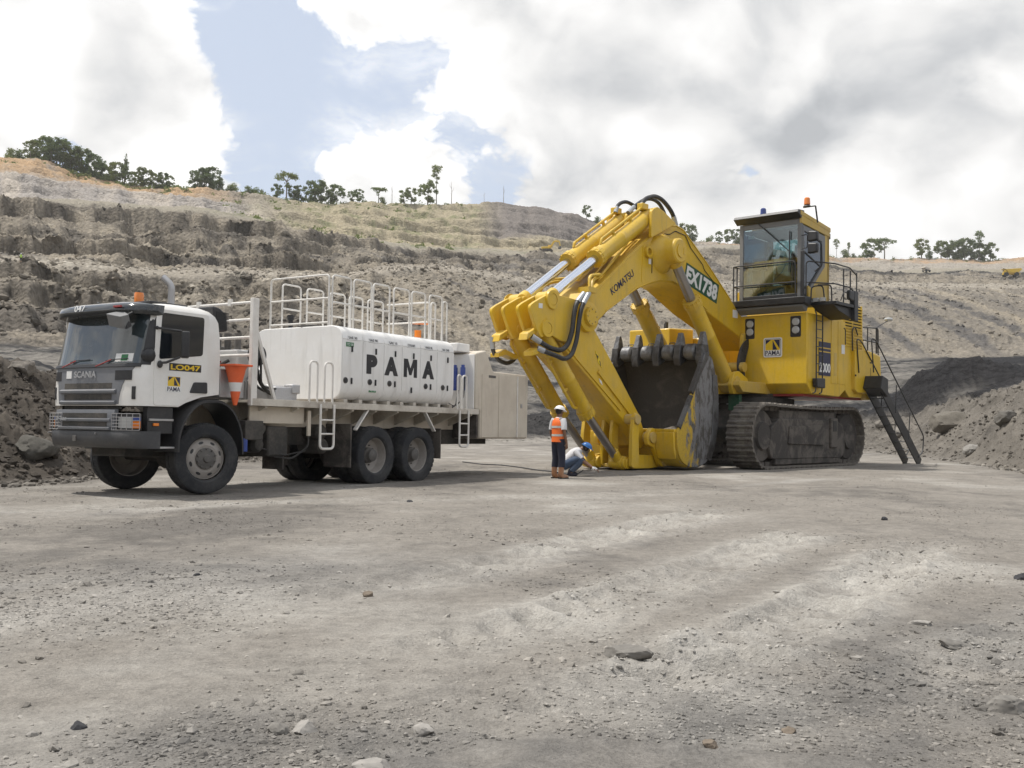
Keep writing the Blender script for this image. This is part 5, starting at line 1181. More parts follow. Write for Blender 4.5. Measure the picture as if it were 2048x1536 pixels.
# welded edge flanges on the near and far faces
for s in (1, -1):
    top = [(8.7, 4.78), (8.41, 4.97), (6.78, 6.19), (5.9, 6.78), (5.3, 7.07), (4.8, 7.17), (4.38, 7.10), (4.0, 6.86), (3.0, 6.26), (1.6, 5.31)]
    MB().tube([(a, s*.625, b) for a, b in top], .022, 6).build('weld_flange', Yl, boom)
    low = [(8.2, 4.30), (6.8, 5.08), (6.06, 5.35), (5.6, 5.47), (4.97, 5.51), (4.46, 5.42), (3.02, 4.85)]
    MB().tube([(a, s*.625, b) for a, b in low], .022, 6).build('weld_flange', Yl, boom)
    # cast boss that carries the lift cylinder pin
    MB().lathe([(.62, -.04), (.60, .03), (.50, .12), (.40, .24), (.36, .36), (.36, .62), (.32, .66), (.0, .66)], (5.52, s*.60, 6.26), (0, s, 0), 32).build('cylinder_boss', Yl, boom)
    MB().cyl((5.52, s*1.24, 6.26), (5.52, s*1.29, 6.26), .20, n=18).box((5.30, s*1.25, 6.16), (5.42, s*1.30, 6.36)).build('pin_cap', Yl, boom)
    for x, z in ((6.28, 6.18), (4.55, 6.30)):
        MB().lathe([(.10, 0), (.17, 0), (.17, .10), (.10, .10)], (x, s*.62, z), (0, s, 0), 18, close=True).prism([(x-.25, z-.12), (x+.2, z-.15), (x+.2, z+.15), (x-.2, z+.12)], s*.60, s*.635).build('lifting_eye', Yl, boom)
    # grease lines along the face
    MB().tube([(4.0, s*.64, 6.62), (4.3, s*.64, 6.95), (4.85, s*.64, 7.0), (5.15, s*.64, 6.85), (5.5, s*.64, 6.82)], .013, 6).tube([(5.5, s*.64, 6.82), (5.95, s*.64, 6.55), (6.05, s*.64, 6.3), (6.05, s*.64, 5.6)], .011, 6).tube([(4.0, s*.64, 6.62), (3.3, s*.64, 6.2), (3.2, s*.64, 6.05), (2.6, s*.64, 5.72)], .011, 6).build('grease_line', M['dark'], boom)
    MB().prism([(6.55, 5.30), (6.50, 6.30), (6.46, 6.30), (6.51, 5.28)], s*.615, s*.632).build('weld_seam', Yl, boom)
    # cylinder foot brackets on the crown
for y in (.12, .82, -.12, -.82):
    MB().prism(fil2([(6.35, 6.55), (6.32, 7.35), (6.05, 7.50), (5.72, 7.42), (5.05, 7.16), (5.6, 6.9)], .08), y*.92-.05, y*.92+.05).build('cylinder_lug', Yl, boom, .012)
kd = Vector((6.87-7.94, 0, 5.42-4.72)).normalized(); ku = Vector((-kd.z, 0, kd.x)); ku = ku if ku.z > 0 else -ku
text('maker_name', 'KOMATSU', M['navy'], boom, (7.92, .624, 4.76), kd, ku, 1.22, .20, .014)
pd = Vector((2.43-4.32, 0, 5.69-6.15)).normalized(); pu = Vector((-pd.z, 0, pd.x)); pu = pu if pu.z > 0 else -pu
pc = Vector((4.34, .62, 5.55)); W_, H_ = 1.95, .62
pv = [pc, pc+pd*W_, pc+pd*W_+pu*H_, pc+pu*H_]
pl = MB().add([(*p,) for p in pv]+[(p.x, .632, p.z) for p in pv], [(3, 2, 1, 0), (4, 5, 6, 7), (0, 1, 5, 4), (1, 2, 6, 5), (2, 3, 7, 6), (3, 0, 4, 7)]).build('unit_plate', M['green'], boom)
text('unit_number', 'EX1738', M['labelw'], pl, pc+pd*.06+pu*.05+Vector((0, .012, 0)), pd, pu, W_-.12, H_-.11, .045, .003)
MB().box((1.42, .615, 4.75), (1.12, .63, 5.0)).build('notice_sheet', M['labelw'], boom)
MB().box((6.20, .615, 5.85), (6.08, .63, 6.0)).build('notice_sheet', M['labelw'], boom)
# ---- hydraulic cylinders
def cylinder(name, base, neck, tip, rb, rr, y, rodmat, collar=True, pipe=1):
    e = empty(name); e.parent = exc
    b, nk, tp = (Vector((p[0], y, p[1])) for p in (base, neck, tip)); d = (nk-b).normalized(); L_ = (nk-b).length
    bar = MB().lathe([(0, .0), (rb*.98, .02), (rb, .1), (rb, L_*.55), (rb*1.03, L_*.555), (rb*1.03, L_*.575), (rb, L_*.58), (rb, L_-.22), (rb*1.16, L_-.21), (rb*1.16, L_-.08), (rb*1.10, L_-.07), (rb*1.10, L_), (rr*1.15, L_+.01), (0, L_+.01)], b, d, 26).build('barrel', Yl, e)
    m = MB(); a = d.orthogonal().normalized(); c = d.cross(a)
    for k in range(14):
        t = 2*math.pi*k/14; p = nk-d*.22+(a*math.cos(t)+c*math.sin(t))*rb*1.07
        m.cyl(p, p+d*.24, rb*.11, n=8)
    m.build('gland_bolts', Yl, bar)
    MB().cyl(nk-d*.05, tp, rr, n=20).build('rod', rodmat, e)
    # eyes at both ends
    MB().cyl((b.x, y-.20, b.z), (b.x, y+.20, b.z), rb*.92, n=22).build('base_eye', Yl, e, .012)
    MB().cyl((tp.x, y-.17, tp.z), (tp.x, y+.17, tp.z), rr*1.75, n=22).cyl(tp-d*.42, tp-d*.1, rr*1.3, n=16).build('rod_eye', Yl, e, .012)
    sd = Vector((0, 0, 1))-d*d.z; sd.normalize()
    if pipe:
        sd = sd*pipe
        m = MB().tube(fillet([b+d*.15+sd*(rb+.02), b+d*.2+sd*(rb+.11), nk-d*.55+sd*(rb+.11), nk-d*.45+sd*(rb+.0)], .06, 4), .04, 8)
        for q in (.3, .62): m.cyl(b+d*L_*q+sd*(rb-.02), b+d*L_*q+sd*(rb+.14), .05, n=8)
        m.build('oil_pipe', Yl, e)
    return e
for s in (1, -1):
    cylinder('lift_cylinder', (2.28, 2.66), (4.42, 4.98), (5.50, 6.20), .245, .145, s*.93, M['rodd'], pipe=1)
    cylinder('arm_cylinder', (6.02, 7.27), (8.52, 5.69), (10.56, 4.36), .23, .125, s*.47, M['chrome'], pipe=1)
    cylinder('bucket_cylinder', (10.72, 3.62), (8.72, 1.47), (7.26, .20), .20, .11, s*.45, M['rodd'], pipe=-1)
# ---- arm
AR = [(9.40, 4.46), (8.90, 4.50), (8.60, 4.35), (8.52, 4.05), (8.62, 3.80), (7.84, 3.00), (7.46, 2.60), (6.48, 1.55), (6.20, 1.05), (6.15, .75), (6.35, .58), (6.65, .66), (6.98, 1.20), (7.99, 1.87), (8.56, 2.30), (9.5, 2.92), (10.0, 3.26), (10.35, 3.62), (10.45, 4.25), (10.35, 4.46)]
arm = MB().prism(AR, -.55, .55).build('arm', Yl, exc, .025)
LG = fil2([(10.72, 4.48), (10.2, 4.50), (9.6, 4.46), (9.7, 3.3), (10.2, 3.35), (10.70, 3.50), (10.95, 3.36), (11.12, 3.55), (11.38, 4.02), (11.38, 4.14), (11.22, 4.24)], .06, 3)
for y0, y1 in ((.60, .70), (.20, .30), (-.30, -.20), (-.70, -.60)):
    MB().prism(LG, y0, y1).build('arm_lug', Yl, arm, .012)
for s in (1, -1):
    for x, z, r in ((10.56, 4.36, .15), (10.74, 3.62, .14)):
        MB().cyl((x, s*.18, z), (x, s*.74, z), r, n=18).build('lug_pin', Yl, arm, .01)
        MB().lathe([(r*1.02, 0), (r*1.7, 0), (r*1.6, .05), (r*1.02, .05)], (x, s*.70, z), (0, s, 0), 20, close=True).build('pin_collar', Yl, arm)
    MB().lathe([(0, .20), (.24, .20), (.26, .16), (.26, .12), (.40, .10), (.42, .0), (.0, .0)], (8.95, s*.55, 4.08), (0, s, 0), 30).build('arm_pin_flange', Yl, arm)
    m = MB()
    for k in range(8):
        a = 2*math.pi*k/8; m.cyl((8.95+.19*math.cos(a), s*.74, 4.08+.19*math.sin(a)), (8.95+.19*math.cos(a), s*.768, 4.08+.19*math.sin(a)), .022, n=6)
    m.build('flange_bolts', Yd, arm)
    MB().tube([(9.9, s*.555, 4.40), (9.5, s*.555, 4.2), (9.45, s*.555, 3.6), (9.7, s*.555, 3.3)], .016, 6).build('weld_flange', Yl, arm)
    MB().prism([(6.75, 1.36), (8.45, 2.62), (8.40, 2.72), (6.72, 1.48)], s*.54, s*.60).build('wear_strip', Yl, arm, .01)
    MB().prism([(7.4, 1.62), (9.9, 3.28), (9.9, 3.36), (7.4, 1.70)], s*.54, s*.585).build('edge_flange', Yl, arm, .008)
MB().box((11.08, .70, 4.10), (10.94, .712, 4.22)).build('notice_sheet', M['labelw'], arm)
MB().prism([(10.14, 3.80), (10.02, 3.92), (9.96, 3.80), (10.05, 3.76)], .55, .562).build('notice_sheet', M['labelw'], arm)
MB().prism([(9.76, 3.70), (9.62, 3.60), (9.64, 3.40), (9.78, 3.50)], .55, .562).build('notice_sheet', M['labelw'], arm)
wl = MB().prism([(8.56, 3.20), (8.40, 3.06), (8.26, 2.76), (8.42, 2.90)], .55, .562).build('warning_sign', M['labely'], arm)
MB().prism([(8.53, 3.13), (8.42, 3.06), (8.44, 2.97)], .55, .565).build('warning_triangle', M['printblack'], wl)
MB().prism([(8.38, 2.96), (8.34, 2.93), (8.30, 2.80), (8.34, 2.83)], .55, .565).build('warning_figure', M['printblack'], wl)
MB().prism([(8.38, 2.48), (8.26, 2.40), (8.22, 2.30), (8.34, 2.38)], .55, .562).build('notice_sheet', M['labelw'], arm)
# hoses between boom and bucket cylinders, and over the crown
def hose(pts, r, ends=(1, 1), n=10):
    P = fillet(pts, .3, 4); o = MB().tube(P, r, n).build('hydraulic_hose', M['hose'], exc)
    if ends[0]: MB().tube([P[0], P[1], P[2]], r*1.18, n).build('hose_ferrule', M['ferrule'], o)
    if ends[1]: MB().tube([P[-3], P[-2], P[-1]], r*1.18, n).build('hose_ferrule', M['ferrule'], o)
H1 = [(9.46, .85, 4.62), (9.78, .85, 4.33), (9.87, .85, 4.0), (9.91, .85, 3.63), (10.08, .85, 3.25), (10.36, .85, 3.07), (10.73, .80, 3.12), (10.95, .72, 3.23), (11.22, .62, 3.38)]
H2 = [(9.38, .95, 4.64), (9.67, .95, 4.27), (9.77, .95, 3.9), (9.86, .95, 3.36), (10.05, .95, 2.98), (10.34, .95, 2.85), (10.62, .92, 2.93), (10.9, .82, 3.01), (11.10, .70, 3.10)]
hose(H1, .065); hose(H2, .06)
hose([(9.46, -.85, 4.62), (9.8, -.85, 4.2), (9.9, -.85, 3.63), (10.1, -.8, 3.1), (10.5, -.65, 2.85), (10.8, -.6, 2.76), (11.13, -.6, 2.84), (11.32, -.6, 3.05), (11.36, -.6, 3.41)], .055)
hose([(6.43, -.40, 7.42), (6.34, -.4, 7.64), (6.15, -.4, 7.76), (5.88, -.4, 7.84), (5.5, -.35, 7.76), (5.1, -.3, 7.5), (4.8, -.3, 7.2)], .055, (1, 0))
hose([(6.34, .42, 7.40), (6.23, .4, 7.64), (6.03, .4, 7.80), (5.59, .4, 7.95), (5.22, .4, 7.91), (4.89, .4, 7.76), (4.63, .4, 7.58), (4.45, .4, 7.25)], .065)
hose([(6.43, .05, 7.35), (6.0, .0, 7.65), (5.6, .05, 7.90), (5.25, .08, 7.97), (4.9, .1, 7.9), (4.6, .1, 7.62), (4.45, .1, 7.3)], .055)
for s in (1, -1):
    MB().box((6.15, s*.47-.10, 7.40), (6.45, s*.47+.10, 7.58)).build('port_block', Yl, exc, .02)
    MB().box((9.46, s*.66, 4.66), (9.1, s*1.0, 4.80)).tube(fillet([(9.2, s*.9, 4.8), (9.1, s*.85, 5.0), (8.75, s*.75, 5.15), (8.3, s*.45, 5.2), (6.9, s*.30, 6.30), (6.4, s*.2, 6.8)], .15, 5), .045, 8).tube(fillet([(9.35, s*.95, 4.8), (9.3, s*.9, 5.1), (8.7, s*.8, 5.22), (8.3, s*.25, 5.28), (6.9, s*.12, 6.38), (6.4, s*.1, 6.8)], .15, 5), .045, 8).build('boom_pipes', Yl, exc)
    MB().prism([(11.40, 3.28), (11.15, 3.42), (10.95, 3.52), (11.05, 3.62), (11.36, 3.46)], s*.32, s*.62).build('port_block', Yl, exc, .02)
    MB().prism([(11.30, 3.0), (11.05, 3.12), (10.55, 2.98), (10.60, 2.88), (11.0, 2.98), (11.28, 2.9)], s*.42, s*.72).build('hose_bracket', Yl, exc, .01)
MB().beam((8.9, 0, 5.1), (7.2, 0, 6.35), .5, .1).build('boom_top_cover', Yd, exc, .02)
# ---- bucket linkage
for y0, y1 in ((.78, .90), (.10, .20), (-.20, -.10), (-.90, -.78)):
    MB().prism(fil2([(7.18, .06), (7.30, .10), (7.28, 1.0), (7.20, 1.50), (7.05, 1.60), (6.92, 1.50), (6.98, .9), (6.94, .3), (7.0, .06)], .06), y0, y1).build('rocker_link', Yl, exc, .012)
for s in (1, -1):
    MB().prism(fil2([(7.34, .04), (7.36, .30), (6.95, .38), (6.6, .42), (6.2, .40), (5.78, .42), (5.66, .24), (5.76, .06), (6.2, .03)], .06), s*.62, s*.76).build('bucket_link', Yl, exc, .012)
    for y in (.24, .66): MB().cyl((7.26, s*y-.05, .20), (7.26, s*y+.05, .20), .17, n=16).build('rod_clevis', Yl, exc, .01)
    MB().prism(fil2([(6.62, .95), (6.40, 1.18), (6.10, 1.12), (5.95, .80), (5.98, .50), (5.66, .36), (5.60, .16), (5.76, .06), (5.95, .10), (6.15, .42), (6.30, .62), (6.58, .70)], .07), s*.80, s*.94).build('bucket_ear', Yl, exc, .015)
    MB().cyl((6.38, s*.70, .90), (6.38, s*1.0, .90), .16, n=18).cyl((5.77, s*.6, .22), (5.77, s*1.0, .22), .13, n=18).cyl((7.08, s*.55, 1.40), (7.08, s*.95, 1.40), .14, n=18).build('link_pin', Yd, exc, .01)
MB().box((7.25, -.62, .06), (5.9, .62, .16)).build('link_web', Yd, exc, .02)
# ---- bucket
BY = 1.56
out = [(4.70, 3.32), (4.36, 3.28), (4.12, 2.75), (4.02, 2.1), (4.02, 1.4), (4.16, .75), (4.46, .26), (4.95, .08), (5.55, .08), (5.95, .26), (6.15, .60), (6.16, 1.08)]
out = [(p.x, p.z) for p in fillet([(a, 0, b) for a, b in out], .25, 3)]
cen = Vector((5.2, 1.5))
def inner(p, t): 
    d = (cen-Vector(p)).normalized(); return (p[0]+d.x*t, p[1]+d.y*t)
bk = empty('bucket'); bk.parent = exc
vs = []; m = MB(); n = len(out)
for y in (-BY, BY): vs += [(x, y, z) for x, z in out]
m.add(vs, [(i, i+1, n+i+1, n+i) for i in range(n-1)])
o = m.build('bucket_shell', M['bucketside'], bk); md = o.modifiers.new('solid', 'SOLIDIFY'); md.thickness = .05; md.offset = 0
m = MB(); ins_ = [inner(p, .045) for p in out]; vs = []
for y in (-BY+.03, BY-.03): vs += [(x, y, z) for x, z in ins_]
m.add(vs, [(i, i+1, n+i+1, n+i) for i in range(n-1)])
for y in (-BY+.03, BY-.03): m.add([(x, y, z) for x, z in ins_], [list(range(n))])
m.build('bucket_liner', M['bucketin'], bk)
for s in (1, -1):
    MB().prism(out+[(6.02, 1.26), (5.40, 2.22), (4.98, 2.85)], s*(BY-.015), s*(BY+.06)).build('bucket_cheek', M['bucketside'], bk, .015)
    MB().prism([(4.55, 3.40), (4.80, 3.36), (5.06, 2.90), (5.50, 2.22), (5.40, 2.12), (4.95, 2.78), (4.6, 3.2)], s*(BY-.04), s*(BY+.10)).build('side_cutter', M['iron'], bk, .02)
    MB().prism([(5.48, 2.12), (6.10, 1.22), (6.02, 1.14), (5.38, 2.10)], s*(BY-.03), s*(BY+.085)).build('cheek_edge', M['iron'], bk, .01)
    MB().prism([(4.40, .24), (4.12, .80), (4.0, 1.4), (4.0, 2.1), (4.1, 2.75), (4.35, 2.75), (4.28, 2.0), (4.35, .9), (4.62, .3)], s*(BY+.05), s*(BY+.09)).build('wear_plate', M['iron'], bk, .012)
MB().prism([(6.0, 1.06), (6.24, 1.06), (6.26, 1.15), (6.0, 1.15)], -BY, BY).build('hinge_plate', Yl, bk, .012)
for y0, y1 in ((.95, BY), (-BY, -.95)): MB().prism([(6.10, .30), (6.22, .55), (6.26, 1.06), (6.12, 1.06)], y0, y1).build('back_panel', Yl, bk, .02)
MB().prism([(4.66, 3.24), (4.80, 3.28), (4.72, 3.50), (4.62, 3.50), (4.52, 3.30)], -BY, BY).build('cutting_edge', M['iron'], bk, .015)
for k in range(5):
    y = -1.50+.75*k; tt = empty('tooth'); tt.parent = bk
    MB().prism([(4.45, 3.20), (4.84, 3.0), (4.92, 3.22), (4.86, 3.62), (4.54, 3.62)], y-.115, y+.115).build('tooth_adapter', M['iron'], tt, .03)
    MB().loft([[(4.54, y-.105, 3.58), (4.84, y-.105, 3.58), (4.84, y+.105, 3.58), (4.54, y+.105, 3.58)], [(4.58, y-.085, 3.82), (4.76, y-.085, 3.82), (4.76, y+.085, 3.85), (4.58, y+.085, 3.85)], [(4.63, y-.075, 3.99), (4.71, y-.075, 3.99), (4.71, y+.075, 3.99), (4.63, y+.075, 3.99)]]).build('tooth_tip', M['shroud'], tt, .02)
    if k < 4:
        yc = y+.375; MB().lathe([(.0, -.20), (.18, -.20), (.235, -.14), (.235, .14), (.18, .20), (0, .20)], (4.66, yc, 3.42), (0, 1, 0), 20).build('lip_shroud', M['shroud'], bk)
for y in (-1.15, -.4, .35): MB().tube(fillet([(4.55, y-.10, 3.5), (4.50, y-.10, 3.72), (4.50, y+.10, 3.72), (4.55, y+.10, 3.5)], .04, 3), .014, 6).build('lifting_loop', M['iron'], bk)
# earth left in the bucket
m = MB(); rows_ = []
for i in range(14):
    t = i/13; r = []
    for j in range(22):
        v = -BY+.05+(2*BY-.1)*j/21
        r.append((6.05-1.75*t, v, .55+.62*t**1.5*(.8+.3*math.sin(3*v+1))+.06*random.uniform(-1, 1)+.25*(1-t)*(.6+.4*math.cos(v*1.7))))
    rows_.append(r)
m.loft(rows_, closed=False).build('soil_load', M['earthloose'], bk)
# ------------------------------------------------------------------ loose stones
_ico = bmesh.new(); bmesh.ops.create_icosphere(_ico, subdivisions=1, radius=1.0)
ICO_V = np.array([v.co[:] for v in _ico.verts], np.float32); ICO_F = np.array([[v.index for v in f.verts] for f in _ico.faces], np.int32); _ico.free()
def rocks_mesh(name, pos, size, colr, rng, flat=.62, sub=None):
    """many angular stones in one mesh"""
    N = len(pos); nv = len(ICO_V)
    v = np.repeat(ICO_V[None], N, 0)*(1+rng.uniform(-.34, .26, (N, nv, 1)))
    sc = size[:, None]*rng.uniform(.6, 1.25, (N, 3))*np.array([1, 1, flat])
    v = v*sc[:, None, :]
    a = rng.uniform(0, 2*math.pi, N); t = rng.uniform(-.5, .5, N); ca, sa = np.cos(a), np.sin(a)
    y2 = v[..., 1]*np.cos(t)[:, None]-v[..., 2]*np.sin(t)[:, None]; z2 = v[..., 1]*np.sin(t)[:, None]+v[..., 2]*np.cos(t)[:, None]
    x3 = v[..., 0]*ca[:, None]-y2*sa[:, None]; y3 = v[..., 0]*sa[:, None]+y2*ca[:, None]
    co = np.stack([x3, y3, z2], -1)+pos[:, None, :]
    f = (ICO_F[None]+np.arange(N)[:, None, None]*nv).reshape(-1, 3)
    me = bpy.data.meshes.new(name); me.vertices.add(N*nv); me.vertices.foreach_set('co', co.astype(np.float32).ravel())
    me.loops.add(f.size); me.loops.foreach_set('vertex_index', f.astype(np.int32).ravel())
    me.polygons.add(len(f)); me.polygons.foreach_set('loop_start', np.arange(0, f.size, 3, dtype=np.int32)); me.polygons.foreach_set('loop_total', np.full(len(f), 3, np.int32))
    at = me.color_attributes.new('col', 'FLOAT_COLOR', 'POINT')
    cc = np.repeat(np.concatenate([colr, np.ones((N, 1))], 1)[:, None], nv, 1)
    at.data.foreach_set('color', cc.astype(np.float32).ravel()); me.update(calc_edges=True); me.shade_flat(); me.materials.append(M['stone'])
    return me
def stone_mat():
    m, b = newmat('stone'); geo = b.n('ShaderNodeNewGeometry').outputs['Position']; a = b.n('ShaderNodeAttribute', attribute_name='col').outputs['Color']
    n = b.noise(geo, 18, 3, .65); t = b.math('ADD', b.math('MULTIPLY', n, .9), .55)
    c = b.vmath('MULTIPLY', a, b.n('ShaderNodeCombineXYZ', ins={0: t, 1: t, 2: t}).outputs[0])
    return finish(m, b, b.n('ShaderNodeBsdfPrincipled', ins={'Base Color': c, 'Roughness': .92, 'Specular IOR Level': .15}).outputs[0])
M['stone'] = stone_mat()
ND = len(U_DENSE)
def scatter(name, label, s0, s1, N, smin, smax, wfun, seed, bright=(.75, 1.3), sink=.25, power=2.6, flat=.62):
    rng = np.random.default_rng(seed); i0, i1 = np.searchsorted(sarr, s0), np.searchsorted(sarr, s1)
    sl_ = (slice(i0, i1), slice(0, ND)); wt = wfun(sl_).astype(np.float64).ravel(); wt = np.clip(wt, 0, None); wt /= wt.sum()
    k = rng.choice(len(wt), N, p=wt)
    jx = rng.normal(0, .4, (N, 2))
    X = XX[sl_].ravel()[k]; Y = YY[sl_].ravel()[k]; Z = ZZ[sl_].ravel()[k]; R_ = np.hypot(X, Y)
    sz = smin+(smax-smin)*rng.random(N)**power
    pos = np.stack([X+jx[:, 0]*R_*.0012, Y+jx[:, 1]*R_*.0012, Z+sz*(.35-sink)], -1)
    cl = col[sl_].reshape(-1, 3)[k]*rng.uniform(*bright, (N, 1))
    tag(link(name, rocks_mesh(name, pos, sz, cl, rng, flat), None), label, 'stones', kind='stuff')
gz = lambda q: np.clip(crumb_zone[q]-.16, .015, 1)**1.3*np.clip(RHO[q]/3.0, .25, 1.2)*(RHO[q] > 1.6)*(RHO[q] < 34)
scatter('gravel', 'loose grey gravel and crumbs spread over the pit floor', .25, .98, 38000, .0035, .016, gz, 11, (.62, 1.32), .30, 3.0)
scatter('clods', 'larger grey clods of dried clay lying on the pit floor', .3, .99, 2600, .010, .034, gz, 12, (.6, 1.3), .30, 3.2)
scatter('bank_rubble', 'dark broken rubble lying on the banks around the pit floor', .97, 2.3, 9000, .02, .12, lambda q: np.ones(S[q].shape)*(UG[q] > -200)*(1-.75*(np.abs(UG[q]-1200) < 350)), 13, (.55, 1.35), .2, 3.2, .75)
scatter('ledge_rubble', 'pale broken rock strewn along the ledges of the pit wall', 5.6, 7.05, 3600, .25, .9, lambda q: np.clip(.2+n_fin[q]+.3*n_mid[q], .02, 1), 14, (.6, 1.5), .2, 3.0, .7)
scatter('wall_rubble', 'brown blocks broken out of the pit wall', 5.0, 8.1, 6000, .25, 1.0, lambda q: np.clip(.15+n_mid[q], .02, 1), 15, (.5, 1.3), .3, 3.0, .7)
def rock(px, py, sz, rgb, label, seed, flat=.7, far=False, asp=1.0, group=None):
    p = hit(px, py) if far else ground_pt(px, py)
    if not far: p.z = floor_z(p.x, p.y)
    rng = np.random.default_rng(seed)
    bm = bmesh.new(); bmesh.ops.create_icosphere(bm, subdivisions=4, radius=1)
    cs = [rng.normal(size=3) for _ in range(16)]; cs = [(c/np.linalg.norm(c)).astype(np.float32) for c in cs]; ds = rng.uniform(.62, .95, 16)
    P_ = np.array([v.co[:] for v in bm.verts], np.float32)
    for n_, d_ in zip(cs, ds):               # cut facets off a ball
        e = np.clip(P_@n_-d_, 0, None); P_ = P_-e[:, None]*n_
    P_ = P_*(1+.16*perlin(P_[:, 0]*2.3+seed, P_[:, 1]*2.3, P_[:, 2]*2.3)+.09*perlin(P_[:, 0]*6+seed, P_[:, 1]*6, P_[:, 2]*6)+.05*perlin(P_[:, 0]*15+seed, P_[:, 1]*15, P_[:, 2]*15))[:, None]
    for v, c in zip(bm.verts, P_): v.co = Vector((c[0]*sz*asp, c[1]*sz, c[2]*sz*flat))
    me = bpy.data.meshes.new('rock'); bm.to_mesh(me); bm.free()
    at = me.color_attributes.new('col', 'FLOAT_COLOR', 'POINT'); at.data.foreach_set('color', np.tile(np.array([*rgb, 1], np.float32), len(me.vertices)))
    me.shade_smooth(); me.set_sharp_from_angle(angle=math.radians(28)); me.materials.append(M['stone'])
    o = link('rock', me, None); o.location = p+Vector((0, 0, sz*flat*.15)); o.rotation_euler = (rng.uniform(-.2, .2), rng.uniform(-.2, .2), rng.uniform(0, 6))
    tag(o, label, 'rock', group)
DK, PL, MD, BR = (.05, .05, .053), (.27, .255, .235), (.18, .17, .155), (.17, .14, .11)
G1 = 'single stones on the pit floor'
for i, a in enumerate([
    (820, 1000, .115, DK, 'dark coal lump on the ground beside the truck rear wheels'), (737, 1189, .085, BR, 'small brown stone with yellow stain in front of the truck tank'),
    (1843, 1250, .10, PL, 'pale upright slab among dark gravel in front of the excavator stair'), (555, 1462, .085, MD, 'grey stone of a pair half buried in pale clay'), (608, 1458, .10, PL, 'pale stone of a pair half buried in pale clay'),
    (63, 1470, .042, PL, 'small pale angular stone on grey gravel'), (393, 1155, .045, DK, 'small black coal piece in the gravel strip before the truck cab'), (332, 1160, .05, PL, 'small white stone in the gravel strip before the truck cab'),
    (1768, 1042, .10, DK, 'black lump on the road in front of the crawler track'), (1910, 1292, .12, MD, 'long flat grey slab beside the rut'), (2042, 1157, .12, DK, 'dark block at the side of the rutted road'),
    (1578, 1460, .055, BR, 'reddish rounded stone on dark gravel'), (1420, 1490, .06, BR, 'tan stone with dark underside on dark gravel'), (748, 1525, .13, PL, 'broad pale flat stone sunk in clay'),
    (158, 1456, .06, DK, 'black shale fragment on grey gravel'), (845, 1458, .09, PL, 'pale rounded clod on dried clay'), (2012, 1422, .15, MD, 'grey shale block with split top'), (1255, 1318, .20, MD, 'wide low clay slab lying in the rut'),
    (1735, 1205, .08, MD, 'flat grey stone on the edge of the rut'), (1765, 1350, .035, DK, 'small dark chip on pale dust')]):
    rock(a[0], a[1], a[2]*.52, a[3], a[4], 50+i, .55 if 'flat' in a[4] or 'slab' in a[4] else .75, asp=1.6 if 'slab' in a[4] else 1.15, group=G1)
for i, a in enumerate([(1895, 852, .9, (.145, .132, .112), 'huge tan boulder leaning on the grey rubble bank'), (1758, 850, .5, (.17, .155, .135), 'pale block behind the excavator stair'), (1942, 902, .34, (.24, .228, .21), 'flat white stone at the foot of the rubble bank'), (2010, 842, .45, (.13, .122, .11), 'dark angular boulder high on the rubble bank'), (1800, 868, .5, (.2, .185, .165), 'grey boulder between the stair and the huge tan boulder'), (45, 742, .35, (.22, .20, .175), 'grey boulder on the dark bank beside the truck cab'), (75, 905, .42, (.09, .085, .075), 'dark boulder low on the bank before the truck bumper')]):
    rock(*a[:5], 90+i, .8, True, 1.2, 'boulders on the banks')
# ------------------------------------------------------------------ trees on the pit rim
def leaf_mat(name, rgb):
    m, b = newmat(name); oi = b.n('ShaderNodeObjectInfo').outputs['Random']; tc = b.n('ShaderNodeTexCoord').outputs['Object']
    n = b.noise(tc, 9, 3, .6)
    c = b.mix(b.ramp(n, .3, .7), tuple(x*.55 for x in rgb), tuple(x*1.35 for x in rgb))
    c = b.mix(b.math('MULTIPLY', oi, .5), c, (rgb[0]*1.5, rgb[1]*1.15, rgb[2]*.9))
    d = b.n('ShaderNodeBsdfDiffuse', ins={'Color': c}); t = b.n('ShaderNodeBsdfTranslucent', ins={'Color': c})
    return finish(m, b, b.n('ShaderNodeMixShader', ins={0: .48, 1: d.outputs[0], 2: t.outputs[0]}).outputs[0])
M['leaf'] = leaf_mat('foliage', (.150, .200, .080)); M['leafd'] = leaf_mat('foliage_dark', (.115, .160, .070)); M['bark'] = paint('bark', (.16, .135, .11), .9, dust=.2, dscale=8); M['deadwood'] = paint('dead_wood', (.30, .27, .235), .9, dust=.2, dscale=8)
def leaves(blobs, n, ls, rng, dens_in=.35):
    """leaf-sized faces spread through ellipsoid clumps (unit tree height)"""
    vs = []; vol = np.array([b[3]*b[4]*b[5] for b in blobs])**.7; pr = vol/vol.sum()
    for _ in range(n):
        b = blobs[rng.choice(len(blobs), p=pr)]
        d = rng.normal(size=3); d /= np.linalg.norm(d); r = rng.random()**dens_in
        c = np.array(b[:3])+d*r*np.array(b[3:])*rng.uniform(.7, 1.45)
        u = rng.normal(size=3); u /= np.linalg.norm(u); w_ = np.cross(u, rng.normal(size=3)); w_ /= np.linalg.norm(w_)
        s = ls*rng.uniform(.55, 1.3)
        vs += [c-u*s-w_*s*.6, c+u*s*.9-w_*s*.7, c+u*s+w_*s*.6, c-u*s*.8+w_*s*.7]
    me = bpy.data.meshes.new('crown'); me.from_pydata([tuple(v) for v in vs], [], [(4*i, 4*i+1, 4*i+2, 4*i+3) for i in range(n)]); me.update()
    return me
def wood(paths):
    m = MB()
    for p, r0, r1 in paths: m.tube(p, list(np.linspace(r0, r1, len(p))), 6)
    return m.mesh('trunk', 60)
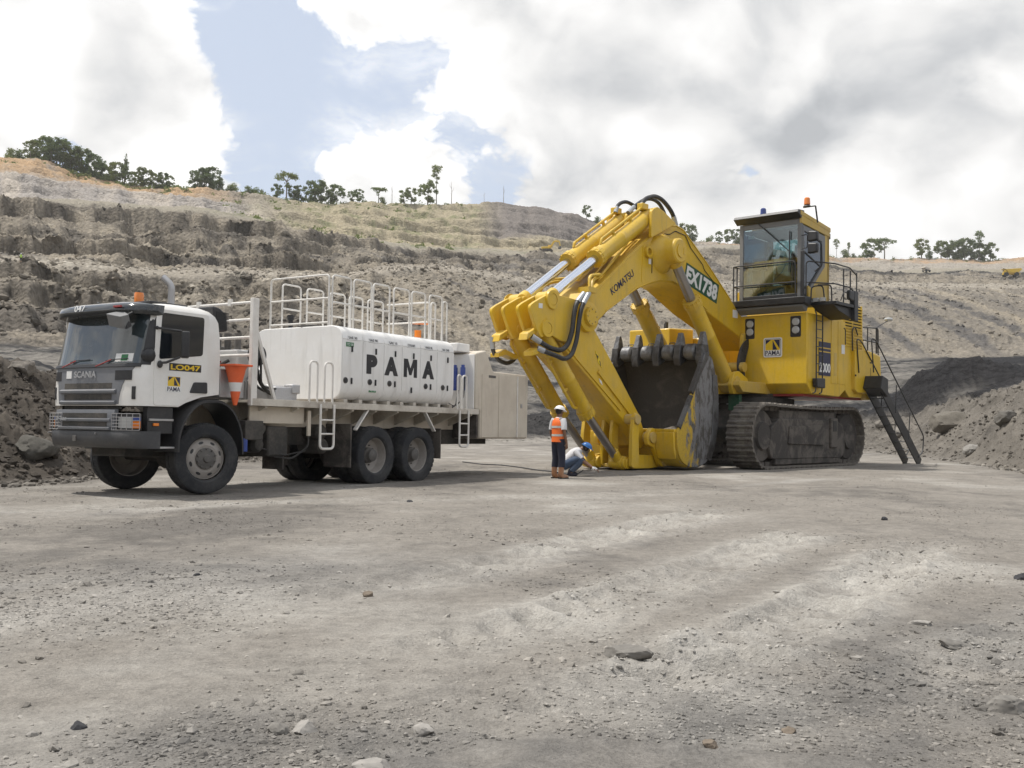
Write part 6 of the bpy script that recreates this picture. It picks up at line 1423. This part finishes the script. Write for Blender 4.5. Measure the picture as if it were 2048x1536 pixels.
def clumps(rng, n, cx, cz, rx, rz, s0, s1):
    out = []
    for _ in range(n):
        a = rng.uniform(0, 2*math.pi); q = rng.random()**.5; h = rng.uniform(-1, 1); k = math.sqrt(max(0, 1-h*h*.8))
        s = rng.uniform(s0, s1); out.append((cx+rx*q*k*math.cos(a), rx*q*k*math.sin(a), cz+rz*h, s, s, s*.75))
    return out
TP = {}
def proto(kind, seed):
    rng = np.random.default_rng(seed); br = []
    if kind == 'broad': bl = clumps(rng, 40, 0, .56, .36, .40, .045, .105); tr = [([(0, 0, -.05), (.01, 0, .25), (0, .01, .55)], .028, .012)]; n, ls, mt = 2200, .022, 'leaf'
    if kind == 'dense': bl = clumps(rng, 46, 0, .50, .34, .46, .055, .12); tr = [([(0, 0, -.05), (0, .01, .3), (.01, 0, .6)], .030, .012)]; n, ls, mt = 2600, .022, 'leafd'
    if kind == 'umbrella':
        bl = [(.34*math.cos(a)*q, .34*math.sin(a)*q, .86-.10*q*q+rng.uniform(-.02, .03), .12, .12, .06) for a, q in [(rng.uniform(0, 6.3), rng.random()**.5) for _ in range(16)]]+clumps(rng, 4, 0, .55, .14, .12, .06, .10)
        tr = [([(0, 0, -.05), (.01, 0, .4), (-.01, 0, .68)], .024, .014)]+[([(-.01, 0, .62), (.16*math.cos(a), .16*math.sin(a), .78), (.28*math.cos(a), .28*math.sin(a), .86)], .012, .004) for a in (0, 1.3, 2.5, 3.9, 5.2)]; n, ls, mt = 900, .021, 'leaf'
    if kind == 'slender':
        bl = [(.05, 0, .93, .08, .08, .06), (-.05, .03, .82, .09, .09, .06), (.09, 0, .74, .08, .08, .05), (-.02, 0, .66, .07, .07, .05), (.10, -.03, .86, .07, .07, .05), (0, 0, .55, .04, .04, .03), (-.10, 0, .90, .05, .05, .04)]
        tr = [([(0, 0, -.03), (.015, 0, .4), (-.01, 0, .7), (.03, 0, .95)], .013, .004)]+[([(0, 0, .68), (.06, 0, .76)], .005, .002), ([(0, 0, .75), (-.05, .03, .83)], .005, .002)]; n, ls, mt = 480, .017, 'leaf'
    if kind == 'conic': bl = [(rng.uniform(-.04, .04), rng.uniform(-.04, .04), .25+.7*t, .17*(1.05-t)+.02, .17*(1.05-t)+.02, .08) for t in np.linspace(0, 1, 10)]; tr = [([(0, 0, -.05), (0, 0, .9)], .025, .006)]; n, ls, mt = 900, .022, 'leafd'
    if kind == 'bush': bl = clumps(rng, 9, 0, .45, .45, .30, .2, .30); tr = [([(0, 0, -.05), (0, 0, .4)], .03, .015), ([(0, 0, 0), (.2, .1, .4)], .02, .01)]; n, ls, mt = 900, .040, 'leaf'
    if kind == 'dead':
        bl = None; tr = [([(0, 0, -.05), (.01, 0, .5), (-.02, 0, 1.0)], .022, .006), ([(.0, 0, .55), (.10, .02, .68), (.13, .02, .80)], .010, .003), ([(0, 0, .7), (-.10, 0, .82), (-.11, 0, .92)], .008, .003), ([(0, 0, .45), (-.06, .03, .52)], .007, .003)]; n, ls, mt = 0, 0, None
    cr = None
    if bl: cr = leaves(bl, n, ls, rng); cr.materials.append(M[mt])
    wd = wood(tr); wd.materials.append(M['deadwood' if kind == 'dead' else 'bark'])
    return cr, wd
for k in ('broad', 'dense', 'umbrella', 'slender', 'conic', 'bush', 'dead'): TP[k] = [proto(k, 300+i*31+len(k)) for i in range(2)]
NM = {'broad': 'broadleaf_tree', 'dense': 'dense_tree', 'umbrella': 'umbrella_tree', 'slender': 'slender_tree', 'conic': 'conical_tree', 'bush': 'bush', 'dead': 'dead_tree'}
def tree(kind, px, hpx, label, group, s=11.05, k=None):
    p = at_line(px, s); dep = p.y; h = hpx*dep/FPX*1.04
    v = TP[kind][random.randrange(2) if k is None else k]
    e = empty(NM[kind], p-Vector((0, 0, .3)), (0, 0, random.uniform(0, 6.28)), label, 'bush' if kind == 'bush' else 'tree', group)
    wx = random.uniform(.9, 1.12); e.scale = (h*wx, h*wx, h)
    if v[0]: link('crown', v[0], None, e)
    link('trunk', v[1], None, e)
ga = 'grove on the rim above the truck'; la = 'lighter loose-crowned tree in the thick green grove on the rim above the truck cab'
for px, h, kd_ in [(45, 40, 'broad'), (58, 52, 'dense'), (72, 50, 'broad'), (86, 54, 'dense'), (100, 52, 'broad'), (112, 56, 'broad'), (126, 58, 'dense'), (138, 52, 'broad'), (150, 60, 'dense'), (162, 50, 'broad'), (176, 52, 'dense'), (190, 46, 'broad'), (204, 44, 'dense'), (218, 44, 'broad'), (258, 42, 'broad'), (270, 36, 'dense'), (284, 36, 'broad'), (300, 34, 'broad'), (314, 34, 'dense'), (328, 28, 'broad')]:
    tree(kd_, px, h, la if kd_ == 'broad' else 'dark dense-crowned tree in the thick green grove on the rim above the truck cab', ga, random.choice((10.95, 11.05, 11.15)))
tree('conic', 237, 60, 'dark conical tree standing out of the grove above the truck cab', ga)
for px in (6, 20): tree('bush', px, 26, 'low bush on the orange earth beside the grove on the rim', ga)
for px, h in ((384, 46), (400, 50), (414, 52)): tree('dense', px, h, 'tall grey-green tree in a clump of three in the dust above the tank', 'clump of trees in the dust')
tree('conic', 429, 36, 'narrow tree standing beside the clump of three in the dust', 'clump of trees in the dust')
tree('bush', 457, 24, 'round bush alone between the dusty clump and the umbrella tree', 'rim trees above the tank')
for px, h in ((486, 22), (500, 22), (514, 18)): tree('bush', px, h, 'low bush in the short row left by the umbrella tree on the rim'.replace('left by', 'beside'), 'rim trees above the tank')
tree('umbrella', 564, 64, 'big umbrella-shaped tree with flat crown on the rim above the tank', 'rim trees above the tank', k=0)
for px, h, kd_ in ((546, 34, 'broad'), (580, 36, 'dense'), (594, 36, 'broad'), (621, 50, 'dense'), (633, 44, 'broad'), (655, 34, 'dense'), (666, 42, 'broad')): tree(kd_, px, h, 'dark leafy tree in the row beside the umbrella tree on the rim', 'rim trees above the tank')
for px, h in ((695, 26), (712, 30)): tree('broad', px, h, 'small round tree between the dark row and the thin flat-topped tree', 'rim trees above the tank')
tree('umbrella', 749, 38, 'thin flat-topped tree beside a bare trunk on the rim', 'rim trees above the tank', k=1); tree('bush', 757, 18, 'low bush under the thin flat-topped tree', 'rim trees above the tank')
tree('dead', 777, 34, 'bare dead trunk between the flat-topped tree and the round tree', 'dead trees on the rim')
for px, h in ((800, 30), (816, 34)): tree('broad', px, h, 'round dark tree of a pair near the tallest slender tree', 'rim trees above the tank')
tree('broad', 850, 50, 'leafy tree standing under the tallest slender tree on the rim', 'rim trees above the tank')
tree('slender', 868, 80, 'tallest slender tree with sparse tufted crown on the rim', 'rim trees above the tank', k=0)
tree('dead', 896, 44, 'dead tree with crooked top beside the tallest slender tree', 'dead trees on the rim'); tree('dead', 962, 20, 'short bare snag near the crest of the grey hill', 'dead trees on the rim'); tree('dead', 1001, 34, 'bare dead tree on the very crest of the grey hill', 'dead trees on the rim')
tree('broad', 1170, 28, 'round tree on the slope behind the excavator boom crown', 'trees behind the excavator'); tree('bush', 1190, 18, 'small bush beside the round tree behind the boom crown', 'trees behind the excavator')
for px, h, kd_ in ((1384, 32, 'dense'), (1366, 36, 'broad')): tree(kd_, px, h, 'tree showing over the back edge of the excavator boom', 'trees behind the excavator')
for px, h, kd_ in ((1420, 18, 'bush'), (1438, 24, 'broad'), (1455, 30, 'broad'), (1474, 32, 'dense')): tree(kd_, px, h, 'hazy tree on the rim between the boom and the excavator cab', 'trees behind the excavator')
tree('slender', 1674, 42, 'thin tufted tree just beside the excavator cab', 'rim trees beyond the stair'); tree('slender', 1699, 34, 'thin pale tree behind the round bush near the cab', 'rim trees beyond the stair', k=1)
for px, h in ((1688, 22), (1708, 14), (1722, 12)): tree('bush', px, h, 'round bush on the rim near the excavator cab', 'rim trees beyond the stair')
for px, h, kd_ in ((1735, 34, 'broad'), (1748, 46, 'broad')): tree(kd_, px, h, 'grey-green tree in the clump with the tall flat-crowned tree', 'rim trees beyond the stair')
tree('umbrella', 1769, 48, 'tall flat-crowned tree in a small clump beyond the stair', 'rim trees beyond the stair', k=0)
tree('broad', 1846, 40, 'spreading tree alone beside the far grove', 'far grove beyond the stair'); tree('bush', 1862, 18, 'low bush between the spreading tree and the far grove', 'far grove beyond the stair')
for px, h, kd_ in ((1884, 38, 'broad'), (1896, 40, 'broad'), (1908, 34, 'dense'), (1920, 38, 'dense'), (1932, 44, 'broad'), (1945, 40, 'dense'), (1958, 36, 'broad'), (1970, 36, 'dense'), (1984, 38, 'broad')): tree(kd_, px, h, 'hazy tree of the thick far grove beyond the stair', 'far grove beyond the stair')
tree('slender', 1962, 60, 'tall thin tree rising out of the far grove', 'far grove beyond the stair')
# low scrub along the rim and on the terraces
rng = np.random.default_rng(77); bl = []
for k_ in range(560):
    u = rng.uniform(130, 360) if k_ < 140 else rng.uniform(-100, 930) if rng.random() < .7 else rng.uniform(1200, 2040); p = at_line(u, rng.choice([10.7, 10.85, 10.95, 11.0, 11.05, 11.1]) if rng.random() < .6 else rng.uniform(8.2, 10.8) if 430 < u < 1000 else 11.05)
    s = rng.uniform(.6, 2.0); bl.append((p.x, p.y, p.z+s*.3, s*1.4, s*1.4, s*.8))
me = leaves(bl, 13000, .38, rng, .6); me.materials.append(M['leaf']); tag(link('undergrowth', me, None), 'low green scrub along the rim and terraces of the pit', 'scrub', kind='stuff')
# ------------------------------------------------------------------ people
def skin_body(joints, edges, name, parent, mat):
    keys = list(joints); idx = {k: i for i, k in enumerate(keys)}
    me = bpy.data.meshes.new(name); me.from_pydata([joints[k][0] for k in keys], [(idx[a], idx[b]) for a, b in edges], [])
    o = link(name, me, mat, parent)
    sk = o.modifiers.new('skin', 'SKIN'); sk.use_smooth_shade = True
    for k in keys:
        d = me.skin_vertices[0].data[idx[k]]; r = joints[k][1]; d.radius = r if isinstance(r, tuple) else (r, r); d.use_root = k == 'pelvis'
    sb = o.modifiers.new('sub', 'SUBSURF'); sb.levels = 1; sb.render_levels = 1
    return o
def add_hand(J, Ed, side, wrist, d, spread, curl):
    """palm plus five fingers of different length"""
    w_ = Vector(wrist); d = Vector(d).normalized(); sp = Vector(spread).normalized(); cu = Vector(curl).normalized()
    pal = w_+d*.06; J['palm'+side] = (tuple(pal), (.034, .018)); Ed.append(('wr'+side, 'palm'+side))
    for i, (ofs, ln) in enumerate(((-.030, .060), (-.010, .072), (.011, .068), (.030, .052))):
        a = w_+d*.105+sp*ofs; b = a+d*ln*.55+cu*ln*.25; c = b+d*ln*.25+cu*ln*.45
        for t, q, r in (('a', a, .010), ('b', b, .009), ('c', c, .008)): J['f%d%s%s' % (i, t, side)] = (tuple(q), r)
        Ed += [('palm'+side, 'f%da%s' % (i, side)), ('f%da%s' % (i, side), 'f%db%s' % (i, side)), ('f%db%s' % (i, side), 'f%dc%s' % (i, side))]
    a = w_+d*.045-sp*.040; b = a+d*.04-sp*.018+cu*.012
    J['t1'+side] = (tuple(a), .011); J['t2'+side] = (tuple(b), .009); Ed += [('palm'+side, 't1'+side), ('t1'+side, 't2'+side)]
def ring(c, rx, ry, ax, ay, n=16): c = Vector(c); return [c+Vector(ax)*rx*math.cos(2*math.pi*i/n)+Vector(ay)*ry*math.sin(2*math.pi*i/n) for i in range(n)]
def cloth(name, secs, mat, parent, n=16, caps=True):
    """tapered garment tube; secs = [(centre, rx, ry, axis x, axis y)]"""
    return MB().loft([ring(*s, n) for s in secs], caps=caps).build(name, mat, parent, smooth=70)
XA, YA, ZA = Vector((1, 0, 0)), Vector((0, 1, 0)), Vector((0, 0, 1))
def limb(name, pts, mat, parent, n=12):
    rings = []; P = [Vector(p) for p, r in pts]
    for i, (p, r) in enumerate(pts):
        t = (P[min(i+1, len(P)-1)]-P[max(i-1, 0)]).normalized(); a = t.orthogonal().normalized()
        ref = Vector((0, 1, 0)) if abs(t.y) < .8 else Vector((1, 0, 0)); a = (ref-t*ref.dot(t)).normalized(); b = t.cross(a)
        rings.append([P[i]+(a*math.cos(2*math.pi*j/n)+b*math.sin(2*math.pi*j/n))*r for j in range(n)])
    return MB().loft(rings).build(name, mat, parent, smooth=70)
def head_parts(root, c, f, helmet):
    """face, ears, hair and helmet round head centre c looking along f"""
    c = Vector(c); f = Vector(f).normalized(); sd = ZA.cross(f).normalized(); up = f.cross(sd).normalized()
    MB().ball(c+f*.098-up*.012, (.014, .014, .02), 8, 6).build('nose', M['skin'], root)
    for s in (1, -1):
        MB().ball(c+sd*s*.078-up*.01, (.014, .014, .03), 8, 6).build('ear', M['skin'], root)
        MB().ball(c+f*.088+sd*s*.033+up*.012, .010, 8, 6).build('eye', M['hair'], root)
    MB().tube([c+f*.088-sd*.02-up*.05, c+f*.092-up*.052, c+f*.088+sd*.02-up*.05], .005, 6).build('mouth', M['redp'], root)
    MB().ball(c-f*.022+up*.01, (.088, .088, .10), 14, 10).build('hair', M['hair'], root)
    m = MB(); rings = []
    for k in range(9):
        t = k/8*math.pi/2; rings.append([c+up*(.035+.105*math.sin(t))+(f*math.cos(2*math.pi*j/20)*.132+sd*math.sin(2*math.pi*j/20)*.112)*max(math.cos(t), .01) for j in range(20)])
    hm = m.loft(rings).build('hard_hat', helmet, root, smooth=70)
    MB().loft([[c+up*z+(f*(math.cos(2*math.pi*j/20)*rx+(.03 if math.cos(2*math.pi*j/20) > .3 else 0))+sd*math.sin(2*math.pi*j/20)*ry) for j in range(20)] for z, rx, ry in ((.030, .128, .108), (.028, .152, .128), (.038, .15, .126), (.045, .128, .108))]).build('hat_brim', helmet, hm, smooth=50)
def standing(name, loc, rz, label, vest, shirt, trouser, boots, helmet, group=None):
    root = empty(name, loc, (0, 0, rz), label, 'person', group)
    J = {'pelvis': ((0, 0, .88), (.13, .10)), 'waist': ((0, 0, 1.04), (.125, .09)), 'chest': ((.01, 0, 1.24), (.145, .10)), 'neck': ((.01, 0, 1.40), .052), 'head0': ((.025, 0, 1.475), .070), 'head1': ((.03, 0, 1.56), (.085, .078)), 'head2': ((.025, 0, 1.615), .055)}
    Ed = [('pelvis', 'waist'), ('waist', 'chest'), ('chest', 'neck'), ('neck', 'head0'), ('head0', 'head1'), ('head1', 'head2')]
    for s, t in ((1, 'L'), (-1, 'R')):
        J['sh'+t] = ((.0, s*.17, 1.34), .055); J['el'+t] = ((-.03, s*.235, 1.06), .042); J['wr'+t] = ((.05, s*.225, .83), .030)
        J['hip'+t] = ((0, s*.09, .83), .085); J['kn'+t] = ((.02, s*.11, .46), .060); J['an'+t] = ((-.01, s*.12, .09), .045); J['toe'+t] = ((.13, s*.13, .04), .038)
        Ed += [('chest', 'sh'+t), ('sh'+t, 'el'+t), ('el'+t, 'wr'+t), ('pelvis', 'hip'+t), ('hip'+t, 'kn'+t), ('kn'+t, 'an'+t), ('an'+t, 'toe'+t)]
        add_hand(J, Ed, t, J['wr'+t][0], (.12, 0, -1), (1, 0, .1), (0, -s, 0))
    skin_body(J, Ed, 'body', root, M['skin'])
    cloth('shirt', [((0, 0, .86), .165, .125, YA, XA), ((0, 0, 1.04), .158, .115, YA, XA), ((.01, 0, 1.24), .185, .125, YA, XA), ((0, 0, 1.35), .165, .10, YA, XA), ((.01, 0, 1.41), .07, .065, YA, XA)], shirt, root)
    v = cloth('vest', [((0, 0, .84), .185, .145, YA, XA), ((0, 0, .95), .180, .138, YA, XA), ((0, 0, 1.08), .176, .134, YA, XA), ((.01, 0, 1.24), .196, .142, YA, XA), ((0, 0, 1.345), .150, .118, YA, XA), ((.01, 0, 1.395), .085, .085, YA, XA)], vest, root)
    for z, rx, ry in ((.97, .183, .141), (1.16, .190, .142)): cloth('reflective_band', [((0, 0, z), rx, ry, YA, XA), ((0, 0, z+.05), rx, ry, YA, XA)], M['silverband'], v, caps=False)
    for s in (1, -1):
        limb('sleeve', [((0, s*.15, 1.35), .075), ((-.01, s*.195, 1.28), .072), ((-.025, s*.222, 1.12), .064)], shirt, root)
        limb('trouser_leg', [((0, s*.07, .90), .115), ((.005, s*.09, .72), .105), ((.02, s*.11, .46), .082), ((0, s*.118, .26), .080)], trouser, root)
        limb('boot', [((-.005, s*.12, .30), .066), ((-.015, s*.12, .12), .062), ((.0, s*.122, .055), .068), ((.13, s*.13, .045), .050), ((.18, s*.132, .035), .03)], boots, root)
        MB().prism(fil2([(-.08, -.05), (.18, -.055), (.215, 0), (.18, .055), (-.08, .05)], .03), 0, .028, 'xy').build('boot_sole', M['hair'], root).location = (0, s*.125, 0)
    head_parts(root, (.03, 0, 1.545), (1, 0, -.25), helmet)
    return root
pp = ground_pt(1116, 957); pp.z = floor_z(pp.x, pp.y)
standing('person', pp, math.radians(38), 'person standing in orange vest, dark trousers, tan boots and white hard hat', M['vest'], M['shirt'], M['trouser'], M['boot'], M['helmetw'])
pf = hit(43, 521); standing('person', pf, math.radians(-60), 'person in lime vest and white helmet on the rock ledge above the truck', M['hiviz'], M['shirt'], M['trouser'], M['boot'], M['helmetw'])
def crouching(loc, rz, label):
    root = empty('person', loc, (0, 0, rz), label, 'person')
    J = {'pelvis': ((-.10, 0, .27), (.12, .11)), 'waist': ((-.02, 0, .40), (.115, .10)), 'chest': ((.15, 0, .57), (.14, .11)), 'neck': ((.28, 0, .66), .05), 'head0': ((.33, 0, .68), .065), 'head1': ((.40, 0, .70), (.082, .076)), 'head2': ((.44, 0, .73), .055)}
    Ed = [('pelvis', 'waist'), ('waist', 'chest'), ('chest', 'neck'), ('neck', 'head0'), ('head0', 'head1'), ('head1', 'head2')]
    for s, t in ((1, 'L'), (-1, 'R')):
        J['sh'+t] = ((.18, s*.17, .58), .055); J['el'+t] = ((.36, s*.21, .34), .042); J['wr'+t] = ((.56, s*.10, .20), .030)
        J['hip'+t] = ((-.08, s*.10, .26), .085); J['kn'+t] = ((.26, s*.20, .44), .062); J['an'+t] = ((.02, s*.16, .10), .045); J['toe'+t] = ((.15, s*.18, .04), .038)
        Ed += [('chest', 'sh'+t), ('sh'+t, 'el'+t), ('el'+t, 'wr'+t), ('pelvis', 'hip'+t), ('hip'+t, 'kn'+t), ('kn'+t, 'an'+t), ('an'+t, 'toe'+t)]
        add_hand(J, Ed, t, J['wr'+t][0], (.9, -s*.2, -.3), (0, 1, .1), (0, 0, -1))
    skin_body(J, Ed, 'body', root, M['skin'])
    tl = Vector((.62, 0, .78)).normalized(); tn = Vector((-.78, 0, .62))
    cloth('shirt', [((-.12, 0, .30), .165, .13, YA, tn), ((-.02, 0, .42), .165, .125, YA, tn), ((.14, 0, .57), .188, .135, YA, tn), ((.22, 0, .63), .15, .10, YA, tn), ((.27, 0, .66), .07, .065, YA, tn)], M['shirt'], root)
    for s in (1, -1):
        limb('sleeve', [((.16, s*.15, .60), .078), ((.20, s*.19, .54), .072), ((.29, s*.205, .43), .062)], M['shirt'], root)
        limb('glove', [((.54, s*.105, .205), .036), ((.60, s*.085, .185), .046), ((.66, s*.075, .165), .03)], M['labelw'], root)
        limb('trouser_leg', [((-.14, s*.07, .26), .125), ((0, s*.11, .32), .115), ((.24, s*.19, .44), .092), ((.29, s*.20, .42), .085), ((.20, s*.185, .28), .082), ((.06, s*.165, .14), .07)], M['jeans'], root)
        limb('boot', [((.05, s*.165, .16), .062), ((.0, s*.16, .06), .062), ((.12, s*.18, .045), .052), ((.18, s*.185, .035), .03)], M['trouser'], root)
    head_parts(root, (.40, 0, .685), (.85, 0, -.5), M['helmetb'])
pc_ = ground_pt(1139, 952); pc_.z = floor_z(pc_.x, pc_.y)
crouching(pc_, math.radians(-8), 'person crouching in white shirt, jeans and blue hard hat beside the bucket linkage')
# ------------------------------------------------------------------ cable on the ground
cp = []
for px, py in ((925, 925), (965, 930), (1000, 931), (1040, 936), (1075, 941), (1105, 944), (1130, 949), (1150, 953), (1166, 952)):
    p = ground_pt(px, py); p.z = floor_z(p.x, p.y)+.018; cp.append(p)
cp[-1].z += .12
tag(MB().tube(fillet(cp, .8, 4), .016, 8).build('air_hose', M['hose'], None), 'thin black hose snaking across the ground to the crouching worker', 'hose')
# ------------------------------------------------------------------ machines far off on the terraces
def far_excavator(loc, rz, sc, label):
    r = empty('small_excavator', loc, (0, 0, rz), label, 'excavator'); r.scale = (sc, sc, sc)
    for s in (1, -1): MB().prism(fil2([(2.0, 0), (2.4, .45), (2.0, .95), (-2.0, .95), (-2.4, .45), (-2.0, 0)], .2), s*1.0, s*1.6).build('crawler_track', M['mud'], r, .03)
    MB().box((-1, -1, .6), (1, 1, 1.15)).build('car_body', M['dark'], r)
    MB().prism([(1.4, 1.15), (1.4, 2.0), (-1.2, 2.1), (-2.7, 2.0), (-2.7, 1.15)], -1.45, 1.45).build('upper_body', M['yellow'], r, .08)
    cbn = MB().prism([(1.5, 1.3), (1.6, 2.2), (1.2, 3.0), (.1, 3.0), (.1, 1.3)], .5, 1.45).build('cab', M['yellow'], r, .05)
    MB().prism([(1.62, 2.1), (1.24, 2.9), (.3, 2.9), (.3, 2.1)], .52, 1.47).build('window', M['sideglass'], cbn)
    MB().prism([(.6, 1.5), (1.0, 2.1), (2.6, 4.6), (3.2, 4.9), (5.4, 4.5), (5.5, 4.1), (3.3, 4.2), (1.4, 1.6)], -.3, .3).build('boom', M['yellow'], r, .04)
    MB().prism([(5.0, 4.7), (5.6, 4.6), (6.1, 2.2), (5.8, 2.0), (5.1, 4.0)], -.25, .25).build('arm', M['yellow'], r, .04)
    MB().prism([(6.2, 2.3), (6.3, 1.4), (5.6, .8), (4.8, 1.2), (5.0, 1.6), (5.7, 2.2)], -.6, .6).build('bucket', M['iron'], r, .04)
    MB().cyl((1.8, .35, 1.7), (2.8, .35, 4.0), .12).build('lift_cylinder', M['yellow'], r); MB().cyl((3.4, 0, 5.1), (5.1, 0, 4.9), .10).build('arm_cylinder', M['yellow'], r)
far_excavator(hit(1095, 499), math.radians(-12), 1.1, 'small distant yellow excavator working on a terrace of the pit wall')
def far_dumper(loc, rz, sc, label, mat):
    r = empty('dump_truck', loc, (0, 0, rz), label, 'truck'); r.scale = (sc, sc, sc)
    MB().prism([(4.2, 1.2), (4.2, 2.3), (-4.2, 1.9), (-4.2, 1.2)], -1.2, 1.2).build('chassis_frame', mat, r, .05)
    MB().prism([(2.2, 2.0), (2.6, 3.3), (4.4, 4.4), (4.5, 4.2), (2.7, 4.0), (-4.6, 4.4), (-4.9, 3.6), (-3.0, 2.0)], -2.0, 2.0).build('dump_body', mat, r, .08)
    c_ = MB().box((2.8, -.2, 2.1), (4.2, 1.9, 3.8)).build('cab', mat, r, .06); MB().box((4.15, 0, 2.9), (4.24, 1.8, 3.6)).build('window', M['sideglass'], c_)
    for x in (2.9, -2.3):
        for s in (1, -1): MB().lathe([(0, -.5), (.7, -.5), (1.15, -.4), (1.2, 0), (1.15, .4), (.7, .5), (0, .5)], (x, s*1.7, 1.2), (0, 1, 0), 20).build('wheel', M['rubber'], r)
far_dumper(hit(2026, 552), math.radians(170), 1.0, 'distant yellow dump truck on the high terrace', M['yellow'])
far_dumper(hit(1853, 541), math.radians(35), .62, 'tiny pale dump truck in the dust below the far grove', M['cream'])
# ------------------------------------------------------------------ dusty air over the pit
m, b = newmat('dusty_air'); b.n('ShaderNodeOutputMaterial', ins={'Volume': b.n('ShaderNodeVolumePrincipled', ins={'Color': (.93, .92, .90, 1), 'Density': .00014, 'Anisotropy': .2}).outputs[0]})
hz = MB().box((-1750, -1750, -70), (1750, 1750, 172)).build('haze', m, None, smooth=0); tag(hz, 'thin dusty haze hanging over the whole pit', 'haze', kind='stuff')
